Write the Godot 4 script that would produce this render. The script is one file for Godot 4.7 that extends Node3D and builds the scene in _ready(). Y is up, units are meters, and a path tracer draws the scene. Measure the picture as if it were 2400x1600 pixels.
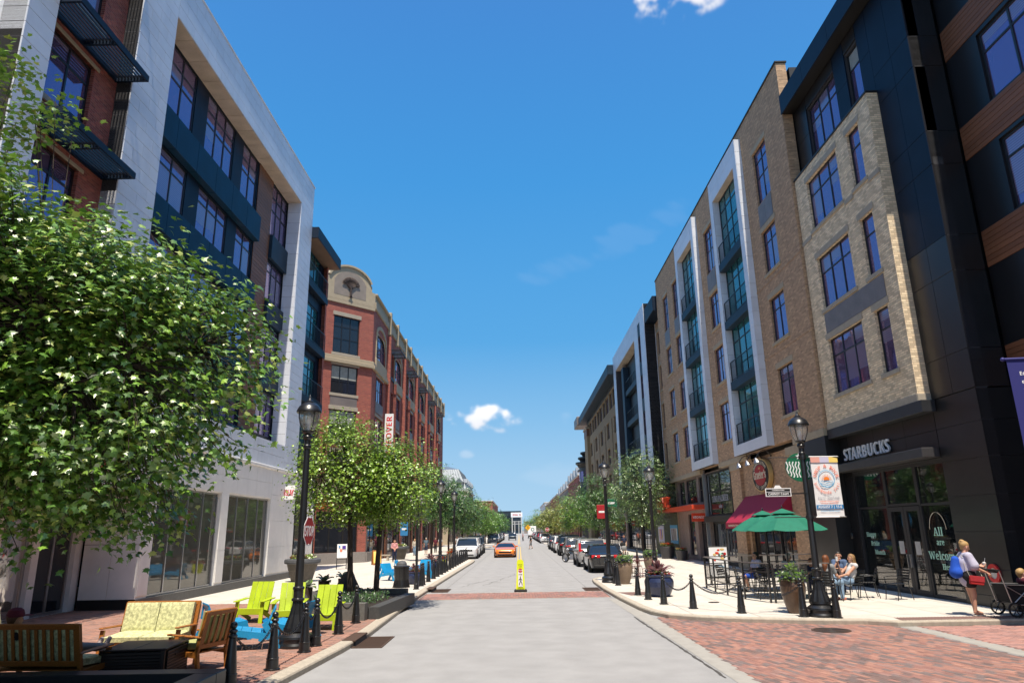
extends Node3D
# A shopping street on a clear summer noon, seen from the crossing. Street runs towards -z, x to the right, metres.

class MB:
	var v := PackedVector3Array()
	var n := PackedVector3Array()
	var c := PackedColorArray()
	var col := Color(1, 1, 1)
	var colored := false
	func t3(a: Vector3, b: Vector3, d: Vector3, na: Vector3, nb: Vector3, nd: Vector3):
		v.append(a); v.append(d); v.append(b)
		n.append(na); n.append(nd); n.append(nb)
		if colored:
			c.append(col); c.append(col); c.append(col)
	func tri(a: Vector3, b: Vector3, d: Vector3):
		var m := (b - a).cross(d - a)
		if m.length_squared() < 1e-16: return
		m = m.normalized()
		t3(a, b, d, m, m, m)
	func quad(a: Vector3, b: Vector3, d: Vector3, e: Vector3):
		tri(a, b, d); tri(a, d, e)
	func box(ctr: Vector3, s: Vector3, bs := Basis.IDENTITY):
		var x := bs.x * s.x * 0.5; var y := bs.y * s.y * 0.5; var z := bs.z * s.z * 0.5
		quad(ctr - x - y + z, ctr + x - y + z, ctr + x + y + z, ctr - x + y + z)
		quad(ctr + x - y - z, ctr - x - y - z, ctr - x + y - z, ctr + x + y - z)
		quad(ctr + x - y + z, ctr + x - y - z, ctr + x + y - z, ctr + x + y + z)
		quad(ctr - x - y - z, ctr - x - y + z, ctr - x + y + z, ctr - x + y - z)
		quad(ctr - x + y + z, ctr + x + y + z, ctr + x + y - z, ctr - x + y - z)
		quad(ctr - x - y - z, ctr + x - y - z, ctr + x - y + z, ctr - x - y + z)
	func bb(x0: float, x1: float, y0: float, y1: float, z0: float, z1: float):
		box(Vector3(x0 + x1, y0 + y1, z0 + z1) * 0.5, Vector3(absf(x1 - x0), absf(y1 - y0), absf(z1 - z0)))
	func cbox(ctr: Vector3, s: Vector3, k: float, bs := Basis.IDENTITY):
		# a box with chamfered edges
		k = minf(k, minf(s.x, minf(s.y, s.z)) * 0.45)
		var h := s * 0.5
		var P := func(i: int, sx: float, sy: float, sz: float) -> Vector3:
			var q := Vector3(sx * (h.x if i == 0 else h.x - k), sy * (h.y if i == 1 else h.y - k), sz * (h.z if i == 2 else h.z - k))
			return ctr + bs * q
		for sg in [1.0, -1.0]:
			var f: float = sg
			quad(P.call(0, f, -1, f), P.call(0, f, -1, -f), P.call(0, f, 1, -f), P.call(0, f, 1, f))
			quad(P.call(1, -1, f, f), P.call(1, 1, f, f), P.call(1, 1, f, -f), P.call(1, -1, f, -f))
			quad(P.call(2, -f, -1, f), P.call(2, f, -1, f), P.call(2, f, 1, f), P.call(2, -f, 1, f))
		for a in [1.0, -1.0]:
			for b in [1.0, -1.0]:
				_oq(ctr, P.call(0, a, b, -1), P.call(0, a, b, 1), P.call(1, a, b, 1), P.call(1, a, b, -1))
				_oq(ctr, P.call(0, a, -1, b), P.call(0, a, 1, b), P.call(2, a, 1, b), P.call(2, a, -1, b))
				_oq(ctr, P.call(1, -1, a, b), P.call(1, 1, a, b), P.call(2, 1, a, b), P.call(2, -1, a, b))
				for d in [1.0, -1.0]:
					_ot(ctr, P.call(0, a, b, d), P.call(1, a, b, d), P.call(2, a, b, d))
	func _oq(o: Vector3, a: Vector3, b: Vector3, d: Vector3, e: Vector3):
		if (b - a).cross(d - a).dot((a + d) * 0.5 - o) >= 0.0: quad(a, b, d, e)
		else: quad(e, d, b, a)
	func _ot(o: Vector3, a: Vector3, b: Vector3, d: Vector3):
		if (b - a).cross(d - a).dot(a - o) >= 0.0: tri(a, b, d)
		else: tri(d, b, a)
	func bar(a: Vector3, b: Vector3, w: float, h: float, up := Vector3.UP):
		var z := (b - a); var L := z.length()
		if L < 1e-6: return
		z /= L
		if absf(z.dot(up)) > 0.98: up = Vector3.RIGHT
		var x := up.cross(z).normalized()
		box((a + b) * 0.5, Vector3(w, h, L), Basis(x, z.cross(x), z))
	func tube(a: Vector3, b: Vector3, ra: float, rb: float, sg := 8, caps := true):
		var z := b - a
		if z.length() < 1e-6: return
		z = z.normalized()
		var x := (Vector3.UP if absf(z.y) < 0.9 else Vector3.RIGHT).cross(z).normalized()
		var y := z.cross(x)
		var pd := x
		for i in range(1, sg + 1):
			var t := TAU * i / sg
			var d := x * cos(t) + y * sin(t)
			t3(a + pd * ra, a + d * ra, b + d * rb, pd, d, d)
			t3(a + pd * ra, b + d * rb, b + pd * rb, pd, d, pd)
			if caps:
				tri(b, b + pd * rb, b + d * rb)
				tri(a, a + d * ra, a + pd * ra)
			pd = d
	func path(p: Array, r: float, sg := 6):
		for i in p.size() - 1: tube(p[i], p[i + 1], r, r, sg)
	func lathe(pr: Array, sg := 16, o := Vector3.ZERO, flute := 0.0, bs := Basis.IDENTITY):
		# pr: [r, y, r, y, ...] from bottom to top
		var k := pr.size() / 2
		for j in k - 1:
			var r0: float = pr[j * 2]; var y0: float = pr[j * 2 + 1]; var r1: float = pr[j * 2 + 2]; var y1: float = pr[j * 2 + 3]
			var sl := Vector2(y1 - y0, r0 - r1)
			if sl.length() < 1e-7: continue
			sl = sl.normalized()
			for i in sg:
				var t0 := TAU * i / sg; var t1 := TAU * (i + 1) / sg
				var f0 := 1.0 - (flute if i % 2 == 1 else 0.0); var f1 := 1.0 - (flute if (i + 1) % 2 == 1 else 0.0)
				var d0 := Vector3(cos(t0), 0, -sin(t0)); var d1 := Vector3(cos(t1), 0, -sin(t1))
				var n0 := bs * Vector3(d0.x * sl.x, sl.y, d0.z * sl.x); var n1 := bs * Vector3(d1.x * sl.x, sl.y, d1.z * sl.x)
				var a := o + bs * (d0 * r0 * f0 + Vector3(0, y0, 0)); var b := o + bs * (d1 * r0 * f1 + Vector3(0, y0, 0))
				var d := o + bs * (d1 * r1 * f1 + Vector3(0, y1, 0)); var e := o + bs * (d0 * r1 * f0 + Vector3(0, y1, 0))
				if flute > 0.0:
					quad(a, b, d, e)
				else:
					if r0 > 1e-5: t3(a, b, d, n0, n1, n1)
					if r1 > 1e-5: t3(a, d, e, n0, n1, n0)
	func ell(o: Vector3, r: Vector3, sg := 10, rg := 6, bs := Basis.IDENTITY):
		for j in rg:
			for i in sg:
				var q: Array = []
				for k in [[i, j], [i + 1, j], [i + 1, j + 1], [i, j + 1]]:
					var th: float = TAU * k[0] / sg; var ph: float = PI * k[1] / rg - PI / 2
					q.append(Vector3(cos(th) * cos(ph), sin(ph), -sin(th) * cos(ph)))
				var w: Array = []; var m: Array = []
				for k in 4:
					w.append(o + bs * (q[k] * r)); m.append((bs * (q[k] / r)).normalized())
				t3(w[0], w[1], w[2], m[0], m[1], m[2]); t3(w[0], w[2], w[3], m[0], m[2], m[3])
	func prism(poly: PackedVector2Array, o: Vector3, U: Vector3, V: Vector3, d: float):
		# a flat outline in the plane (U, V), d thick towards U x V
		var N := U.cross(V).normalized()
		if Geometry2D.is_polygon_clockwise(poly): poly.reverse()
		var ix := Geometry2D.triangulate_polygon(poly)
		var P: Array = []
		for q in poly: P.append(o + U * q.x + V * q.y)
		for k in range(0, ix.size(), 3):
			var a: Vector3 = P[ix[k]]; var b: Vector3 = P[ix[k + 1]]; var e: Vector3 = P[ix[k + 2]]
			if (b - a).cross(e - a).dot(N) < 0.0:
				var s := b; b = e; e = s
			tri(a + N * d, b + N * d, e + N * d)
			tri(a, e, b)
		for k in P.size():
			var a: Vector3 = P[k]; var b: Vector3 = P[(k + 1) % P.size()]
			quad(a, b, b + N * d, a + N * d)
	func mesh() -> ArrayMesh:
		var m := ArrayMesh.new()
		if v.is_empty(): return m
		var A := []
		A.resize(Mesh.ARRAY_MAX)
		A[Mesh.ARRAY_VERTEX] = v; A[Mesh.ARRAY_NORMAL] = n
		if colored: A[Mesh.ARRAY_COLOR] = c
		m.add_surface_from_arrays(Mesh.PRIMITIVE_TRIANGLES, A)
		return m

static func V3(x: float, y: float, z: float) -> Vector3: return Vector3(x, y, z)
static func V2(x: float, y: float) -> Vector2: return Vector2(x, y)

var M := {}
var taken := {}
var rng := RandomNumberGenerator.new()

func rnd(a: float, b: float) -> float: return rng.randf_range(a, b)

func nm(parent: Node, called: String) -> String:
	var k := str(parent.get_instance_id()) + called
	var i: int = taken.get(k, 0)
	taken[k] = i + 1
	return called if i == 0 else "%s_%03d" % [called, i]

func put(called: String, shape, mat: Material, parent: Node = self) -> MeshInstance3D:
	var o := MeshInstance3D.new()
	o.mesh = shape.mesh() if shape is MB else shape
	o.material_override = mat
	o.name = nm(parent, called)
	parent.add_child(o, true)
	return o

func tag(o: Node, label: String, category: String, group := "") -> Node:
	o.set_meta("label", label); o.set_meta("category", category)
	if group != "": o.set_meta("group", group)
	return o

func thing(called: String, label: String, category: String, at := Vector3.ZERO, turn := 0.0, group := "") -> Node3D:
	var o := Node3D.new()
	o.name = nm(self, called); add_child(o, true)
	o.position = at; o.rotation.y = turn
	tag(o, label, category, group)
	return o

func dup(src: Node3D, called: String, label: String, at: Vector3, turn := 0.0, group := "") -> Node3D:
	var o: Node3D = src.duplicate()
	o.name = nm(self, called); add_child(o, true)
	o.position = at; o.rotation = V3(0, turn, 0)
	tag(o, label, src.get_meta("category"), group)
	return o

func struct(called: String, shape, mat: Material) -> MeshInstance3D:
	var o := put(called, shape, mat)
	o.set_meta("kind", "structure")
	return o

func stuff(o: Node) -> Node:
	o.set_meta("kind", "stuff"); return o

func lin(r: float, g: float, b: float) -> Color: return Color(r, g, b).linear_to_srgb()

func mat(c: Color, rough := 0.8, metal := 0.0, spec := 0.5) -> StandardMaterial3D:
	var m := StandardMaterial3D.new()
	m.albedo_color = c; m.roughness = rough; m.metallic = metal; m.metallic_specular = spec
	return m

func wtex(m: StandardMaterial3D, tex: Texture2D, sx: float, sy := 0.0, nrm: Texture2D = null, ns := 1.0, local := false) -> StandardMaterial3D:
	# a texture laid over the surface by its place in the world; sx, sy: metres per repeat
	if sy == 0.0: sy = sx
	m.albedo_texture = tex
	m.uv1_triplanar = true; m.uv1_world_triplanar = not local
	m.uv1_scale = V3(1.0 / sx, 1.0 / sy, 1.0 / sx)
	m.uv1_triplanar_sharpness = 8.0
	if nrm:
		m.normal_enabled = true; m.normal_texture = nrm; m.normal_scale = ns
	return m

func gray(seed_: int, f1: float, f2: float, w2: float, lo: float, hi: float, S := 512, stretch := 1) -> Image:
	# two noises laid over each other, as a grey picture between lo and hi
	var a := FastNoiseLite.new(); a.seed = seed_; a.frequency = f1; a.fractal_octaves = 4
	var b := FastNoiseLite.new(); b.seed = seed_ + 7; b.frequency = f2; b.fractal_octaves = 2
	var ia := a.get_seamless_image(S, S); var ib := b.get_seamless_image(S, S)
	if stretch > 1:
		ib.resize(S, S / stretch); ib.resize(S * 1, S)
	ia.convert(Image.FORMAT_L8); ib.convert(Image.FORMAT_L8)
	var da := ia.get_data(); var db := ib.get_data()
	var out := PackedByteArray(); out.resize(S * S)
	for i in S * S:
		var q := (da[i] * (1.0 - w2) + db[i] * w2) / 255.0
		out[i] = int(clampf(lo + (hi - lo) * q, 0.0, 1.0) * 255.0)
	return Image.create_from_data(S, S, false, Image.FORMAT_L8, out)

func tex(i: Image) -> ImageTexture: return ImageTexture.create_from_image(i)

func bump(i: Image, s: float) -> ImageTexture:
	var k := i.duplicate() as Image
	k.convert(Image.FORMAT_RGBA8); k.bump_map_to_normal_map(s)
	return ImageTexture.create_from_image(k)

func brick_pair(cols: Array, mortar: Color, s: int) -> Array:
	# a running bond of 6 x 12 bricks: [colour, relief]
	var S := 512
	var r := RandomNumberGenerator.new(); r.seed = s
	var im := Image.create(S, S, false, Image.FORMAT_RGB8); im.fill(mortar)
	var hm := Image.create(S, S, false, Image.FORMAT_RGB8); hm.fill(Color(0.35, 0.35, 0.35))
	var bw := S / 6.0; var bh := S / 12.0
	for j in 12:
		for i in range(-1, 7):
			var x := int(i * bw + (bw * 0.5 if j % 2 else 0.0)); var y := int(j * bh)
			var rs := r.state
			if i == 6 and j % 2: continue
			var cc: Color = cols[r.randi() % cols.size()]
			cc = cc * r.randf_range(0.86, 1.1); cc.a = 1
			if i == -1 or (i == 5 and j % 2):
				cc = cols[j % cols.size()]
			var re := Rect2i(x + 2, y + 3, int(bw) - 4, int(bh) - 6)
			im.fill_rect(re, cc)
			hm.fill_rect(re.grow(-1), Color(0.9, 0.9, 0.9))
			for k in 26:
				var q := cc * r.randf_range(0.88, 1.1); q.a = 1
				im.fill_rect(Rect2i(re.position.x + r.randi() % maxi(1, re.size.x - 6), re.position.y + r.randi() % maxi(1, re.size.y - 3), 1 + r.randi() % 6, 1 + r.randi() % 3), q)
	hm.convert(Image.FORMAT_RGBA8); hm.bump_map_to_normal_map(4.0)
	return [ImageTexture.create_from_image(im), ImageTexture.create_from_image(hm)]

func text(called: String, s: String, size: float, at: Vector3, U: Vector3, N: Vector3, m: Material, parent: Node, depth := 0.004, bold := true, serif := false, fit := 0.0) -> MeshInstance3D:
	# raised lettering: size is the height of a capital, centred on `at`, running along U and facing N
	var f := SystemFont.new()
	f.font_names = PackedStringArray(["Droid Serif" if serif else "Droid Sans"]); f.font_weight = 700 if bold else 400
	var t := TextMesh.new()
	t.font = f; t.text = s; t.font_size = 48; t.pixel_size = size / 34.0; t.depth = depth
	t.curve_step = 1.2
	var o := put(called, t, m, parent)
	var ups := N.cross(U).normalized()
	var sx := 1.0
	if fit > 0.0:
		var w := t.get_aabb().size.x
		if w > 0.001: sx = fit / w
	o.transform = Transform3D(Basis(U.normalized() * sx, ups, N.normalized()), at)
	return o

func make_mats():
	var g_fine := gray(11, 0.006, 0.25, 0.75, 0.72, 1.0)
	var g_spk := gray(12, 0.01, 0.6, 0.8, 0.55, 1.1)
	var g_soft := gray(13, 0.004, 0.05, 0.35, 0.8, 1.0)
	var t_clean := tex(gray(14, 0.004, 0.03, 0.3, 0.93, 1.0, 256)); var t_fine := tex(g_fine); var t_spk := tex(g_spk); var t_soft := tex(g_soft)
	var n_spk := bump(g_spk, 3.0); var n_fine := bump(g_fine, 1.2)
	var g_wave := gray(21, 0.004, 0.012, 0.5, 0.0, 1.0, 256)
	var n_wave := bump(g_wave, 5.0)
	M.asphalt = wtex(mat(lin(0.39, 0.388, 0.39), 0.92, 0.0, 0.3), tex(gray(17, 0.004, 0.5, 0.82, 0.68, 1.06, 1024)), 4.3, 0, n_spk, 0.35)
	M.ground = wtex(mat(lin(0.30, 0.29, 0.27), 0.95), t_fine, 6.0)
	M.concrete = wtex(mat(lin(0.76, 0.70, 0.62), 0.9), t_fine, 2.3, 0, n_fine, 0.25)
	M.concrete_b = wtex(mat(lin(0.73, 0.675, 0.595), 0.9), t_fine, 2.7, 0, n_fine, 0.25)
	M.joint = mat(lin(0.45, 0.41, 0.36), 0.95)
	M.kerb = wtex(mat(lin(0.60, 0.53, 0.43), 0.9), t_spk, 0.9, 0, n_spk, 0.5)
	M.gutter = wtex(mat(lin(0.43, 0.41, 0.375), 0.9), t_fine, 1.4, 0, n_fine, 0.3)
	M.tactile = mat(lin(0.17, 0.10, 0.085), 0.85)
	M.mortar = wtex(mat(lin(0.16, 0.11, 0.09), 0.95), t_fine, 1.0)
	M.paver = mat(Color.WHITE, 0.88); M.paver.vertex_color_use_as_albedo = true
	wtex(M.paver, t_fine, 0.7, 0, n_fine, 0.5)
	M.pave = []
	for c in [lin(0.40, 0.20, 0.155), lin(0.35, 0.18, 0.15), lin(0.45, 0.235, 0.18), lin(0.235, 0.175, 0.165), lin(0.37, 0.215, 0.185)]:
		M.pave.append(wtex(mat(c, 0.88), t_fine, 0.7, 0, n_fine, 0.5))
	var b := brick_pair([Color(0.60, 0.31, 0.26), Color(0.56, 0.28, 0.245), Color(0.63, 0.34, 0.275), Color(0.54, 0.28, 0.25)], Color(0.60, 0.47, 0.42), 3)
	M.brick_red = wtex(mat(Color.WHITE, 0.9), b[0], 1.28, 0.9, b[1], 0.6)
	b = brick_pair([Color(0.70, 0.575, 0.455), Color(0.685, 0.56, 0.44), Color(0.715, 0.59, 0.465), Color(0.67, 0.55, 0.435)], Color(0.63, 0.54, 0.445), 5)
	M.brick_brown = wtex(mat(Color.WHITE, 0.9), b[0], 1.28, 0.9, b[1], 0.6)
	b = brick_pair([Color(0.885, 0.805, 0.68), Color(0.87, 0.785, 0.66), Color(0.90, 0.825, 0.70), Color(0.86, 0.775, 0.645)], Color(0.70, 0.62, 0.51), 8)
	M.brick_cream = wtex(mat(Color.WHITE, 0.9), b[0], 1.28, 0.9, b[1], 0.6)
	M.stone = wtex(mat(lin(0.50, 0.44, 0.35), 0.85), t_fine, 1.1, 0, n_fine, 0.3)
	M.limestone = wtex(mat(lin(0.52, 0.43, 0.30), 0.85), t_fine, 1.3, 0, n_fine, 0.3)
	M.tan = wtex(mat(lin(0.42, 0.30, 0.17), 0.9), t_fine, 1.7, 0, n_fine, 0.3)
	M.split_stone = wtex(mat(lin(0.36, 0.33, 0.31), 0.9), t_spk, 0.8, 0, n_spk, 1.0)
	M.white_panel = []
	for k in 3:
		var q := 0.72 + 0.02 * k
		M.white_panel.append(wtex(mat(lin(q * 0.95, q, q * 1.1), 0.4), t_clean, 3.1))
	M.white_render = wtex(mat(lin(0.82, 0.80, 0.77), 0.8), t_clean, 2.7)
	M.soffit = wtex(mat(lin(0.62, 0.52, 0.42), 0.6), t_soft, 2.0)
	M.gap = mat(lin(0.05, 0.05, 0.055), 0.9)
	M.navy = wtex(mat(lin(0.009, 0.021, 0.044), 0.5, 0.0, 0.3), t_soft, 3.0)
	M.teal = wtex(mat(lin(0.004, 0.042, 0.09), 0.5, 0.0, 0.3), t_soft, 3.0)
	M.slate = wtex(mat(lin(0.022, 0.046, 0.075), 0.5, 0.0, 0.3), t_soft, 3.0)
	M.black_panel = wtex(mat(lin(0.016, 0.0155, 0.017), 0.33), t_soft, 3.0)
	M.black_panel_b = wtex(mat(lin(0.020, 0.019, 0.020), 0.36), t_soft, 3.0)
	M.grey_panel = wtex(mat(lin(0.22, 0.19, 0.18), 0.5), t_soft, 2.0)
	M.dark = wtex(mat(lin(0.012, 0.0115, 0.0115), 0.5), t_soft, 1.0)
	M.iron = mat(lin(0.010, 0.0105, 0.012), 0.34, 0.0, 0.6)
	M.metal_sat = mat(lin(0.45, 0.45, 0.46), 0.35, 0.9)
	M.steel_rail = mat(lin(0.16, 0.14, 0.13), 0.45, 0.3)
	M.fmetal = mat(lin(0.013, 0.014, 0.018), 0.42)
	# wood
	var gw := gray(31, 0.01, 0.05, 0.8, 0.62, 1.05, 256)
	M.wood_siding = []
	for k in 3:
		M.wood_siding.append(wtex(mat(lin(0.235 + 0.03 * k, 0.098 + 0.013 * k, 0.045 + 0.006 * k), 0.55), t_fine, 1.9, 0.21))
	M.teak = wtex(mat(lin(0.46, 0.165, 0.03), 0.42), tex(gw), 0.5, 0.08)
	M.trunk_wood = wtex(mat(lin(0.040, 0.017, 0.011), 0.5), tex(gw), 0.5, 0.05)
	# cloth
	M.cushion = wtex(mat(lin(0.66, 0.66, 0.36), 0.95), tex(gray(41, 0.035, 0.09, 0.3, 0.62, 1.15, 256)), 0.75)
	M.cushion_green = wtex(mat(lin(0.50, 0.52, 0.20), 0.95), t_fine, 0.5)
	M.awning = wtex(mat(lin(0.50, 0.018, 0.065), 0.75), t_fine, 0.8)
	M.awning.backlight_enabled = true; M.awning.backlight = lin(0.10, 0.004, 0.014)
	M.umbrella = wtex(mat(lin(0.012, 0.215, 0.135), 0.8), t_fine, 0.8)
	M.umbrella.backlight_enabled = true; M.umbrella.backlight = lin(0.02, 0.2, 0.13)
	M.vinyl = wtex(mat(lin(0.82, 0.82, 0.82), 0.55), t_clean, 1.0)
	# paint
	M.lime = wtex(mat(lin(0.47, 0.62, 0.012), 0.45), t_soft, 1.3)
	M.cyan = wtex(mat(lin(0.015, 0.33, 0.66), 0.42), t_soft, 1.3)
	M.red = mat(lin(0.50, 0.018, 0.02), 0.45); M.signred = mat(lin(0.36, 0.012, 0.018), 0.5)
	M.hmred = mat(lin(0.62, 0.01, 0.02), 0.4)
	M.orange_red = mat(lin(0.62, 0.06, 0.02), 0.45)
	M.white = mat(lin(0.80, 0.80, 0.80), 0.5); M.offwhite = wtex(mat(lin(0.62, 0.60, 0.57), 0.6), t_soft, 1.0)
	M.letter = mat(lin(0.85, 0.85, 0.86), 0.5)
	M.yellow_sign = mat(lin(0.74, 0.83, 0.01), 0.5); M.yellow_line = mat(lin(0.62, 0.42, 0.10), 0.8)
	M.amber = mat(lin(0.80, 0.40, 0.01), 0.5)
	M.green_logo = mat(lin(0.005, 0.12, 0.055), 0.5); M.navy_banner = mat(lin(0.025, 0.026, 0.16), 0.6)
	M.blue_print = mat(lin(0.03, 0.20, 0.45), 0.6); M.skyblue = mat(lin(0.10, 0.42, 0.70), 0.6)
	M.orange = mat(lin(0.85, 0.22, 0.02), 0.6); M.coral = mat(lin(0.80, 0.20, 0.12), 0.6)
	M.paleyellow = mat(lin(0.83, 0.62, 0.16), 0.6); M.palepurple = mat(lin(0.55, 0.53, 0.68), 0.6); M.greyprint = mat(lin(0.35, 0.36, 0.40), 0.6)
	M.mint = mat(lin(0.42, 0.72, 0.58), 0.6); M.gold = mat(lin(0.62, 0.42, 0.16), 0.45)
	M.green_wall = wtex(mat(lin(0.085, 0.105, 0.05), 0.7), t_fine, 1.2)
	M.taupe = wtex(mat(lin(0.32, 0.25, 0.215), 0.75), t_soft, 1.2)
	M.bark = wtex(mat(lin(0.085, 0.062, 0.048), 0.95), t_spk, 0.35, 0.5, n_spk, 1.4)
	M.soil = wtex(mat(lin(0.03, 0.021, 0.015), 0.98), t_spk, 0.3, 0, n_spk, 1.0)
	M.pot_blue = wtex(mat(lin(0.03, 0.042, 0.105), 0.28), t_fine, 0.5)
	M.pot_tan = wtex(mat(lin(0.26, 0.185, 0.125), 0.6), t_fine, 0.35)
	M.pot_brown = wtex(mat(lin(0.16, 0.092, 0.055), 0.35), t_spk, 0.4)
	M.pot_grey = wtex(mat(lin(0.125, 0.11, 0.092), 0.7), t_soft, 0.8)
	M.pot_rim = wtex(mat(lin(0.10, 0.105, 0.115), 0.7), t_soft, 0.8)
	M.precast = wtex(mat(lin(0.20, 0.195, 0.18), 0.85), t_spk, 0.7, 0, n_spk, 0.4)
	M.granite = wtex(mat(lin(0.022, 0.024, 0.028), 0.4), t_spk, 0.4)
	M.rust = wtex(mat(lin(0.10, 0.055, 0.035), 0.8), t_spk, 0.3)
	M.rubber = mat(lin(0.012, 0.012, 0.012), 0.85)
	# glass
	var bi := Image.create(8, 8, false, Image.FORMAT_RGB8); bi.fill(Color(0.96, 0.96, 0.96)); bi.fill_rect(Rect2i(0, 5, 8, 3), Color(0.78, 0.78, 0.8))
	var t_blind := tex(bi)
	M.glass_sky = mat(lin(0.26, 0.19, 0.36), 0.03, 0.7)
	M.glass_sky.normal_enabled = true; wtex(M.glass_sky, null, 2.6, 0, n_wave, 0.02)
	M.glass_teal = mat(lin(0.03, 0.20, 0.23), 0.04, 0.45); wtex(M.glass_teal, null, 2.6, 0, n_wave, 0.02)
	M.glass_dark = mat(lin(0.018, 0.021, 0.028), 0.03, 0.1, 0.6); wtex(M.glass_dark, null, 2.9, 0, n_wave, 0.02)
	M.glass_blind = mat(lin(0.34, 0.30, 0.46), 0.08, 0.4); wtex(M.glass_blind, t_blind, 0.5, 0.07)
	M.soffit_brown = wtex(mat(lin(0.16, 0.10, 0.07), 0.6), t_soft, 2.0); M.mirror = mat(lin(0.55, 0.52, 0.5), 0.05, 0.9); wtex(M.mirror, null, 1.2, 0, n_wave, 0.12)
	M.glass_shop = mat(lin(0.10, 0.10, 0.085), 0.03, 0.3, 0.6); wtex(M.glass_shop, null, 2.9, 0, n_wave, 0.02)
	M.grey_stone = wtex(mat(lin(0.30, 0.255, 0.22), 0.85), t_soft, 1.5); M.bronze = mat(lin(0.075, 0.05, 0.038), 0.5, 0.3); M.zinc = wtex(mat(lin(0.21, 0.24, 0.27), 0.45, 0.3), t_soft, 3.0)
	M.rust_wood = wtex(mat(lin(0.17, 0.06, 0.03), 0.7), t_fine, 1.5, 0.3); M.amber_wood = wtex(mat(lin(0.42, 0.15, 0.02), 0.6), t_fine, 1.5, 0.3)
	M.granite_grey = wtex(mat(lin(0.09, 0.09, 0.088), 0.6), t_spk, 0.5); M.bark_pot = wtex(mat(lin(0.13, 0.085, 0.06), 0.9), t_spk, 0.3, 0.6, n_spk, 1.5); M.rock = wtex(mat(lin(0.14, 0.13, 0.125), 0.9), t_spk, 0.4, 0, n_spk, 1.5); M.coral_pale = mat(lin(0.72, 0.36, 0.30), 0.6)
	M.grey_dark = wtex(mat(lin(0.055, 0.052, 0.055), 0.5), t_soft, 1.5); M.slate_dark = wtex(mat(lin(0.03, 0.031, 0.035), 0.45), t_soft, 1.5); M.cream_print = mat(lin(0.66, 0.58, 0.44), 0.6)
	M.pane = mat(Color(0.12, 0.14, 0.14, 0.3), 0.02, 0.0, 0.9); M.pane.transparency = BaseMaterial3D.TRANSPARENCY_ALPHA
	wtex(M.pane, null, 3.1, 0, n_wave, 0.02)
	M.carglass = mat(lin(0.012, 0.02, 0.03), 0.03, 0.15, 0.7)
	M.bulb = mat(Color(0.85, 0.84, 0.8, 0.28), 0.08, 0.0, 0.6); M.bulb.transparency = BaseMaterial3D.TRANSPARENCY_ALPHA
	M.chrome = mat(lin(0.62, 0.62, 0.63), 0.12, 1.0)
	M.lamp_red = mat(lin(0.55, 0.01, 0.015), 0.2); M.lamp_white = mat(lin(0.75, 0.77, 0.8), 0.15)
	M.blind = wtex(mat(lin(0.44, 0.46, 0.42), 0.7), t_soft, 1.0)
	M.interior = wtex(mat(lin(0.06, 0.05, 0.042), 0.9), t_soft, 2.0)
	M.interior_l = wtex(mat(lin(0.45, 0.42, 0.38), 0.9), t_soft, 2.0)
	# people
	M.skin = mat(lin(0.50, 0.27, 0.18), 0.6); M.skin_pale = mat(lin(0.58, 0.34, 0.25), 0.6)
	M.skin.subsurf_scatter_enabled = true; M.skin.subsurf_scatter_strength = 0.15
	M.blond = wtex(mat(lin(0.52, 0.33, 0.13), 0.6), t_fine, 0.12); M.brown_hair = wtex(mat(lin(0.12, 0.05, 0.022), 0.6), t_fine, 0.12)
	M.blond_dark = wtex(mat(lin(0.33, 0.19, 0.08), 0.55), t_fine, 0.12); M.auburn = wtex(mat(lin(0.20, 0.065, 0.022), 0.55), t_fine, 0.12); M.bistro = mat(lin(0.10, 0.022, 0.018), 0.4)
	M.grey_hair = wtex(mat(lin(0.50, 0.47, 0.42), 0.7), t_fine, 0.12); M.black_hair = mat(lin(0.015, 0.012, 0.01), 0.5)
	M.cloth = {}
	for k in [["lilac", 0.60, 0.58, 0.74], ["white", 0.74, 0.73, 0.74], ["black", 0.014, 0.014, 0.017], ["denim", 0.28, 0.42, 0.60], ["navy", 0.02, 0.03, 0.08], ["pink", 0.70, 0.34, 0.34], ["slate", 0.12, 0.18, 0.24], ["grey", 0.30, 0.31, 0.32], ["blue", 0.10, 0.16, 0.30], ["maroon", 0.13, 0.01, 0.028], ["red", 0.5, 0.03, 0.04], ["cream", 0.62, 0.56, 0.47], ["coral", 0.72, 0.22, 0.14], ["pinkwhite", 0.72, 0.58, 0.56], ["bag_red", 0.62, 0.03, 0.03], ["bag_blue", 0.01, 0.10, 0.62]]:
		M.cloth[k[0]] = wtex(mat(lin(k[1], k[2], k[3]), 0.9), t_fine, 0.4)
	# plants
	M.leaf = mat(Color.WHITE, 0.36, 0.0, 0.65); M.leaf.vertex_color_use_as_albedo = true
	M.leaf.backlight_enabled = true; M.leaf.backlight = Color(0.45, 0.45, 0.45)
	M.leaves = []
	for c in [lin(0.060, 0.135, 0.018), lin(0.095, 0.19, 0.022), lin(0.15, 0.25, 0.03), lin(0.045, 0.105, 0.022)]:
		var l := mat(c, 0.36, 0.0, 0.65); l.backlight_enabled = true; l.backlight = Color(0.45, 0.45, 0.45)
		M.leaves.append(l)
	M.cordyline = mat(lin(0.085, 0.016, 0.018), 0.35); M.cordyline.backlight_enabled = true; M.cordyline.backlight = Color(0.5, 0.4, 0.4)
	M.begonia = mat(lin(0.62, 0.03, 0.015), 0.6); M.geranium = mat(lin(0.72, 0.08, 0.01), 0.6); M.petunia = mat(lin(0.06, 0.02, 0.25), 0.6)

func dirv(az: float, el: float) -> Vector3:
	az = deg_to_rad(az); el = deg_to_rad(el)
	return V3(sin(az) * cos(el), sin(el), -cos(az) * cos(el))

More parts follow.
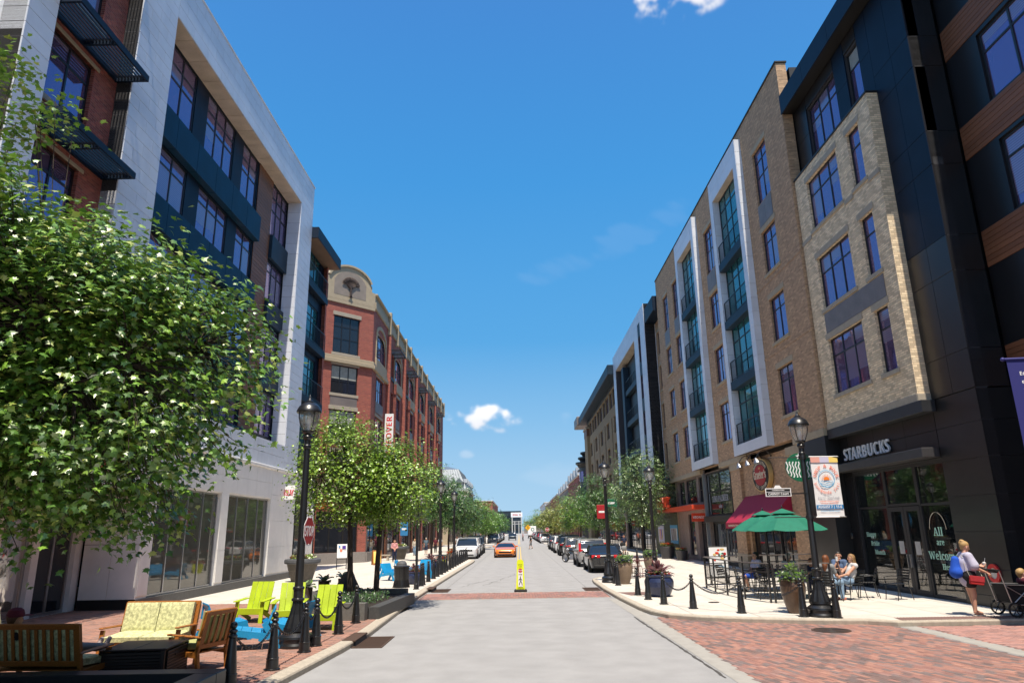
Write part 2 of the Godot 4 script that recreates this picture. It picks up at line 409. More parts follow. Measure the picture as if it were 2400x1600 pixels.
func make_sky() -> Image:
	# clear summer air: pale at the horizon, deep blue overhead, with small fair-weather clouds
	var W := 3072; var H := 1536
	var w := 320; var h := 256
	var im := Image.create(w, h, false, Image.FORMAT_RGBF)
	var sun := V3(0.03, 0.927, 0.3746).normalized()
	var st := [[-90.0, 0.20, 0.19, 0.18], [-3.0, 0.26, 0.30, 0.34], [0.0, 0.375, 0.575, 0.755], [5.0, 0.295, 0.515, 0.735], [8.5, 0.205, 0.45, 0.72], [15.2, 0.075, 0.333, 0.675], [28.0, 0.026, 0.256, 0.625], [41.0, 0.004, 0.182, 0.545], [60.0, 0.004, 0.145, 0.48], [90.0, 0.004, 0.12, 0.44]]
	for y in h:
		var el := 90.0 - (y + 0.5) / h * 180.0
		var k := 0
		while k < st.size() - 2 and el > st[k + 1][0]: k += 1
		var t := clampf((el - st[k][0]) / (st[k + 1][0] - st[k][0]), 0, 1)
		t = t * t * (3 - 2 * t) if el < 0 else t
		for x in w:
			# brighter, whiter air towards the sun
			var an := rad_to_deg(acos(clampf(dirv((x + 0.5) / w * 360.0, el).dot(sun), -1, 1)))
			var g := (0.8 * exp(-an / 9.0) + 1.0 * exp(-an / 24.0)) * (1.0 if el > 0 else 0.0)
			im.set_pixel(x, y, Color(lerpf(st[k][1], st[k + 1][1], t) + g, lerpf(st[k][2], st[k + 1][2], t) + g * 0.95, lerpf(st[k][3], st[k + 1][3], t) + g * 0.85))
	im.resize(W, H, Image.INTERPOLATE_BILINEAR)
	var f := FastNoiseLite.new(); f.seed = 5; f.frequency = 0.016; f.fractal_octaves = 5
	# az, el, half width, half height (degrees), density, streak tilt
	var cl := [[-3.0, 8.75, 2.9, 1.2, 1.25, 0.0], [16.4, 40.6, 4.6, 2.3, 1.1, 0.0], [-4.3, 6.05, 0.7, 0.4, 0.22, 0.0], [4.2, 8.6, 0.7, 0.9, 0.1, 0.0], [8.5, 22.6, 9.0, 1.5, 0.035, -0.33], [9.0, 5.0, 9.0, 1.6, 0.06, -0.12],
		[-60, 30, 9, 3, 0.7, 0.0], [75, 24, 8, 3, 0.7, 0.0], [130, 35, 9, 3, 0.8, 0.0], [-120, 22, 8, 2.5, 0.7, 0.0], [178, 18, 7, 2.4, 0.6, 0.0]]
	for c in cl:
		var rx := int(c[2] * 1.25 * W / 360.0); var ry := int((c[3] * 1.3 + absf(c[5]) * c[2]) * H / 180.0)
		var cx := int(c[0] / 360.0 * W); var cy := int((90.0 - c[1]) / 180.0 * H)
		for y in range(maxi(0, cy - ry), mini(H, cy + ry + 1)):
			for x in range(cx - rx, cx + rx + 1):
				var dx: float = (x - cx) * 360.0 / W / c[2]
				var dy: float = ((cy - y) * 180.0 / H + c[5] * dx * c[2]) / c[3]
				var wsp: bool = c[4] < 0.5
				var base := 1.0 - dx * dx - dy * dy * (1.6 if dy < 0 else 1.0)
				if base < -0.7: continue
				var nz := f.get_noise_2d(x * (0.8 if wsp else 2.0) + c[0] * 31, y * (2.4 if wsp else 2.6) + (dx * c[5] * 200))
				var d := clampf((base * 0.8 + nz * 1.5 - 0.05) * 1.2, 0, 1) * clampf((base + 0.7) * 1.4, 0, 1)
				d = minf(d * d * (3 - 2 * d) * c[4], 0.97)
				if d <= 0.0: continue
				var xx := posmod(x, W)
				var sh := 0.86 + 0.12 * clampf(dy + nz, -1, 1)
				var o := im.get_pixel(xx, y)
				im.set_pixel(xx, y, o.lerp(Color(0.97 * sh, 0.98 * sh, 1.0 * minf(1.0, sh * 1.03)), d))
	return im

func set_view():
	var cam := Camera3D.new(); cam.name = "camera"; add_child(cam)
	cam.transform = Transform3D(Basis(V3(0.99981654, -0.01667777, -0.0094206), V3(0.01856313, 0.96492727, 0.26186023), V3(0.00472295, -0.26198706, 0.96505983)).orthonormalized(), V3(0, 2.3, 0))
	cam.fov = 52.255; cam.near = 0.1; cam.far = 3000.0
	cam.current = true
	var we := WorldEnvironment.new(); we.name = "world"; add_child(we)
	var e := Environment.new()
	e.tonemap_mode = Environment.TONE_MAPPER_LINEAR
	e.tonemap_exposure = 1.6
	e.background_mode = Environment.BG_SKY
	e.background_energy_multiplier = 0.72
	var sky := Sky.new(); var pm := PanoramaSkyMaterial.new()
	pm.panorama = ImageTexture.create_from_image(make_sky())
	sky.sky_material = pm; e.sky = sky
	e.ambient_light_source = Environment.AMBIENT_SOURCE_SKY
	e.reflected_light_source = Environment.REFLECTION_SOURCE_SKY
	e.sdfgi_enabled = true; e.ssao_enabled = true; e.ssil_enabled = true
	we.environment = e
	var sun := DirectionalLight3D.new(); sun.name = "sun"; add_child(sun)
	sun.light_color = Color(1.0, 0.955, 0.885); sun.light_energy = 1.42
	sun.light_angular_distance = 0.5; sun.shadow_enabled = true
	sun.look_at_from_position(V3(0.08 * 0.3746, 0.927, 0.3746) * 200.0, Vector3.ZERO, Vector3.UP)

const PY := 0.12   # pavement height above the road
var kerb_l := PackedVector2Array([V2(-4.1, 8), V2(-3.95, -9), V2(-3.8, -11.5), V2(-3.55, -15), V2(-3.46, -17), V2(-3.55, -22), V2(-3.62, -25), V2(-3.63, -29), V2(-3.58, -36), V2(-3.5, -46), V2(-3.42, -54), V2(-3.47, -57), V2(-3.9, -58.6), V2(-5.1, -60.2), V2(-5.9, -62), V2(-5.9, -98), V2(-5.2, -100), V2(-4.2, -101.5), V2(-4.0, -104), V2(-4.8, -107), V2(-7, -108.5), V2(-60, -108.5)])
var kerb_r := PackedVector2Array([V2(60, -17.35), V2(12.2, -17.4), V2(8.75, -17.35), V2(8.25, -17.75), V2(7.4, -17.9), V2(6.06, -18.3), V2(5.2, -18.65), V2(4.5, -19.05), V2(3.9, -19.6), V2(3.6, -20.4), V2(3.45, -21.5), V2(3.3, -24.5), V2(3.2, -28.4), V2(3.22, -32), V2(3.3, -33.5), V2(3.7, -34.6), V2(4.8, -35.8), V2(5.9, -37), V2(5.9, -96), V2(5.4, -99), V2(4.2, -101), V2(4.0, -104), V2(4.8, -107), V2(7, -108.5), V2(60, -108.5)])

func sheet(mb: MB, poly: PackedVector2Array, y: float):
	var ix := Geometry2D.triangulate_polygon(poly)
	for k in range(0, ix.size(), 3):
		var a := poly[ix[k]]; var b := poly[ix[k + 1]]; var d := poly[ix[k + 2]]
		if (b - a).cross(d - a) > 0: var s := b; b = d; d = s
		mb.tri(V3(a.x, y, a.y), V3(b.x, y, b.y), V3(d.x, y, d.y))

func kerb(called: String, line: PackedVector2Array, w: float) -> MeshInstance3D:
	# kerb stones along a line; `w` is signed: the side on which the stone lies
	var k := MB.new()
	var n := line.size()
	var off: Array = []
	for i in n:
		var d := (line[mini(i + 1, n - 1)] - line[maxi(i - 1, 0)]).normalized()
		off.append(V2(-d.y, d.x))
	for i in n - 1:
		var a := line[i]; var b := line[i + 1]
		var m: Vector2 = off[i]; var q: Vector2 = off[i + 1]
		var pr := [[0.012, -0.06], [0.0, 0.085], [0.014, 0.112], [0.045, PY + 0.004], [absf(w), PY + 0.004], [absf(w), -0.06]]
		for j in pr.size() - 1:
			var s := signf(w)
			var p0: Vector2 = a + m * s * pr[j][0]; var p1: Vector2 = b + q * s * pr[j][0]
			var p2: Vector2 = a + m * s * pr[j + 1][0]; var p3: Vector2 = b + q * s * pr[j + 1][0]
			var A := V3(p0.x, pr[j][1], p0.y); var B := V3(p1.x, pr[j][1], p1.y); var C := V3(p3.x, pr[j + 1][1], p3.y); var D := V3(p2.x, pr[j + 1][1], p2.y)
			if w > 0: k.quad(B, A, D, C)
			else: k.quad(A, B, C, D)
	return struct(called, k, M.kerb)

func inset_line(line: PackedVector2Array, w: float) -> PackedVector2Array:
	var out := PackedVector2Array(); var n := line.size()
	for i in n:
		var d := (line[mini(i + 1, n - 1)] - line[maxi(i - 1, 0)]).normalized()
		out.append(line[i] + V2(-d.y, d.x) * w)
	return out

func slabs(parent: Node, poly: PackedVector2Array, y: float, sx: float, sz: float, z0: float, z1: float, x0: float, x1: float):
	# cast paving bays with open joints
	var i := 0
	var z := z0
	while z > z1:
		var x := x0
		while x < x1:
			var g := 0.008
			var sq := PackedVector2Array([V2(x + g, z - g), V2(x + sx - g, z - g), V2(x + sx - g, z - sz + g), V2(x + g, z - sz + g)])
			for r in Geometry2D.intersect_polygons(sq, poly):
				if r.size() < 3: continue
				var m := MB.new(); sheet(m, r, y)
				put("slab", m, M.concrete if (i * 7) % 3 else M.concrete_b, parent)
			i += 1
			x += sx
		z -= sz

func pavers(parent: Node, polys: Array, y: float, dir: Vector2, sd: int, tones: Array, near: Vector2):
	# clay pavers in a running bond: the nearest 300 by name, the rest as one lot
	var L := 0.2; var Wd := 0.1
	var r := RandomNumberGenerator.new(); r.seed = sd
	dir = dir.normalized(); var ac := V2(-dir.y, dir.x)
	var brick := MB.new(); brick.cbox(V3(0, -0.03, 0), V3(L - 0.006, 0.06, Wd - 0.006), 0.004)
	var bm := brick.mesh()
	var f := FastNoiseLite.new(); f.seed = sd; f.frequency = 0.55
	var list: Array = []
	for poly in polys:
		var lo := V2(INF, INF); var hi := -lo
		for p in poly:
			var q := V2(p.dot(dir), p.dot(ac)); lo = lo.min(q); hi = hi.max(q)
		var j := int(floor(lo.y / Wd))
		while j * Wd < hi.y:
			var i := int(floor(lo.x / L))
			while i * L < hi.x:
				var q := V2(i * L + (L * 0.5 if j % 2 else 0.0), j * Wd)
				var p := dir * q.x + ac * q.y
				if Geometry2D.is_point_in_polygon(p, poly):
					list.append([p.distance_squared_to(near), p])
				i += 1
			j += 1
	list.sort_custom(func(a, b): return a[0] < b[0])
	var bs := Basis(V3(dir.x, 0, dir.y), Vector3.UP, V3(-dir.y, 0, dir.x))
	var named := mini(300, list.size())
	var mm := MultiMesh.new(); mm.transform_format = MultiMesh.TRANSFORM_3D; mm.use_colors = true
	mm.mesh = bm; mm.instance_count = list.size() - named
	for k in list.size():
		var p: Vector2 = list[k][1]
		var t := Transform3D(bs * Basis.from_euler(V3(r.randf_range(-0.012, 0.012), r.randf_range(-0.01, 0.01), r.randf_range(-0.012, 0.012))), V3(p.x, y + r.randf_range(-0.0025, 0.0025), p.y))
		var dk := f.get_noise_2d(p.x, p.y) + r.randf_range(-0.35, 0.35)
		if k < named:
			var o := put("paver", bm, M.pave[3 if dk > 0.42 else r.randi() % 5 if r.randf() < 0.5 else 1], parent)
			o.transform = t
		else:
			var c: Color = tones[r.randi() % tones.size()]
			if dk > 0.34: c = c.lerp(tones[tones.size() - 1] * 0.75, 0.75)
			mm.set_instance_transform(k - named, t); mm.set_instance_color(k - named, c * r.randf_range(0.88, 1.12))
	if mm.instance_count > 0:
		var mi := MultiMeshInstance3D.new(); mi.multimesh = mm; mi.material_override = M.paver
		mi.name = nm(parent, "remaining_pavers"); parent.add_child(mi, true); stuff(mi)

func make_ground():
	var m := MB.new(); m.quad(V3(-1500, -0.03, 1000), V3(1500, -0.03, 1000), V3(1500, -0.03, -2600), V3(-1500, -0.03, -2600))
	struct("ground", m, M.ground)
	m = MB.new(); m.quad(V3(-7, 0, 30), V3(7, 0, 30), V3(7, 0, -700), V3(-7, 0, -700))
	m.quad(V3(-70, 0.002, -108), V3(-7.001, 0.002, -108), V3(-7.001, 0.002, -120), V3(-70, 0.002, -120))
	m.quad(V3(7.001, 0.002, -108), V3(70, 0.002, -108), V3(70, 0.002, -120), V3(7.001, 0.002, -120))
	m.quad(V3(7.001, 0.002, 20), V3(70, 0.002, 20), V3(70, 0.002, -18.6), V3(7.001, 0.002, -18.6))
	struct("road", m, M.asphalt)
	# gutter band along the crossing, brick plaza right of it
	m = MB.new()
	sheet(m, PackedVector2Array([V2(3.42, 12), V2(3.3, -12), V2(3.12, -20), V2(3.0, -25.2), V2(3.3, -25.2), V2(3.46, -21.7), V2(3.6, -19), V2(3.62, -15), V2(3.85, 12)]), 0.005)
	sheet(m, PackedVector2Array([V2(8.78, -17.3), V2(8.9, -13), V2(9.1, -6), V2(9.45, -6), V2(9.3, -13), V2(9.15, -17.3)]), 0.006)
	for zz in [-25.75, -28.35]:
		m.quad(V3(-3.6, 0.004, zz + 0.1), V3(3.2, 0.004, zz + 0.1), V3(3.2, 0.004, zz - 0.1), V3(-3.6, 0.004, zz - 0.1))
	struct("gutter_band", m, M.gutter)
	# the tarred joint between carriageway and band
	m = MB.new(); var pv := V2(3.06, -20.0)
	rng.seed = 4
	for k in 40:
		var q := V2(3.06 + 0.16 * (k + 1) / 40.0 + rnd(-0.012, 0.012), -20.0 + 8.0 * (k + 1) / 40.0)
		var w := rnd(0.012, 0.034)
		m.quad(V3(pv.x - w, 0.0085, pv.y), V3(q.x - w, 0.0085, q.y), V3(q.x + w, 0.0085, q.y), V3(pv.x + w, 0.0085, pv.y)); pv = q
	for cr in [[V2(-1.6, -32), V2(-0.2, -40), 0.012], [V2(-2.6, -31), V2(-1.5, -36), 0.01], [V2(0.2, -45), V2(0.25, -60), 0.01]]:
		pv = cr[0]
		for k in 24:
			var q: Vector2 = cr[0].lerp(cr[1], (k + 1) / 24.0) + V2(rnd(-0.1, 0.1), rnd(-0.1, 0.1))
			m.quad(V3(pv.x - cr[2], 0.004, pv.y), V3(pv.x + cr[2], 0.004, pv.y), V3(q.x + cr[2], 0.004, q.y), V3(q.x - cr[2], 0.004, q.y)); pv = q
	for zz in [-34.0, -46.0, -58.0, -70.0, -84.0, -98.0]: m.quad(V3(-3.5, 0.004, zz), V3(3.1, 0.004, zz), V3(3.1, 0.004, zz - 0.02), V3(-3.5, 0.004, zz - 0.02))
	for x in [-3.05, 2.7]: m.quad(V3(x, 0.0042, -28.6), V3(x + 0.014, 0.0042, -28.6), V3(x + 0.014, 0.0042, -106), V3(x, 0.0042, -106))
	struct("road_crack", m, mat(lin(0.07, 0.065, 0.06), 0.9))
	m = MB.new()
	for x in [-0.16, 0.10]:
		m.quad(V3(x, 0.004, -29.5), V3(x + 0.08, 0.004, -29.5), V3(x + 0.08, 0.004, -106), V3(x, 0.004, -106))
		m.quad(V3(x, 0.004, -122), V3(x + 0.08, 0.004, -122), V3(x + 0.08, 0.004, -400), V3(x, 0.004, -400))
	struct("road_marking", m, M.yellow_line)
	var tones := [Color(0.40, 0.20, 0.155), Color(0.35, 0.18, 0.15), Color(0.45, 0.235, 0.18), Color(0.37, 0.215, 0.185), Color(0.235, 0.175, 0.165)]
	var plaza := MB.new()
	var pp := PackedVector2Array([V2(3.62, -9), V2(3.62, -15), V2(3.6, -19), V2(3.66, -19.9), V2(4.5, -19.1), V2(5.2, -18.7), V2(6.06, -18.38), V2(7.4, -17.98), V2(8.25, -17.83), V2(8.72, -17.4), V2(8.85, -13), V2(9.0, -9)])
	var p2 := PackedVector2Array([V2(9.2, -17.3), V2(9.36, -13), V2(9.5, -9), V2(13, -9), V2(13, -17.3)])
	sheet(plaza, pp, 0.003); sheet(plaza, PackedVector2Array([V2(9.2, -17.38), V2(9.36, -13), V2(9.5, -9), V2(22, -9), V2(22, -17.38)]), 0.003)
	var o := struct("brick_plaza", plaza, M.mortar)
	pavers(o, [pp], 0.0075, V2(0.26, 1), 3, tones, V2(5.2, -9.5))
	var o2 := struct("brick_crossing", MB.new(), M.mortar)
	var mm := MB.new(); sheet(mm, p2, 0.0035); o2.mesh = mm.mesh()
	var t2: Array = []
	for c in tones: t2.append(c.lerp(Color(0.60, 0.32, 0.28), 0.5))
	pavers(o2, [p2], 0.0078, V2(1, 0.06), 9, t2, V2(11, -12))
	mm = MB.new(); mm.quad(V3(-3.6, 0.0032, -25.85), V3(3.2, 0.0032, -25.85), V3(3.2, 0.0032, -28.25), V3(-3.6, 0.0032, -28.25))
	var o3 := struct("brick_crosswalk", mm, M.mortar)
	var t3: Array = []
	for c in tones: t3.append(c.lerp(Color(0.5, 0.25, 0.22), 0.35))
	pavers(o3, [PackedVector2Array([V2(-3.55, -25.9), V2(3.15, -25.9), V2(3.15, -28.2), V2(-3.55, -28.2)])], 0.0075, V2(0, 1), 13, t3, V2(0, -25))
	# pavements
	kerb("kerb", kerb_l, -0.26); kerb("kerb", kerb_r, 0.2)
	var il := inset_line(kerb_l, -0.265); var ir := inset_line(kerb_r, 0.205)
	var lp := PackedVector2Array(il); lp.append(V2(-60, 8))
	var rp := PackedVector2Array(ir)
	mm = MB.new(); sheet(mm, lp, PY - 0.012)
	var pl := struct("pavement", mm, M.joint)
	mm = MB.new(); sheet(mm, rp, PY - 0.012)
	var pr := struct("pavement", mm, M.joint)
	slabs(pr, rp, PY, 1.5, 1.5, -17.1, -62.0, 3.0, 12.5)
	var lc := Geometry2D.intersect_polygons(lp, PackedVector2Array([V2(-20, -24.6), V2(-3, -24.1), V2(-3, -108), V2(-20, -108)]))[0]
	slabs(pl, lc, PY, 1.6, 1.6, -24.0, -62.0, -13.2, -3.2)
	for side in [[pr, rp, 5.5, 14.0], [pl, lc, -14.0, -3.0]]:
		slabs(side[0], side[1], PY, 8.5, 11.5, -62.0 if side[0] == pr else -62.4, -108.0, side[2], side[3])
	# brick terrace on the left
	var lb: PackedVector2Array = Geometry2D.intersect_polygons(lp, PackedVector2Array([V2(-14.8, -24.6), V2(-3, -24.1), V2(-3, -9.5), V2(-14.8, -9.5)]))[0]
	mm = MB.new(); sheet(mm, lb, PY - 0.006)
	var tb := struct("brick_terrace", mm, M.mortar)
	var t4: Array = []
	for c in tones: t4.append(c.lerp(Color(0.46, 0.25, 0.17), 0.4))
	pavers(tb, [lb], PY, V2(1, -0.02), 17, t4, V2(-4.6, -10))
	# second block
	for s in [-1.0, 1.0]:
		mm = MB.new()
		mm.bb(s * 5.9, s * 20.0, -0.05, PY, -121, -420)
		mm.bb(s * 4.2, s * 5.9, -0.05, PY - 0.002, -121, -127)
		struct("pavement", mm, M.concrete)
	# raised dots of the kerb ramp
	for pq in [[V2(8.9, -17.42), V2(13.5, -17.42), V2(13.5, -18.0), V2(9.0, -18.0)], [V2(3.75, -24.9), V2(4.5, -25.05), V2(4.5, -26.2), V2(3.45, -26.2)]]:
		var poly := PackedVector2Array(pq)
		mm = MB.new(); sheet(mm, poly, PY + 0.004)
		var d := struct("tactile_paving", mm, M.tactile)
		var dots := MB.new()
		for i in 60:
			for j in 14:
				var p := poly[0] + V2(i * 0.075 + 0.03, -(j * 0.075 + 0.04))
				if Geometry2D.is_point_in_polygon(p, poly):
					dots.lathe([0.018, 0, 0.012, 0.006, 0, 0.0065], 6, V3(p.x, PY + 0.004, p.y))
		stuff(put("dots", dots, M.tactile, d))

# ---- facades: a frame F has an origin, U along the wall, V up and N out of it
func fr(o: Vector3, N: Vector3) -> Dictionary:
	return {"o": o, "N": N, "V": Vector3.UP, "U": Vector3.UP.cross(N).normalized()}
func fR(x: float) -> Dictionary: return fr(V3(x, 0, 0), V3(-1, 0, 0))   # u = z
func fL(x: float) -> Dictionary: return fr(V3(x, 0, 0), V3(1, 0, 0))    # u = -z
func fF(z: float) -> Dictionary: return fr(V3(0, 0, z), V3(0, 0, 1))    # u = x
func fp(F: Dictionary, u: float, v: float, w := 0.0) -> Vector3: return F.o + F.U * u + F.V * v + F.N * w
func fb(F: Dictionary) -> Basis: return Basis(F.U, F.V, F.N)

var box_cache := {}
func cached(s: Vector3, k: float) -> ArrayMesh:
	var key := "%.3f %.3f %.3f %.3f" % [s.x, s.y, s.z, k]
	if not box_cache.has(key):
		var m := MB.new()
		if k > 0: m.cbox(Vector3.ZERO, s, k)
		else: m.box(Vector3.ZERO, s)
		box_cache[key] = m.mesh()
	return box_cache[key]

func blk(called: String, F: Dictionary, u0: float, u1: float, v0: float, v1: float, w0: float, w1: float, m: Material, parent: Node, k := 0.0) -> MeshInstance3D:
	# a block lying in a facade, from w0 to w1 along its normal
	var o := put(called, cached(V3(absf(u1 - u0), absf(v1 - v0), absf(w1 - w0)), k), m, parent)
	o.transform = Transform3D(fb(F), fp(F, (u0 + u1) / 2, (v0 + v1) / 2, (w0 + w1) / 2))
	return o

func mblk(mb: MB, F: Dictionary, u0: float, u1: float, v0: float, v1: float, w0: float, w1: float):
	mb.box(fp(F, (u0 + u1) / 2, (v0 + v1) / 2, (w0 + w1) / 2), V3(absf(u1 - u0), absf(v1 - v0), absf(w1 - w0)), fb(F))

func wall(called: String, F: Dictionary, u0: float, u1: float, v0: float, v1: float, holes: Array, m: Material, parent: Node, depth := 0.25, thick := 0.3) -> MeshInstance3D:
	# a wall with openings [u0, u1, v0, v1] and their reveals
	var mb := MB.new()
	var us := [u0, u1]; var vs := [v0, v1]
	for h in holes:
		for k in 2:
			if h[k] > u0 and h[k] < u1 and not us.has(h[k]): us.append(h[k])
			if h[k + 2] > v0 and h[k + 2] < v1 and not vs.has(h[k + 2]): vs.append(h[k + 2])
	us.sort(); vs.sort()
	for i in us.size() - 1:
		for j in vs.size() - 1:
			var cu: float = (us[i] + us[i + 1]) / 2; var cv: float = (vs[j] + vs[j + 1]) / 2
			var inside := false
			for h in holes:
				if cu > h[0] and cu < h[1] and cv > h[2] and cv < h[3]: inside = true; break
			if inside: continue
			mb.quad(fp(F, us[i], vs[j]), fp(F, us[i + 1], vs[j]), fp(F, us[i + 1], vs[j + 1]), fp(F, us[i], vs[j + 1]))
	for h in holes:
		var d := -depth
		mb.quad(fp(F, h[0], h[2], d), fp(F, h[1], h[2], d), fp(F, h[1], h[2]), fp(F, h[0], h[2]))
		mb.quad(fp(F, h[0], h[3]), fp(F, h[1], h[3]), fp(F, h[1], h[3], d), fp(F, h[0], h[3], d))
		mb.quad(fp(F, h[0], h[2]), fp(F, h[0], h[3]), fp(F, h[0], h[3], d), fp(F, h[0], h[2], d))
		mb.quad(fp(F, h[1], h[2], d), fp(F, h[1], h[3], d), fp(F, h[1], h[3]), fp(F, h[1], h[2]))
	var t := -thick
	mb.quad(fp(F, u0, v0, t), fp(F, u0, v0), fp(F, u0, v1), fp(F, u0, v1, t))
	mb.quad(fp(F, u1, v0), fp(F, u1, v0, t), fp(F, u1, v1, t), fp(F, u1, v1))
	mb.quad(fp(F, u0, v1), fp(F, u1, v1), fp(F, u1, v1, t), fp(F, u0, v1, t))
	mb.quad(fp(F, u0, v0, t), fp(F, u1, v0, t), fp(F, u1, v0), fp(F, u0, v0))
	return put(called, mb, m, parent)

func window(F: Dictionary, h: Array, cols: Array, rows: Array, parent: Node, o := {}) -> MeshInstance3D:
	# cols: relative widths; rows: heights of the splits as shares from below
	var w: float = o.get("w", -0.14); var fw: float = o.get("fw", 0.06); var glass = o.get("glass", M.glass_sky)
	var alone: bool = o.get("single", false)
	var fmat = o.get("frame", M.fmetal)
	var mb := MB.new()
	var u0: float = h[0]; var u1: float = h[1]; var v0: float = h[2]; var v1: float = h[3]
	var d := 0.07
	mblk(mb, F, u0, u0 + fw, v0, v1, w - d, w); mblk(mb, F, u1 - fw, u1, v0, v1, w - d, w)
	mblk(mb, F, u0 + fw, u1 - fw, v0, v0 + fw, w - d, w); mblk(mb, F, u0 + fw, u1 - fw, v1 - fw, v1, w - d, w)
	var tot := 0.0
	for c in cols: tot += c
	var ue := [u0 + fw * 0.5]; var a := 0.0
	for c in cols:
		a += c / tot; ue.append(u0 + fw * 0.5 + (u1 - u0 - fw) * a)
	for k in range(1, cols.size()): mblk(mb, F, ue[k] - fw * 0.45, ue[k] + fw * 0.45, v0 + fw, v1 - fw, w - d + 0.004, w - 0.006)
	var ve := [v0 + fw * 0.5]
	for q in rows: ve.append(v0 + fw * 0.5 + (v1 - v0 - fw) * q)
	ve.append(v1 - fw * 0.5)
	for k in range(1, ve.size() - 1): mblk(mb, F, u0 + fw, u1 - fw, ve[k] - fw * 0.4, ve[k] + fw * 0.4, w - d + 0.008, w - 0.01)
	var win := put(o.get("name", "window"), mb, fmat, parent)
	if alone:
		var g := blk("pane", F, u0 + 0.01, u1 - 0.01, v0 + 0.01, v1 - 0.01, w - 0.05, w - 0.035, glass if not glass is Array else glass[rng.randi() % glass.size()], win)
		g.transform = win.transform.affine_inverse() * g.transform
	else:
		for i in cols.size():
			for j in ve.size() - 1:
				var gm = glass if not glass is Array else glass[rng.randi() % glass.size()]
				if o.has("top") and j == ve.size() - 2: gm = o.top
				if o.has("blinds") and rng.randf() < 0.4:
					var fr0 := rng.randf_range(0.0, 0.75)
					blk("blind", F, ue[i] + 0.03, ue[i + 1] - 0.03, lerpf(ve[j], ve[j + 1], fr0), ve[j + 1] - 0.02, w - 0.0345, w - 0.032, M.glass_blind, win)
				blk("pane", F, ue[i] + 0.012, ue[i + 1] - 0.012, ve[j] + 0.012, ve[j + 1] - 0.012, w - 0.05, w - 0.035, gm, win)
	if o.has("blind"):
		var bl := MB.new(); var n := 0
		var top := v1 - fw
		var drop: float = o.blind * (v1 - v0)
		while n * 0.06 < drop:
			mblk(bl, F, u0 + fw, u1 - fw, top - n * 0.06 - 0.05, top - n * 0.06, w - 0.034, w - 0.03); n += 1
		put("blind", bl, M.blind, win)
	return win

func panels(called: String, F: Dictionary, u0: float, u1: float, v0: float, v1: float, pw: float, ph: float, mats: Array, parent: Node, o := {}):
	# cladding panels with open joints over a dark backing; rows from below
	var g: float = o.get("gap", 0.006); var th: float = o.get("thick", 0.03); var st: bool = o.get("stagger", false); var w: float = o.get("w", 0.0)
	var holes: Array = o.get("holes", [])
	var k: float = o.get("k", 0.004)
	var nr := maxi(1, int(round((v1 - v0) / ph))); ph = (v1 - v0) / nr
	var i := 0
	for j in nr:
		var off := -pw * 0.5 if (st and j % 2) else 0.0
		var u := u0 + off
		while u < u1 - 0.02:
			var a := maxf(u, u0); var b := minf(u + pw, u1)
			var va := v0 + j * ph; var vb := va + ph
			var skip := false
			for h in holes:
				if b > h[0] + 0.01 and a < h[1] - 0.01 and vb > h[2] + 0.01 and va < h[3] - 0.01: skip = true; break
			if not skip and b - a > 0.04:
				blk(called, F, a + g, b - g, va + g, vb - g, w, w + th, mats[(i * 7 + j * 3) % mats.size()], parent, k)
			i += 1
			u += pw

func planks(F: Dictionary, u0: float, u1: float, v0: float, v1: float, ph: float, parent: Node, w := 0.0, brk := []):
	var nr := maxi(1, int(round((v1 - v0) / ph))); ph = (v1 - v0) / nr
	var us := [u0] + brk + [u1]
	for j in nr:
		for i in us.size() - 1:
			blk("plank", F, us[i] + 0.004, us[i + 1] - 0.004, v0 + j * ph + 0.006, v0 + (j + 1) * ph - 0.006, w, w + 0.025, M.wood_siding[rng.randi() % 3], parent, 0.004)

func railing(F: Dictionary, u0: float, u1: float, v0: float, v1: float, w: float, parent: Node, m: Material = null, step := 0.16) -> MeshInstance3D:
	var mb := MB.new()
	mblk(mb, F, u0, u1, v1 - 0.04, v1, w - 0.02, w + 0.02); mblk(mb, F, u0, u1, v0, v0 + 0.03, w - 0.015, w + 0.015)
	var n := int((u1 - u0) / step)
	for i in n + 1:
		var u := lerpf(u0 + 0.01, u1 - 0.01, float(i) / n)
		mblk(mb, F, u - 0.006, u + 0.006, v0 + 0.03, v1 - 0.04, w - 0.006, w + 0.006)
	for u in [u0 + 0.02, u1 - 0.02, (u0 + u1) / 2]: mblk(mb, F, u - 0.02, u + 0.02, v0 - 0.06, v1 + 0.002, w - 0.022, w + 0.022)
	return put("railing", mb, m if m else M.fmetal, parent)

const ROWS := [[7.05, 9.22], [10.45, 12.55], [13.8, 15.93]]

func lintel_sill(F: Dictionary, h: Array, m: Material, parent: Node, ext := 0.12, lh := 0.26, sh := 0.14):
	blk("lintel", F, h[0] - ext, h[1] + ext, h[3], h[3] + lh, -0.02, 0.03, m, parent, 0.01)
	blk("sill", F, h[0] - ext, h[1] + ext, h[2] - sh, h[2], -0.1, 0.06, m, parent, 0.01)

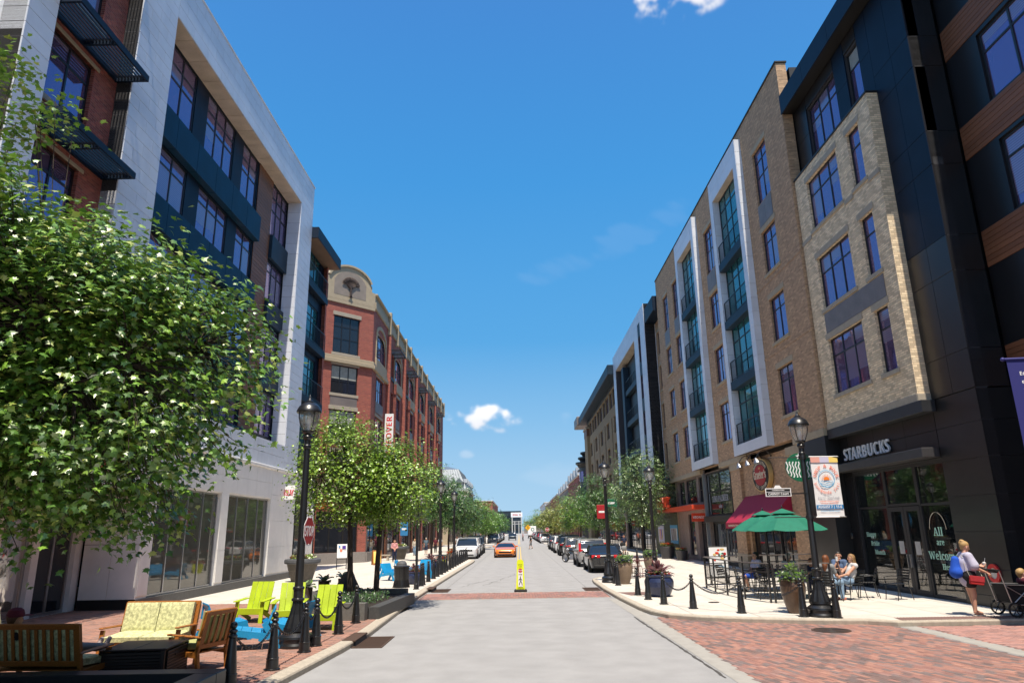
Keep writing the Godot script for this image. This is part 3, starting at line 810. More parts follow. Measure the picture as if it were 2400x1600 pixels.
func right_corner_building():
	var B := thing("corner_building", "black panelled corner building with a cream brick bay above the coffee shop front", "building", V3(0, 0, 0))
	var F := fR(12.5)
	var mb := MB.new()
	mb.bb(12.85, 32, 4.6, 20.4, -18.95, -27.15); mb.bb(13.75, 32, 0, 22.5, 30, -18.95)
	mb.bb(12.86, 32, 0, 4.6, -26.9, -27.15); mb.bb(20, 32, 0, 4.6, -18.95, -26.9)
	put("wall", mb, M.dark, B)
	# black cladding of the upper wall, four storeys of panels
	var rec := [[-26.0, -23.42, 17.09, 19.25], [-22.5, -21.56, 17.09, 19.2]]
	wall("recessed_wall", fR(12.56), -27.2, -18.72, 5.86, 19.85, rec, M.gap, B, 0.25)
	var vs := [5.87, 6.97, 9.25, 10.34, 12.62, 13.72, 15.99, 17.08, 19.83]
	for j in vs.size() - 1:
		panels("panel", F, -19.72, -18.72, vs[j], vs[j + 1], 1.0, vs[j + 1] - vs[j], [M.navy if j > 2 else M.black_panel_b], B, {"w": -0.05, "thick": 0.05})
		panels("panel", F, -20.82, -19.72, vs[j], vs[j + 1], 1.1, vs[j + 1] - vs[j], [M.navy if j > 2 else M.black_panel_b], B, {"w": -0.05, "thick": 0.05})
	panels("panel", F, -21.54, -20.82, 16.55, 19.83, 0.72, 1.64, [M.navy], B, {"w": -0.05, "thick": 0.05})
	panels("panel", F, -23.4, -22.52, 16.55, 19.83, 0.88, 1.64, [M.navy], B, {"w": -0.05, "thick": 0.05})
	panels("panel", F, -27.2, -26.02, 16.55, 19.83, 1.2, 1.64, [M.black_panel], B, {"w": -0.05, "thick": 0.05})
	for q in rec:
		panels("panel", F, q[0], q[1], 19.27, 19.83, q[1] - q[0], 0.55, [M.black_panel], B, {"w": -0.05, "thick": 0.05})
		panels("panel", F, q[0], q[1], 16.55, 17.07, q[1] - q[0], 0.55, [M.black_panel], B, {"w": -0.05, "thick": 0.05})
	window(F, rec[0], [1, 1, 1], [0.68], B, {"blinds": true})
	window(F, rec[1], [1], [0.68], B, {"blind": 0.3})
	# the end that faces up the street
	var E := fF(-18.72)
	for j in vs.size() - 2: panels("panel", E, 12.5, 13.45, vs[j], vs[j + 1], 0.95, vs[j + 1] - vs[j], [M.black_panel], B, {"w": -0.05, "thick": 0.05})
	panels("panel", E, 12.5, 13.45, 17.08, 19.83, 0.95, 2.75, [M.black_panel], B, {"w": -0.05, "thick": 0.05})
	# roof overhang
	mb = MB.new(); mb.bb(11.98, 32, 19.85, 20.7, -17.6, -27.18)
	mb.bb(13.0, 32, 21.6, 22.6, 30, -17.65)
	put("roof", mb, M.dark, B)
	for k in 4: blk("fascia", fR(11.94), -27.18 + k * 2.4, -27.18 + minf((k + 1) * 2.4, 9.6) - 0.012, 19.82, 20.74, -0.04, 0.0, M.navy, B, 0.006)
	# wing along the near street: bands of timber between black storeys
	var W := fR(13.5)
	var wh: Array = []
	for y in [[10.42, 12.55], [13.76, 15.92], [17.15, 19.3], [7.05, 9.2]]:
		wh.append([-17.3, -14.9, y[0], y[1]]); wh.append([-12.9, -9.6, y[0], y[1]])
	wall("wing_wall", fR(13.53), -18.72, 20, 5.86, 21.6, wh, M.black_panel, B, 0.25)
	for q in [[5.95, 7.0], [9.29, 10.38], [12.66, 13.72], [16.06, 17.1]]: planks(W, -18.69, -2.0, q[0], q[1], 0.155, B, -0.028, [-15.9, -12.6, -8.0])
	for h in wh:
		if h[1] < -14: window(W, h, [1, 1], [0.72], B, {"fw": 0.08, "blinds": true, "w": -0.1})
		else: window(W, h, [1, 1, 1], [0.72], B, {"fw": 0.08, "w": -0.1})
	# ground floor: black tiles
	var gv := [0.12, 0.42, 1.1, 2.06, 3.02, 4.01, 4.98, 5.84]
	var sh := [-26.55, -20.82, 0.12, 4.12]
	wall("shop_wall", fR(12.54), -27.2, -18.72, 0.0, 5.87, [sh], M.gap, B, 0.1, 0.28)
	for j in gv.size() - 1:
		panels("tile", F, -20.8, -18.72, gv[j], gv[j + 1], 2.08 if j > 0 else 1.04, 1, [M.black_panel_b], B, {"w": -0.04, "thick": 0.04, "gap": 0.003})
		panels("tile", E, 12.5, 17.6, gv[j], gv[j + 1], 1.7, 1, [M.black_panel], B, {"w": -0.04, "thick": 0.04, "gap": 0.003})
		panels("tile", F, -27.18, -26.57, gv[j], gv[j + 1], 1.7, 1, [M.black_panel], B, {"w": -0.04, "thick": 0.04, "gap": 0.003})
	panels("tile", F, -26.55, -20.82, 4.14, 4.98, 2.0, 0.9, [M.black_panel], B, {"w": -0.04, "thick": 0.04, "gap": 0.003})
	panels("tile", F, -26.55, -20.82, 4.98, 5.84, 2.0, 0.9, [M.black_panel], B, {"w": -0.04, "thick": 0.04, "gap": 0.003})
	blk("canopy", F, -27.1, -20.84, 4.19, 4.47, 0.004, 0.52, M.grey_dark, B, 0.01)
	blk("canopy", fR(12.12), -27.15, -20.6, 5.5, 5.86, -0.36, 0.05, M.slate_dark, B, 0.01)
	# cream brick bay
	var C := fR(12.12)
	var bw: Array = []
	for q in [[7.06, 9.21], [10.43, 12.55], [13.78, 15.9]]:
		bw.append([-26.1, -23.4, q[0], q[1]]); bw.append([-22.5, -21.62, q[0], q[1]])
	wall("brick_bay", C, -27.15, -20.8, 6.08, 16.5, bw, M.brick_cream, B, 0.14, 0.42)
	for h in bw:
		var three: bool = h[1] - h[0] > 1.5
		window(C, h, [1, 1, 1] if three else [1], [0.69], B, {"w": -0.1, "blinds": true})
		blk("sill", C, h[0] - 0.12, h[1] + 0.12, h[2] - 0.15, h[2], -0.1, 0.05, M.stone, B, 0.01)
		blk("lintel", C, h[0] - 0.12, h[1] + 0.12, h[3], h[3] + 0.24, -0.02, 0.03, M.stone, B, 0.01)
	blk("spandrel", C, -26.1, -21.55, 9.46, 10.24, 0.002, 0.02, M.grey_panel, B, 0.005)
	for k in 6: blk("stone_belt", C, -27.16 + k * 1.06, -27.16 + (k + 1) * 1.06 - 0.006, 5.86, 6.08, -0.1, 0.03, M.stone, B, 0.008)
	blk("stone_belt", fF(-20.8), 12.1, 12.5, 5.86, 6.08, -0.1, 0.03, M.stone, B, 0.008)
	blk("stone_belt", C, -27.16, -26.22, 13.5, 13.68, -0.05, 0.03, M.stone, B, 0.008)
	blk("stone_belt", C, -21.48, -20.79, 13.5, 13.68, -0.05, 0.032, M.stone, B, 0.008)
	blk("stone_belt", C, -23.27, -22.63, 13.5, 13.68, -0.05, 0.032, M.stone, B, 0.008)
	blk("coping", C, -27.17, -20.77, 16.5, 16.58, -0.45, 0.04, M.dark, B, 0.01)
	# shop front: clear glass with the dim room behind
	window(F, [-26.55, -24.42, 0.12, 4.12], [1], [0.69], B, {"glass": M.pane, "w": -0.06, "fw": 0.09, "name": "shop_window"})
	window(F, [-22.5, -20.82, 0.12, 4.12], [1], [0.69], B, {"glass": M.pane, "w": -0.06, "fw": 0.09, "name": "shop_window"})
	window(F, [-24.42, -22.5, 2.86, 4.12], [1], [], B, {"glass": M.pane, "w": -0.06, "fw": 0.08, "name": "transom"})
	for s in [0, 1]:
		var u0: float = -24.40 + s * 0.96
		var d := window(F, [u0, u0 + 0.94, 0.14, 2.84], [1], [], B, {"glass": M.pane, "w": -0.05, "fw": 0.15, "name": "door"})
		blk("handle", F, u0 + (0.85 if s == 0 else 0.06), u0 + (0.88 if s == 0 else 0.09), 0.95, 1.35, -0.05, 0.02, M.metal_sat, d)
		blk("notice", F, u0 + 0.32, u0 + 0.62, 1.35, 1.75, -0.082, -0.08, M.offwhite, d)
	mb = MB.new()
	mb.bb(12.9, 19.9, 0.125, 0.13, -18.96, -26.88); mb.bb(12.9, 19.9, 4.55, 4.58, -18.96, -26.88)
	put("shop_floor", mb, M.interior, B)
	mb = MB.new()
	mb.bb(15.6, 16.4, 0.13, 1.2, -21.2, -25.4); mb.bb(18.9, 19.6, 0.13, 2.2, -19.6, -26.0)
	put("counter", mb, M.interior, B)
	for s in 3:
		var l := MB.new(); l.lathe([0.0, 0.25, 0.04, 0.24, 0.16, 0.0, 0.15, 0.0, 0.03, 0.22], 12, V3(13.9, 3.2, -21.4 - s * 1.6)); l.tube(V3(13.9, 3.44, -21.4 - s * 1.6), V3(13.9, 4.55, -21.4 - s * 1.6), 0.01, 0.01, 5)
		put("pendant_shade", l, M.metal_sat, B)
	# painted words on the window
	var P := thing("window_lettering", "mint green welcome lettering with a rainbow on the glass beside the doors", "lettering")
	for q in [["All", -21.7, 2.05, 0.24], ["are", -21.66, 1.75, 0.17], ["Welcome", -21.62, 1.36, 0.23], ["Here", -21.48, 1.05, 0.16]]:
		text("word", q[0], q[3], V3(12.545, q[2], q[1]), F.U, F.N, M.mint, P, 0.003, true, true)
	var rb := MB.new()
	for k in 12:
		var a0 := PI * k / 12; var a1 := PI * (k + 1) / 12
		rb.bar(V3(12.548, 2.12 + sin(a0) * 0.5, -21.68 - cos(a0) * 0.42), V3(12.548, 2.12 + sin(a1) * 0.5, -21.68 - cos(a1) * 0.42), 0.004, 0.022, V3(0, 0, 1))
	put("rainbow", rb, M.cream_print, P)
	var P2 := thing("window_lettering", "small slanting mint greeting on the window left of the doors", "lettering")
	for q in [["Happy", -25.8, 1.95, 0.15], ["Pride", -25.6, 1.65, 0.15], ["Month", -25.35, 1.36, 0.15]]:
		text("word", q[0], q[3], V3(12.545, q[2], q[1]), F.U, F.N, M.mint, P2, 0.003, true, true)
	# hose plate: a red ring round a pale disc, low on the black tiles
	var R := thing("wall_plate", "round red and white plate low on the black tiled wall", "wall plate", V3(12.5, 1.0, -19.35))
	var ring := MB.new(); var turn := Basis(V3(0, 0, 1), PI / 2)
	ring.lathe([0.14, 0.0, 0.24, 0.0, 0.24, 0.05, 0.14, 0.05, 0.14, 0.0], 24, Vector3.ZERO, 0, turn); put("ring", ring, M.red, R)
	ring = MB.new(); ring.lathe([0.14, 0.0, 0.14, 0.03, 0.0, 0.03], 24, Vector3.ZERO, 0, turn); put("disc", ring, M.offwhite, R)
	# letters over the door
	var S := thing("shop_sign", "STARBUCKS in raised white capitals on the black canopy", "sign")
	text("lettering", "STARBUCKS", 0.42, V3(12.44, 4.83, -25.13), F.U, F.N, M.letter, S, 0.05, true, false, 3.35)

func shop_sconce(at: Vector3, label: String):
	var s := MB.new(); s.lathe([0.05, -0.1, 0.06, 0.0, 0.05, 0.1, 0.0, 0.1], 10, V3(-0.09, 0, 0)); s.bb(-0.03, 0, -0.05, 0.05, -0.04, 0.04)
	var o := put("wall_lamp", s, M.iron); o.position = at; tag(o, label, "wall lamp")

func right_brown_building():
	var B := thing("brick_building", "brown brick apartment building with two tall white balcony frames on the right", "building")
	var F := fR(12.0)
	var mb := MB.new(); mb.bb(12.6, 30, 5.7, 22.3, -27.25, -56.0); mb.bb(12.75, 30, 0, 5.7, -27.25, -56.0); put("wall", mb, M.dark, B)
	var cols := [[-31.24, -29.46], [-40.78, -39.0], [-50.22, -48.66], [-53.72, -51.97]]
	var holes: Array = []
	var rows := ROWS + [[17.35, 20.15]]
	for c in cols:
		for r in rows: holes.append([c[0], c[1], r[0], r[1]])
	var open: Array = holes.duplicate()
	for q in [[-37.85, -32.67], [-47.3, -42.05]]: open.append([q[0] + 0.57, q[1] - 0.57, 6.44, 20.63])
	wall("brick_wall", F, -56.0, -27.2, 5.95, 22.5, open, M.brick_brown, B, 0.14, 0.45)
	blk("coping", F, -56.05, -27.15, 22.5, 22.6, -0.5, 0.05, M.dark, B, 0.02)
	for h in holes:
		var tall: bool = h[3] > 19
		window(F, h, [1, 1], [0.5, 0.8] if tall else [0.72], B, {"w": -0.1, "blinds": true})
		blk("lintel", F, h[0] - 0.12, h[1] + 0.12, h[3], h[3] + 0.25, -0.02, 0.03, M.limestone, B, 0.01)
		if h[2] < 17: blk("sill", F, h[0] - 0.12, h[1] + 0.12, h[2] - 0.15, h[2], -0.1, 0.06, M.limestone, B, 0.01)
		if tall:
			for k in 2: blk("spandrel", F, h[0] + k * (h[1] - h[0]) / 2 + 0.008, h[0] + (k + 1) * (h[1] - h[0]) / 2 - 0.008, 16.2, 17.3, 0.002, 0.02, M.grey_panel, B, 0.006)
	for y in [9.95, 13.35]: blk("brick_course", F, -56.0, -27.21, y, y + 0.09, 0.001, 0.018, M.brick_brown, B)
	for k in 9:
		var a := -56.0 + k * 3.2
		if (a > -48.5 and a < -41) or (a > -39.5 and a < -32): continue
		blk("stone_belt", F, a, minf(a + 3.19, -27.2), 5.66, 5.95, -0.2, 0.05, M.limestone, B, 0.01)
	blk("stone_belt", F, -42.0, -37.9, 5.662, 5.952, -0.2, 0.048, M.limestone, B, 0.01)
	# white balcony frames
	for q in [[-37.85, -32.67], [-47.3, -42.05]]:
		var u0: float = q[0]; var u1: float = q[1]
		var X := fR(11.67)
		var fm := MB.new()
		mblk(fm, X, u0 + 0.03, u0 + 0.55, 5.95, 21.9, -0.35, -0.03); mblk(fm, X, u1 - 0.55, u1 - 0.03, 5.95, 21.9, -0.35, -0.03)
		mblk(fm, X, u0 + 0.55, u1 - 0.55, 20.65, 21.9, -0.35, -0.03); mblk(fm, X, u0 + 0.55, u1 - 0.55, 5.95, 6.42, -0.35, -0.03)
		mblk(fm, X, u0 + 0.03, u1 - 0.03, 5.93, 21.95, -0.8, -0.75)
		var fo := put("balcony_frame", fm, M.gap, B)
		var PP := {"stagger": false, "thick": 0.03, "w": -0.03, "gap": 0.005}
		panels("panel", X, u0, u0 + 0.58, 5.92, 21.96, 0.6, 0.72, M.white_panel, fo, PP)
		panels("panel", X, u1 - 0.58, u1, 5.92, 21.96, 0.6, 0.72, M.white_panel, fo, PP)
		panels("panel", X, u0 + 0.58, u1 - 0.58, 20.62, 21.96, 1.35, 0.67, M.white_panel, fo, PP)
		panels("panel", X, u0 + 0.58, u1 - 0.58, 5.92, 6.46, 4.2, 0.6, M.white_panel, fo, PP)
		var side := fF(u1); panels("panel", side, 11.7, 12.02, 5.92, 21.96, 0.4, 0.72, M.white_panel, fo, {"thick": 0.03, "w": -0.03, "gap": 0.005})
		var inn := fF(u0 + 0.58); panels("panel", inn, 11.7, 12.4, 6.46, 20.62, 0.8, 0.72, M.white_panel, fo, {"thick": 0.02, "w": 0.0, "gap": 0.005})
		blk("soffit", X, u0 + 0.58, u1 - 0.58, 20.6, 20.62, -0.75, -0.03, M.soffit, fo)
		# four storeys of glazed doors with railings
		var G := fR(12.04)
		for k in 4:
			var y0 := 6.46 + (0.0 if k == 0 else 3.4 * k)
			var y1: float = [9.5, 12.9, 16.3, 20.6][k]
			window(G, [u0 + 0.6, u1 - 0.6, y0, y1], [1, 1, 1, 1], [0.72] if k < 3 else [0.55, 0.8], B, {"w": 0.0, "fw": 0.07, "glass": M.glass_teal, "name": "glazed_door"})
			if k > 0: blk("balcony_slab", X, u0 + 0.59, u1 - 0.59, y0 - 0.46, y0, -0.44, -0.02, M.slate, fo, 0.01)
			railing(X, u0 + 0.62, u1 - 0.62, y0 + 0.08, y0 + 1.1, -0.1, fo)
	# ground floor piers
	for q in [[-31.45, -29.3], [-40.0, -38.3]]:
		blk("brick_pier", fR(12.1), q[0], q[1], 0.0, 5.66, -0.6, 0.08, M.brick_brown, B)
		blk("pier_base", fR(12.1), q[0] - 0.02, q[1] + 0.02, 0.1, 0.9, -0.2, 0.11, M.limestone, B, 0.01)
		blk("pier_cap", fR(12.1), q[0] - 0.02, q[1] + 0.02, 5.3, 5.655, -0.1, 0.115, M.limestone, B, 0.01)
	wall("shop_wall", fR(12.2), -38.3, -31.45, 0, 5.66, [[-37.9, -31.9, 0.12, 3.0]], M.brick_brown, B, 0.2)
	window(fR(12.2), [-37.9, -36.2, 0.12, 3.0], [1], [0.8], B, {"glass": M.glass_dark, "w": -0.15, "fw": 0.08, "name": "shop_window"})
	window(fR(12.2), [-36.2, -34.1, 0.12, 3.0], [1, 1], [0.8], B, {"glass": M.glass_dark, "w": -0.12, "fw": 0.1, "name": "door"})
	window(fR(12.2), [-34.1, -31.9, 0.12, 3.0], [1, 1], [0.8], B, {"glass": M.glass_dark, "w": -0.15, "fw": 0.08, "name": "shop_window"})
	# black cladding where the brick pier meets the coffee shop
	blk("end_wall", fF(-27.19), 11.95, 12.52, 0.0, 5.66, -0.3, 0.0, M.black_panel_b, B)
	blk("end_wall", fR(11.97), -29.3, -27.2, 0.0, 5.66, -0.7, 0.0, M.black_panel, B)
	# two glazed shop fronts beyond
	wall("shop_wall", fR(12.2), -54.8, -40.0, 0, 5.67, [[-45.9, -40.1, 0.12, 5.6], [-53.9, -52.0, 3.9, 5.55], [-51.7, -48.6, 3.9, 5.55], [-48.0, -46.2, 3.9, 5.55], [-51.7, -49.9, 0.4, 3.2], [-49.0, -46.2, 0.12, 3.2]], M.taupe, B, 0.3)
	var G2 := fR(12.2)
	for h in [[-53.9, -52.0, 3.9, 5.55], [-51.7, -48.6, 3.9, 5.55], [-48.0, -46.2, 3.9, 5.55]]: window(G2, h, [1, 1] if h[1] - h[0] > 2 else [1], [0.5], B, {"glass": M.glass_dark, "w": -0.1, "name": "shop_window"})
	window(G2, [-51.7, -49.9, 0.4, 3.2], [1], [0.8], B, {"glass": M.glass_dark, "w": -0.1, "name": "shop_window"})
	window(G2, [-49.0, -46.2, 0.12, 3.2], [1, 1], [0.8], B, {"glass": M.glass_dark, "w": -0.25, "name": "door"})
	blk("spandrel", G2, -54.8, -46.1, 5.56, 5.9, 0.005, 0.06, M.grey_panel, B, 0.01)
	window(G2, [-45.9, -40.1, 2.95, 5.6], [0.25, 1, 1, 0.25], [0.55], B, {"glass": M.glass_dark, "w": 0.02, "fw": 0.12, "frame": M.dark, "name": "shop_window"})
	window(G2, [-45.9, -40.1, 0.12, 2.6], [0.3, 1, 1, 0.5], [], B, {"glass": M.glass_dark, "w": -0.2, "fw": 0.12, "frame": M.dark, "name": "door"})
	for k in 3: blk("handle", G2, -44.0 + k * 1.2, -43.96 + k * 1.2, 0.6, 2.1, -0.2, -0.12, M.metal_sat, B)
	blk("canopy", G2, -45.95, -40.05, 2.6, 2.95, -0.1, 0.35, M.dark, B, 0.01)
	blk("frame_edge", G2, -46.1, -45.98, 0.12, 5.62, 0.0, 0.22, M.metal_sat, B)
	for k in 7: blk("green_board", fR(12.2), -64.0 + k * 1.32, -64.0 + (k + 1) * 1.32 - 0.02, 0.12, 5.9, -0.2, 0.0, M.green_wall, B, 0.008)
	blk("end_trim", fR(12.2), -54.9, -54.76, 0.1, 5.95, -0.1, 0.05, M.limestone, B)
	# recess with narrow windows before the white building, and its roof box
	var N := fR(12.6)
	var nh: Array = []
	for r in ROWS + [[16.9, 18.95]]: nh.append([-59.6, -58.3, r[0], r[1]])
	wall("recessed_wall", N, -60.3, -56.0, 5.95, 20.0, nh, M.brick_brown, B, 0.2)
	for h in nh:
		window(N, h, [1], [0.72], B, {"w": -0.12})
		lintel_sill(N, h, M.limestone, B)
	blk("roof_box", fR(12.6), -60.2, -56.05, 20.0, 21.3, -1.0, 0.95, M.navy, B, 0.02)
	blk("low_canopy", fR(12.6), -60.2, -56.0, 5.6, 6.1, -0.2, 0.7, M.slate, B, 0.02)
	# shop signs
	var D := thing("shop_sign", "DINO PALMIER salon lettering on dark glass", "sign")
	text("lettering", "DINO PALMIER", 0.34, V3(12.12, 3.95, -42.9), G2.U, G2.N, M.greyprint, D, 0.01, false, true, 3.4)
	text("lettering", "salon", 0.2, V3(12.12, 3.5, -42.9), G2.U, G2.N, M.greyprint, D, 0.01, false, true)
	var V := thing("shop_canopy", "flat orange red canopy over the shoe shop door", "canopy")
	blk("slab", fR(12.2), -58.0, -46.25, 3.44, 3.72, 0.03, 1.0, M.orange_red, V, 0.01)
	var V2 := thing("shop_sign", "tall orange VIONIC letters standing on the flat orange canopy", "sign")
	text("lettering", "VIONIC", 0.75, V3(11.15, 4.12, -55.0), G2.U, G2.N, M.orange_red, V2, 0.25, true, false, 4.2)
	var V3 := thing("shop_sign", "small red VIONIC board hung out over the shoe shop door", "sign", V3(11.75, 2.93, -46.9))
	var vb := MB.new(); vb.cbox(Vector3.ZERO, V3(0.9, 0.52, 0.08), 0.01); put("board", vb, M.orange_red, V3)
	text("lettering", "VIONIC", 0.15, V3(0, 0, 0.045), Vector3.RIGHT, V3(0, 0, 1), M.white, V3, 0.006, true, false, 0.76)
	for q in [[-63.0, -60.5, "poster in a white frame with crossed yellow and violet strokes", 0], [-58.0, -55.4, "blue edged poster of two raised hands", 1]]:
		var T := thing("wall_poster", q[2], "poster")
		var X := fR(12.2)
		blk("frame", X, q[0], q[1], 1.1, 2.5, 0.004, 0.03, M.offwhite if q[3] == 0 else M.skyblue, T, 0.005)
		blk("print", X, q[0] + 0.15, q[1] - 0.15, 1.25 + 0.1 * q[3], 2.35 - 0.1 * q[3], 0.03, 0.034, M.palepurple if q[3] == 0 else M.white, T)
		for k in 4:
			var st := MB.new(); var a := rnd(-0.5, 0.5)
			mblk(st, X, -0.12, 0.12, -0.5, 0.4, 0.0, 0.003)
			var o := put("stroke", st, [M.gold, M.coral, M.petunia, M.paleyellow][k] if q[3] == 0 else M.taupe, T)
			o.transform = Transform3D(Basis(V3(1, 0, 0), a * (0.4 if q[3] else 1.0)), V3(-0.036 - k * 0.003, 1.82, q[0] + 0.55 + k * 0.45))

func right_white_building():
	var B := thing("white_building", "white panelled block with a deep navy balcony bay beyond the brown brick building", "building")
	var X := fR(11.6)
	var mb := MB.new(); mb.bb(12.5, 30, 0, 21.6, -60.2, -80.9); put("wall", mb, M.dark, B)
	var slot := [-63.6, -62.3]
	var slots: Array = []
	for r in ROWS + [[17.2, 19.6]]: slots.append([slot[0], slot[1], r[0], r[1]])
	wall("panel_wall", fR(11.64), -81.0, -60.1, 5.9, 21.95, slots + [[-79.2, -65.7, 6.3, 20.0]], M.gap, B, 0.85, 0.9)
	panels("panel", X, -81.0, -79.2, 5.9, 21.95, 1.8, 0.8, M.white_panel, B, {"w": -0.04, "thick": 0.04})
	panels("panel", X, -79.2, -65.7, 20.0, 21.95, 2.2, 0.65, M.white_panel, B, {"w": -0.04, "thick": 0.04, "stagger": true})
	panels("panel", X, -65.7, -63.6, 5.9, 21.95, 2.1, 0.8, M.white_panel, B, {"w": -0.04, "thick": 0.04})
	panels("panel", X, -62.3, -60.1, 5.9, 21.95, 2.2, 0.8, M.white_panel, B, {"w": -0.04, "thick": 0.04})
	panels("panel", X, -63.6, -62.3, 20.9, 21.95, 1.3, 0.6, M.white_panel, B, {"w": -0.04, "thick": 0.04})
	panels("panel", fF(-60.1), 11.62, 12.6, 5.9, 21.95, 1.0, 0.55, M.white_panel, B, {"w": -0.04, "thick": 0.04, "stagger": true})
	for y in [[9.22, 10.45], [12.55, 13.8], [15.93, 17.2], [19.6, 20.9], [5.9, 7.05]]: blk("spandrel", X, slot[0], slot[1], y[0], y[1], -0.1, -0.02, M.slate, B, 0.01)
	for h in slots: window(X, h, [1], [0.72], B, {"w": -0.1})
	# the bay
	var G := fR(12.3)
	for k in 4:
		var y0 := 6.5 + 3.4 * k; var y1: float = [9.4, 12.8, 16.2, 20.0][k]
		window(G, [-79.1, -76.9, y0, y1], [1, 1], [0.72], B, {"name": "glazed_door"})
		window(G, [-75.4, -67.6, y0, y1], [1, 1, 1, 1], [0.72], B, {"glass": M.glass_teal, "w": -0.2, "name": "glazed_door"})
		blk("balcony_slab", G, -75.4, -66.4, y0 - 0.5, y0, -0.3, 0.3, M.slate, B, 0.01)
		railing(G, -75.3, -67.5, y0 + 0.06, y0 + 1.1, 0.24, B, null, 0.2)
	for q in [[-76.8, -75.4], [-67.6, -66.2]]: blk("post", G, q[0], q[1], 6.0, 19.6, -0.3, 0.42, M.slate, B, 0.02)
	blk("soffit", X, -79.2, -65.7, 19.96, 20.0, -0.85, -0.04, M.soffit, B)
	wall("shop_wall", fR(12.3), -81.0, -64.0, 0, 5.9, [[-80.5, -73.0, 0.3, 3.6], [-72.2, -65, 0.3, 3.6]], M.dark, B, 0.2)
	for h in [[-80.5, -73.0, 0.3, 3.6], [-72.2, -65, 0.3, 3.6]]: window(fR(12.3), h, [1, 1, 1, 1], [0.75], B, {"glass": M.glass_dark, "name": "shop_window"})

func right_tan_building():
	var B := thing("tan_building", "tan building under a dark flat overhanging roof, farther along the right side", "building")
	var F := fR(12.2)
	var mb := MB.new(); mb.bb(12.6, 30, 0, 19.5, -81.1, -121.0); put("wall", mb, M.dark, B)
	var holes: Array = []
	for k in 5:
		var u := -84.5 - 7.3 * k
		for r in ROWS: holes.append([u - 2.6, u, r[0], r[1]])
		holes.append([u - 2.9, u + 0.3, 17.2, 19.4])
		holes.append([u - 6.0, u - 3.4, 17.2, 19.4])
		holes.append([u - 4.8, u - 3.9, 5.9, 16.0])
	wall("tan_wall", F, -121.0, -81.0, 5.0, 19.6, holes, M.tan, B, 0.3, 0.5)
	for h in holes: window(F, h, [1, 1] if h[1] - h[0] > 1.5 else [1], [0.7] if h[3] - h[2] < 5 else [0.25, 0.5, 0.75], B, {"single": true, "w": -0.2})
	blk("roof", F, -122.5, -81.0, 20.0, 21.2, -12.0, 1.3, M.slate, B, 0.05)
	blk("parapet", F, -121.0, -81.0, 19.6, 20.0, -0.4, 0.0, M.dark, B)
	blk("roof_hood", F, -128.5, -122.5, 20.0, 21.6, -10.0, 1.6, M.grey_panel, B, 0.1)
	blk("brick_pier", F, -121.6, -117.0, 0.0, 17.4, -1.0, 0.45, M.tan, B)
	blk("brick_band", F, -121.65, -116.95, 17.4, 18.6, -1.0, 0.5, M.wood_siding[0], B)
	blk("stone_cap", F, -121.8, -116.8, 18.6, 18.9, -1.1, 0.65, M.limestone, B, 0.03)
	wall("shop_wall", F, -121.0, -81.0, 0, 5.0, [[-99, -82, 0.3, 3.6], [-120, -101, 0.3, 3.6]], M.taupe, B, 0.2)
	for h in [[-99.0, -82.0, 0.3, 3.6], [-120.0, -101.0, 0.3, 3.6]]: window(F, h, [1, 1, 1, 1, 1, 1], [0.75], B, {"glass": M.glass_dark, "name": "shop_window"})

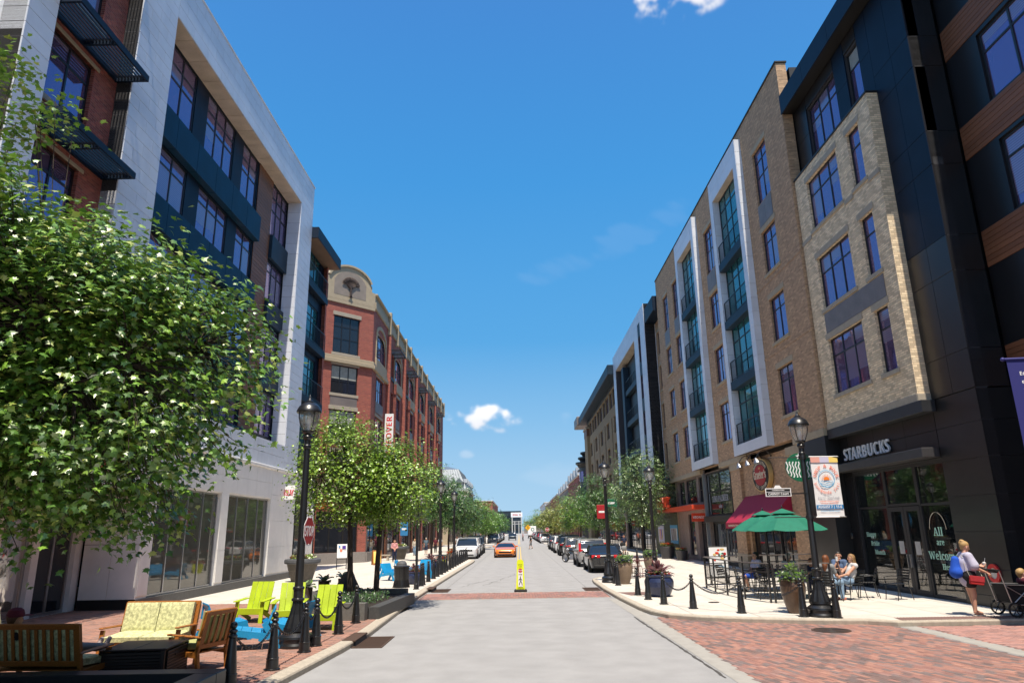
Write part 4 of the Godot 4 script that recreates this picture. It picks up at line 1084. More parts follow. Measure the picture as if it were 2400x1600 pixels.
func ice_cream_front():
	# burgundy awning
	var A := thing("awning", "burgundy fabric awning over the ice cream parlour window", "awning")
	var z0 := -38.25; var z1 := -31.5
	var mb := MB.new()
	var n := 12
	for i in n:
		var a := lerpf(z0, z1, float(i) / n); var b := lerpf(z0, z1, float(i + 1) / n)
		var sag := func(z: float) -> float: return -0.03 * sin((z - z0) / (z1 - z0) * PI)
		mb.quad(V3(11.0, 2.5 + sag.call(a), a), V3(11.0, 2.5 + sag.call(b), b), V3(12.17, 3.83, b), V3(12.17, 3.83, a))
	mb.tri(V3(11.0, 2.5, z0), V3(12.17, 3.83, z0), V3(12.17, 2.5, z0)); mb.tri(V3(11.0, 2.5, z1), V3(12.17, 2.5, z1), V3(12.17, 3.83, z1))
	put("canopy", mb, M.awning, A)
	mb = MB.new(); mb.bb(10.985, 11.0, 2.22, 2.5, z0, z1); mb.bb(11.0, 12.17, 2.22, 2.5, z0 - 0.008, z0 + 0.004); mb.bb(11.0, 12.17, 2.22, 2.5, z1 - 0.004, z1 + 0.008); put("valance", mb, M.awning, A)
	text("lettering", "Handcrafted Ice Cream", 0.11, V3(10.98, 2.35, -36.9), V3(0, 0, 1), V3(-1, 0, 0), M.cream_print, A, 0.004, false, true)
	mb = MB.new()
	for z in [z0 + 0.06, z1 - 0.06, (z0 + z1) / 2]:
		mb.tube(V3(12.19, 3.8, z), V3(11.04, 2.5, z), 0.018, 0.018, 6); mb.tube(V3(12.19, 2.5, z), V3(11.04, 2.5, z), 0.018, 0.018, 6)
	put("frame", mb, M.fmetal, A)
	# oval sign
	var S := thing("oval_sign", "oval dark red and black ice cream sign with a gold rim on brown brick", "sign", V3(12.12, 4.72, -34.9))
	var bs := Basis(V3(0, 0, 1), PI / 2)
	var ov := func(called: String, ry: float, rz: float, d0: float, d1: float, m: Material):
		var poly := PackedVector2Array()
		for k in 40: poly.append(V2(cos(TAU * k / 40) * rz, sin(TAU * k / 40) * ry))
		var q := MB.new(); q.prism(poly, V3(-d0, 0, 0), V3(0, 0, 1), Vector3.UP, d1 - d0); put(called, q, m, S)
	ov.call("rim", 0.80, 1.22, -0.04, 0.16, M.gold); ov.call("face", 0.74, 1.14, 0.16, 0.18, M.dark); ov.call("field", 0.50, 0.82, 0.18, 0.2, M.signred);
	text("lettering", "Graeter's", 0.40, V3(-0.215, 0.02, 0), V3(0, 0, 1), V3(-1, 0, 0), M.cream_print, S, 0.02, true, true, 1.75)
	for q in [["ICE CREAM", -1.0], ["HANDCRAFTED", 1.0]]:
		var s: String = q[0]
		for i in s.length():
			if s[i] == " ": continue
			var t: float = (i - (s.length() - 1) / 2.0) * 0.19
			var a: float = -PI / 2 + t if q[1] < 0 else PI / 2 - t
			var o := text("letter", s[i], 0.15, V3(-0.185, sin(a) * 0.61, cos(a) * 0.99), V3(0, 0, 1), V3(-1, 0, 0), M.cream_print, S, 0.01, true, true)
	text("year", "1870", 0.09, V3(-0.205, 0.33, 0), V3(0, 0, 1), V3(-1, 0, 0), M.gold, S, 0.006)
	# three gooseneck lamps
	for k in 3:
		var L := thing("gooseneck_lamp", ["silver gooseneck lamp above the ice cream sign, nearest the pier", "middle silver gooseneck lamp above the ice cream sign", "silver gooseneck lamp above the ice cream sign, farthest from the pier"][k], "wall lamp", V3(12.12, 5.55, -33.6 - k * 1.35), 0.0, "gooseneck lamps over the ice cream sign")
		var g := MB.new(); var pts: Array = []
		for i in 11:
			var t := i / 10.0
			pts.append(V3(-0.75 * t, 0.32 * sin(t * PI) + (-0.12 * t), 0))
		g.path(pts, 0.018, 6); g.lathe([0.0, 0.0, 0.06, 0.0, 0.06, 0.03], 10, V3(0, 0, 0), 0, Basis(V3(0, 0, 1), PI / 2)); put("arm", g, M.iron, L)
		g = MB.new(); g.lathe([0.17, -0.2, 0.16, -0.17, 0.08, -0.04, 0.05, 0.03, 0.0, 0.05], 14, V3(-0.76, -0.14, 0), 0, Basis(V3(0, 0, 1), 0.3)); put("shade", g, M.metal_sat, L)
	# round green logo disc
	var C := thing("round_sign", "round green sign with wavy white lines jutting from the pier behind the street lamp", "sign", V3(11.3, 4.55, -28.3))
	var d := MB.new(); d.lathe([0.0, -0.06, 0.56, -0.06, 0.56, 0.06, 0.0, 0.06], 32, Vector3.ZERO, 0, Basis(V3(1, 0, 0), PI / 2)); put("disc", d, M.green_logo, C)
	for k in 5:
		var w := MB.new(); var pv := Vector3.ZERO
		for sx in [-1.0, 1.0]:
			for i in 13:
				var y := 0.22 - i * 0.052
				var lim := sqrt(maxf(0, 0.34 - y * y))
				var x: float = sx * (0.06 + 0.115 * k) + 0.024 * sin(i * 1.2 + k)
				var p := V3(x, y, 0.064)
				if i > 0 and absf(x) < lim: w.bar(pv, p, 0.045, 0.008, V3(0, 0, 1))
				pv = p
		put("stripe", w, M.white, C)
	var st := MB.new(); var sp := PackedVector2Array()
	for k in 10: sp.append(V2(sin(TAU * k / 10), cos(TAU * k / 10)) * (0.14 if k % 2 == 0 else 0.058))
	st.prism(sp, V3(-0.02, 0.42, 0.062), Vector3.RIGHT, Vector3.UP, 0.008); put("star", st, M.white, C)
	st = MB.new(); st.bb(0.6, 0.72, 0.3, 0.34, -0.02, 0.02); st.bb(0.6, 0.72, -0.34, -0.3, -0.02, 0.02); put("bracket", st, M.iron, C)

func left_white_building():
	var B := thing("white_framed_building", "white panelled building with a big frame round teal window bands and red brick bay", "building")
	var F := fL(-12.0)
	var mb := MB.new(); mb.bb(-32, -13.2, 5.6, 21.8, 20, -43.0); mb.bb(-32, -20.5, 0, 5.6, 20, -43.0); put("wall", mb, M.dark, B)
	var P := {"stagger": true, "thick": 0.04, "w": -0.04, "gap": 0.006}
	# backing of the frame and its panels
	var fr_ := wall("white_frame", fL(-12.04), 19.05, 38.2, 5.45, 22.5, [[21.15, 36.0, 6.7, 20.48]], M.gap, B, 0.75, 0.8)
	panels("panel", F, 19.05, 21.15, 5.45, 22.5, 1.05, 0.44, M.white_panel, fr_, P)
	panels("panel", F, 36.0, 38.2, 5.45, 22.5, 1.1, 0.44, M.white_panel, fr_, P)
	panels("panel", F, 21.15, 36.0, 20.48, 22.5, 1.24, 0.505, M.white_panel, fr_, P)
	panels("panel", F, 21.15, 36.0, 5.45, 6.7, 1.24, 0.62, M.white_panel, fr_, P)
	panels("panel", fF(-19.05), -12.75, -12.0, 5.45, 22.5, 0.8, 0.44, M.white_panel, fr_, {"thick": 0.04, "w": -0.04})
	panels("panel", fF(-36.0), -12.75, -12.02, 6.7, 20.48, 0.8, 0.62, M.white_panel, fr_, {"thick": 0.02, "w": 0.0})
	blk("coping", F, 19.0, 38.25, 22.5, 22.58, -0.9, 0.04, M.white_panel[0], B, 0.01)
	for k in 12: blk("soffit_panel", F, 21.17 + k * 1.236, 21.15 + (k + 1) * 1.236, 20.44, 20.47, -0.78, -0.01, M.soffit, B, 0.004)
	# inside the frame
	var W := fL(-12.78)
	var rows := [[17.5, 20.42], [13.98, 16.1], [10.5, 12.7], [7.05, 9.3]]
	var gr := [[22.35, 24.55, 2], [25.62, 28.45, 3], [29.48, 31.38, 2]]
	var holes: Array = []
	for r in rows:
		for g in gr: holes.append([g[0], g[1], r[0], r[1]])
		holes.append([33.55, 36.0, r[0], r[1]])
	wall("recessed_wall", W, 21.1, 36.05, 6.6, 20.5, holes, M.navy, B, 0.1)
	for r in rows:
		for g in gr:
			var top: bool = r[0] > 17
			window(W, [g[0], g[1], r[0], r[1]], [1, 1] if g[2] == 2 else [1, 1, 1], [0.55, 0.76] if top else [0.72], B, {"w": -0.03, "fw": 0.08, "blinds": true})
		window(W, [33.55, 36.0, r[0], r[1]], [1, 1, 1], [0.5, 0.76] if r[0] > 17 else [0.74], B, {"w": -0.03, "fw": 0.08, "blinds": true})
	for y in [[16.15, 17.45], [12.75, 13.93], [9.35, 10.45]]:
		for k in 6: blk("spandrel_panel", W, 21.2 + k * 1.72, 21.2 + (k + 1) * 1.72 - 0.015, y[0], y[1], 0.01, 0.32, M.teal, B, 0.01)
		blk("spandrel_panel", W, 33.55, 36.0, y[0], y[1], 0.01, 0.2, M.slate, B, 0.01)
	blk("spandrel_panel", W, 21.2, 31.5, 6.6, 7.0, 0.01, 0.3, M.teal, B, 0.01)
	planks(W, 31.5, 33.5, 6.7, 20.46, 0.2, B, 0.02)
	# red brick bay between the white piers
	var K := fL(-12.5)
	var bh: Array = []
	for r in [[13.8, 15.9], [17.3, 19.5], [10.4, 12.5], [7.0, 9.2], [20.7, 22.6]]: bh.append([16.02, 17.95, r[0], r[1]])
	wall("brick_bay", K, 15.3, 19.06, 5.45, 23.5, bh, M.brick_red, B, 0.2, 0.5)
	for h in bh:
		window(K, h, [1, 1], [0.72], B, {"w": -0.12, "fw": 0.08, "blinds": true})
		blk("sill", K, h[0] - 0.08, h[1] + 0.2, h[2] - 0.18, h[2], -0.15, 0.05, M.stone, B, 0.01)
		blk("lintel", K, h[0] - 0.08, h[1] + 0.2, h[3], h[3] + 0.12, -0.15, 0.03, M.limestone, B, 0.01)
		# steel sun canopy: a frame with louvre blades
		var y: float = h[3] + 0.28
		if y > 22.8: continue
		var cn := MB.new()
		mblk(cn, K, 15.5, 19.0, y, y + 0.2, 0.0, 0.06); mblk(cn, K, 15.5, 19.0, y, y + 0.2, 0.98, 1.04)
		for u in [15.5, 17.2, 18.92]: mblk(cn, K, u, u + 0.08, y + 0.002, y + 0.198, 0.06, 0.98)
		var co := put("sun_canopy", cn, M.navy, B)
		for k in 9: blk("slat", K, 15.58, 18.92, y + 0.07, y + 0.13, 0.12 + k * 0.1, 0.15 + k * 0.1, M.fmetal, co)
	# first white pier
	wall("pier_backing", fL(-12.04), 14.45, 15.45, 5.45, 23.5, [], M.gap, B, 0.1, 0.6)
	panels("panel", F, 14.45, 15.45, 5.45, 23.5, 1.0, 0.44, M.white_panel, B, {"thick": 0.04, "w": -0.04})
	panels("panel", fF(-14.45), -13.6, -12.0, 5.45, 23.5, 1.6, 0.44, M.white_panel, B, {"thick": 0.04, "w": -0.04})
	wall("near_wall", fL(-13.6), -20, 14.45, 5.45, 22.0, [], M.brick_red, B, 0.1)
	# dark end with small balconies
	var D := fL(-12.6)
	var dh: Array = []
	for r in [[17.2, 19.6], [13.6, 16.0], [10.2, 12.7], [6.9, 9.3]]: dh.append([39.0, 42.4, r[0], r[1]])
	wall("end_wall", D, 38.2, 43.2, 5.45, 19.9, dh, M.navy, B, 0.12)
	for h in dh:
		window(D, h, [1, 1, 1], [0.74], B, {"w": -0.05, "fw": 0.09, "glass": M.glass_teal, "name": "glazed_door"})
		blk("balcony_slab", D, 38.25, 43.3, h[2] - 0.5, h[2] - 0.08, 0.0, 0.34, M.navy, B, 0.01)
		railing(D, 38.4, 43.25, h[2] - 0.02, h[2] + 1.05, 0.3, B)
	mb = MB.new(); mblk(mb, D, 38.2, 43.55, 19.3, 19.98, -6.0, 1.0); put("roof_overhang", mb, M.navy, B)
	blk("soffit_panel", D, 38.25, 43.5, 19.27, 19.3, 0.0, 0.97, M.soffit_brown, B)
	# ground floor
	var gh := [[23.55, 28.65, 0.3, 3.95], [29.4, 34.4, 0.3, 3.95]]
	wall("shop_wall", F, 22.9, 38.15, 0.12, 5.45, gh, M.white_render, B, 0.3, 0.4)
	for k in 2: panels("wall_panel", F, [22.9, 34.42][k], [23.53, 38.15][k], 0.5, 5.4, [0.65, 1.88][k], 1.22, [M.white_render], B, {"thick": 0.03, "w": 0.0, "gap": 0.005})
	panels("wall_panel", F, 28.67, 29.38, 0.5, 5.4, 0.75, 1.22, [M.white_render], B, {"thick": 0.03, "w": 0.0, "gap": 0.005})
	panels("wall_panel", F, 23.55, 34.4, 4.0, 5.4, 2.2, 0.7, [M.white_render], B, {"thick": 0.03, "w": 0.0, "gap": 0.005})
	blk("plinth", F, 22.9, 38.2, 0.12, 0.42, -0.1, 0.05, M.precast, B, 0.01)
	blk("string_course", F, 22.85, 38.25, 5.36, 5.5, -0.1, 0.1, M.white_render, B, 0.02)
	for h in gh: window(F, [h[0], h[1], 0.42, 3.95], [1, 1, 1, 1], [], B, {"glass": M.glass_shop, "w": -0.12, "fw": 0.07, "frame": M.metal_sat, "name": "shop_window"})
	# return wall and recessed entrance with mirrored doors
	panels("wall_panel", fF(-22.9), -13.8, -12.0, 0.42, 5.4, 0.9, 1.66, [M.white_render], B, {"thick": 0.03, "w": 0.0})
	blk("plinth", fF(-22.9), -13.8, -12.0, 0.12, 0.42, -0.1, 0.04, M.dark, B)
	wall("entrance_wall", fL(-13.9), 15.4, 22.95, 0.12, 5.45, [[16.4, 18.9, 0.12, 3.6], [19.3, 20.6, 0.12, 3.6], [20.9, 22.6, 0.12, 3.6]], M.white_render, B, 0.2)
	window(fL(-13.9), [16.4, 18.9, 0.12, 3.6], [1, 1], [0.8], B, {"glass": M.glass_dark, "frame": M.metal_sat, "fw": 0.1, "name": "door"})
	window(fL(-13.9), [19.3, 20.6, 0.12, 3.6], [1], [0.8], B, {"glass": M.mirror, "frame": M.metal_sat, "fw": 0.06, "name": "door"})
	window(fL(-13.9), [20.9, 22.6, 0.12, 3.6], [1, 1], [0.8], B, {"glass": M.glass_dark, "frame": M.metal_sat, "fw": 0.09, "name": "door"})
	blk("entrance_ceiling", F, 15.4, 22.9, 5.42, 5.46, -2.0, 0.0, M.white_render, B)
	# white base of the first pier
	wall("pier_base", fL(-12.3), 14.5, 15.4, 0.12, 5.45, [], M.white_render, B, 0.1, 1.6)
	wall("pier_base", fF(-14.5), -13.9, -12.3, 0.12, 5.45, [], M.white_render, B, 0.1, 0.9)
	blk("fascia", F, 14.45, 22.9, 3.75, 5.42, -0.4, 0.0, M.white_render, B, 0.01)
	wall("near_shop_wall", fL(-13.9), -20, 14.5, 0.12, 5.45, [[-10, 13.9, 0.4, 4.2]], M.white_render, B, 0.2)
	window(fL(-13.9), [-10, 13.9, 0.4, 4.2], [1, 1, 1, 1, 1, 1], [], B, {"glass": M.glass_shop, "name": "shop_window"})
	# pier and glass beyond the shop
	wall("end_shop_wall", fL(-12.3), 38.15, 43.2, 0.12, 5.45, [[38.5, 41.0, 0.4, 4.4]], M.white_render, B, 0.2)
	window(fL(-12.3), [38.5, 41.0, 0.4, 4.4], [1, 1], [], B, {"glass": M.glass_shop, "w": -0.1, "name": "shop_window"})
	wall("end_return", {"o": V3(0, 0, -43.2), "N": V3(0, 0, -1), "V": Vector3.UP, "U": V3(-1, 0, 0)}, 12.3, 30, 0.12, 19.9, [], M.brick_red, B, 0.1)
	# signs
	var S := thing("shop_sign", "white square sign with red H&M letters jutting from the white shop corner", "sign", V3(-11.78, 4.36, -36.3))
	mb = MB.new(); mb.cbox(Vector3.ZERO, V3(0.7, 0.7, 0.1), 0.012); mb.bb(-0.48, -0.3, 0.1, 0.14, -0.02, 0.02); mb.bb(-0.48, -0.3, -0.14, -0.1, -0.02, 0.02); put("board", mb, M.white, S)
	var lt := text("lettering", "H&M", 0.28, V3(0, -0.01, 0.055), Vector3.RIGHT, V3(0, 0, 1), M.hmred, S, 0.012, true, true, 0.56)
	lt.transform.basis.y += lt.transform.basis.x.normalized() * 0.22
	var S2 := thing("shop_sign", "large red H&M letters on the white fascia behind the big maple", "sign")
	lt = text("lettering", "H&M", 0.72, V3(-11.93, 4.6, -20.3), F.U, F.N, M.hmred, S2, 0.08, true, true, 1.75)

func left_brick_building():
	var B := thing("brick_building", "red brick building on the left with a round topped gable bearing a bronze tree relief", "building")
	var p0 := V3(-15.4, 0, -52.75); var p1 := V3(-11.95, 0, -56.3)
	var U := (p1 - p0).normalized(); var C := {"o": p0, "U": U, "V": Vector3.UP, "N": U.cross(Vector3.UP).normalized()}
	var L := (p1 - p0).length()
	var S := fL(-11.95)
	var mb := MB.new(); mb.bb(-32, -13.3, 0, 21, -57.2, -111.8); mb.bb(-32, -16.0, 0, 21, -53.4, -57.2); put("wall", mb, M.dark, B)
	# chamfered corner
	var ch: Array = [[1.15, 3.6, 16.3, 19.4], [1.15, 3.6, 13.0, 15.3], [1.15, 3.6, 9.4, 11.7], [1.15, 3.6, 6.4, 8.4], [0.5, 4.2, 0.9, 3.9]]
	wall("corner_wall", C, 0, L, 0.12, 20.7, ch, M.brick_red, B, 0.18, 0.4)
	wall("side_wall", fF(-52.7), -32, -15.4, 0.12, 20.9, [], M.brick_red, B, 0.2)
	for h in ch:
		if h[2] < 1: window(C, h, [1, 1, 1], [0.8], B, {"glass": M.glass_dark, "fw": 0.1, "frame": M.dark, "name": "shop_window"}); continue
		window(C, h, [1, 1, 1], [0.38, 0.72] if h[3] > 19 else [0.45], B, {"w": -0.1, "fw": 0.09, "glass": M.glass_dark, "blind": 0.0 if h[3] > 19 else 0.42})
		blk("lintel", C, h[0] - 0.1, h[1] + 0.1, h[3], h[3] + 0.32, -0.02, 0.05, M.stone, B, 0.01)
		blk("sill", C, h[0] - 0.1, h[1] + 0.1, h[2] - 0.22, h[2], -0.1, 0.06, M.stone, B, 0.01)
	blk("spandrel", C, 1.15, 3.6, 11.95, 12.75, 0.002, 0.02, M.grey_panel, B)
	blk("stone_base", C, 0, L, 0.12, 0.9, 0.0, 0.05, M.split_stone, B, 0.01)
	for q in [[5.1, 5.35, 0.12], [5.35, 6.1, 0.05], [15.45, 15.75, 0.22], [15.75, 16.05, 0.12], [20.45, 20.75, 0.1]]:
		blk("stone_belt", C, -0.05, L + 0.05, q[0], q[1], -0.1, q[2], M.limestone, B, 0.02)
		if q[0] > 6 and q[0] < 20: blk("stone_belt", S, 56.4, 62.9, q[0], q[1], -0.1, q[2], M.limestone, B, 0.02)
	# round topped gable
	var po := PackedVector2Array([V2(0, 20.75), V2(L, 20.75), V2(L, 22.0), V2(L - 0.35, 22.05), V2(L - 0.35, 22.5)])
	for k in 13:
		var a := PI * (0.12 + 0.76 * k / 12.0)
		po.append(V2(L / 2 + cos(a) * 2.05, 22.2 + sin(a) * 1.55))
	po.append_array([V2(0.35, 22.5), V2(0.35, 22.05), V2(0, 22.0)])
	mb = MB.new(); mb.prism(po, C.o - C.N * 0.5, C.U, Vector3.UP, 0.6)
	var gable := put("gable", mb, M.limestone, B)
	po = PackedVector2Array([V2(0.95, 21.15), V2(L - 0.95, 21.15), V2(L - 0.95, 22.5)])
	for k in 11:
		var a := PI * (0.1 + 0.8 * k / 10.0)
		po.append(V2(L / 2 + cos(a) * 1.55, 22.1 + sin(a) * 1.22))
	po.append(V2(0.95, 22.5))
	mb = MB.new(); mb.prism(po, C.o + C.N * 0.1, C.U, Vector3.UP, 0.012); put("field", mb, M.grey_stone, gable)
	mb = MB.new(); var pv := Vector2.ZERO
	for k in 25:
		var a := PI * (0.1 + 0.8 * k / 24.0)
		var q := V2(L / 2 + cos(a) * 2.12, 22.2 + sin(a) * 1.6)
		if k > 0: mb.bar(fp(C, pv.x, pv.y, -0.15), fp(C, q.x, q.y, -0.15), 0.16, 0.75, C.N)
		pv = q
	put("hood_mould", mb, M.limestone, gable)
	# bronze tree
	mb = MB.new(); rng.seed = 77
	var tb := fp(C, L / 2, 21.2, 0.2)
	mb.tube(tb, tb + V3(0, 0.75, 0), 0.1, 0.07, 7)
	for k in 7: mb.tube(tb, tb + C.U * (k - 3) * 0.07 + V3(0, -0.12, 0), 0.05, 0.02, 5)
	for k in 13:
		var a := lerpf(-1.15, 1.15, k / 12.0)
		var e: Vector3 = tb + V3(0, 0.7, 0) + C.U * sin(a) * 0.55 + V3(0, cos(a) * 0.5 + 0.1, 0)
		mb.tube(tb + V3(0, 0.6, 0), e, 0.045, 0.025, 5)
		for j in 4:
			var b := a + (j - 1.5) * 0.33
			var t: Vector3 = e + C.U * sin(b) * 0.33 + V3(0, cos(b) * 0.33, 0) + C.N * rnd(-0.02, 0.06)
			mb.ell((e + t) / 2, V3(0.05, 0.2, 0.04), 6, 4, Basis(C.U, Vector3.UP, C.N) * Basis(V3(0, 0, 1), -b))
	put("tree_relief", mb, M.bronze, gable)
	# street front: five bays with arched top windows, dark recesses between
	var hs: Array = []
	var bays: Array = []
	for k in 4: bays.append(57.65 + 8.95 * k)
	bays.append(94.2); bays.append(103.5)
	for b in bays:
		hs.append([b, b + 4.1, 16.7, 19.1])
		for r in [[13.1, 15.25], [9.6, 11.8], [6.5, 8.6]]: hs.append([b + 0.4, b + 3.6, r[0], r[1]])
		if b < 100:
			for r in [[16.6, 18.9], [12.6, 15.2], [9.3, 11.7], [6.3, 8.5]]: hs.append([b + 5.9, b + 8.6, r[0], r[1]])
	wall("street_wall", S, 56.3, 111.9, 5.4, 20.8, hs, M.brick_red, B, 0.25, 0.5)
	for h in hs:
		var wide: float = h[1] - h[0]
		if h[2] > 16.65:
			window(S, h, [1, 1, 1], [0.55, 0.85], B, {"w": -0.12, "fw": 0.1, "single": h[0] > 70})
			var arch := MB.new(); pv = Vector2.ZERO
			for k in 15:
				var a := PI * k / 14.0
				var q := V2((h[0] + h[1]) / 2 - cos(a) * (wide / 2 + 0.12), h[3] - 0.35 + sin(a) * 1.0)
				if k > 0: arch.bar(fp(S, pv.x, pv.y, 0.02), fp(S, q.x, q.y, 0.02), 0.3, 0.14, S.N)
				pv = q
			put("arch", arch, M.limestone, B)
			# brick spandrels close the corners under the arch
			for sgn in [-1.0, 1.0]:
				var sp := PackedVector2Array(); var cu: float = (h[0] + h[1]) / 2
				sp.append(V2(cu + sgn * (wide / 2 + 0.02), h[3] + 0.02))
				for k in 7:
					var a := PI / 2 * k / 6.0
					sp.append(V2(cu + sgn * (wide / 2) * cos(a), h[3] - 0.9 + sin(a) * 0.9))
				var sm := MB.new(); sm.prism(sp, S.o - S.N * 0.05, S.U, Vector3.UP, 0.045); put("arch_infill", sm, M.limestone, B)
			for u in [h[0] - 0.22, h[1] + 0.02]: blk("jamb", S, u, u + 0.2, h[2], h[3] - 0.3, -0.2, 0.08, M.limestone, B)
			blk("sill", S, h[0] - 0.3, h[1] + 0.35, h[2] - 1.0, h[2] - 0.02, -0.1, 0.14, M.limestone, B, 0.04)
		elif h[2] == 16.6 or h[2] == 12.6 or h[2] == 9.3 or h[2] == 6.3:
			window(S, h, [1, 1], [0.7], B, {"w": -0.2, "fw": 0.1, "single": true})
			blk("spandrel", S, h[0], h[1], h[2] - 0.3, h[2] - 0.02, -0.2, 0.12, M.slate, B)
		else:
			window(S, h, [1, 1, 1, 1], [0.5], B, {"w": -0.1, "fw": 0.08, "single": h[0] > 70})
			blk("lintel", S, h[0] - 0.1, h[1] + 0.1, h[3], h[3] + 0.25, -0.02, 0.05, M.stone, B)
			blk("spandrel", S, h[0], h[1], h[2] - 0.95, h[2] - 0.03, 0.002, 0.04, M.grey_panel, B)
	for b in bays:
		if b > 100: continue
		blk("pilaster", S, b + 5.0, b + 5.45, 5.4, 20.0, 0.0, 0.35, M.brick_red, B); blk("pilaster", S, b + 8.65, b + 8.9, 5.4, 16.2, 0.0, 0.3, M.brick_red, B)
		var cn := MB.new(); var y := 18.75
		mblk(cn, S, b + 5.5, b + 8.7, y, y + 0.1, 1.15, 1.22)
		for u in [b + 5.5, b + 7.1, b + 8.62]: mblk(cn, S, u, u + 0.08, y, y + 0.12, 0.0, 1.2)
		var co := put("sun_canopy", cn, M.fmetal, B)
		for k in 8: blk("slat", S, b + 5.58, b + 8.62, y + 0.02, y + 0.08, 0.15 + k * 0.13, 0.2 + k * 0.13, M.fmetal, co)
	blk("cornice", S, 56.4, 112, 20.7, 21.3, -0.3, 0.14, M.limestone, B, 0.03); blk("cornice", S, 56.4, 112.1, 21.3, 21.9, -0.4, 0.02, M.limestone, B, 0.02)
	blk("cornice", S, 56.4, 112.2, 21.88, 22.05, -0.5, 0.24, M.limestone, B, 0.03)
	for u in [63.0, 67.1, 72.4, 75.9, 81.2, 85.0, 90.1, 97.3, 102.3, 107.0, 111.6]: blk("parapet_post", S, u - 0.22, u + 0.22, 20.2, 22.4, -0.2, 0.3, M.limestone, B, 0.03)
	blk("stone_belt", S, 56.3, 112, 5.1, 5.6, -0.1, 0.12, M.limestone, B, 0.02)
	wall("far_return", {"o": V3(0, 0, -111.9), "N": V3(0, 0, -1), "V": Vector3.UP, "U": V3(-1, 0, 0)}, 11.95, 32, 0.12, 20.8, [], M.brick_red, B, 0.1)
	# shops at street level
	var gs: Array = []
	for k in 7: gs.append([57.3 + 7.8 * k, 63.9 + 7.8 * k, 0.6, 3.7])
	wall("shop_wall", fL(-12.05), 56.3, 111.9, 0.12, 5.4, gs, M.taupe, B, 0.25)
	for h in gs: window(fL(-12.05), h, [1, 1, 1, 1], [0.8], B, {"glass": M.glass_dark, "frame": M.dark, "fw": 0.1, "single": h[0] > 75, "name": "shop_window"})
	for k in 7: blk("pier", S, 64.05 + 7.8 * k, 64.95 + 7.8 * k, 0.12, 5.1, 0.0, 0.12, M.brick_red if k % 2 else M.rust_wood, B)
	blk("stone_base", S, 56.4, 60.0, 0.12, 0.85, 0.0, 0.1, M.split_stone, B, 0.01)
	for k in 3: blk("orange_panel", C, 0.05 + k * 0.42, 0.05 + (k + 1) * 0.42 - 0.02, 4.1, 5.05, 0.002, 0.05, M.amber_wood, B)
	var V := thing("vertical_banner", "tall white MAKEOVER blade banner in red capitals on the red brick street front", "banner", V3(-11.45, 10.25, -62.0))
	mb = MB.new(); mb.cbox(Vector3.ZERO, V3(0.78, 4.7, 0.05), 0.01); put("cloth", mb, M.vinyl, V)
	mb = MB.new()
	for y in [-2.32, 2.32]: mb.tube(V3(-0.5, y, 0), V3(0.38, y, 0), 0.025, 0.025, 6)
	put("bracket", mb, M.iron, V)
	text("lettering", "MAKEOVER", 0.48, V3(0.02, 0, 0.03), Vector3.UP, V3(0, 0, 1), M.hmred, V, 0.006, true, false, 4.2)

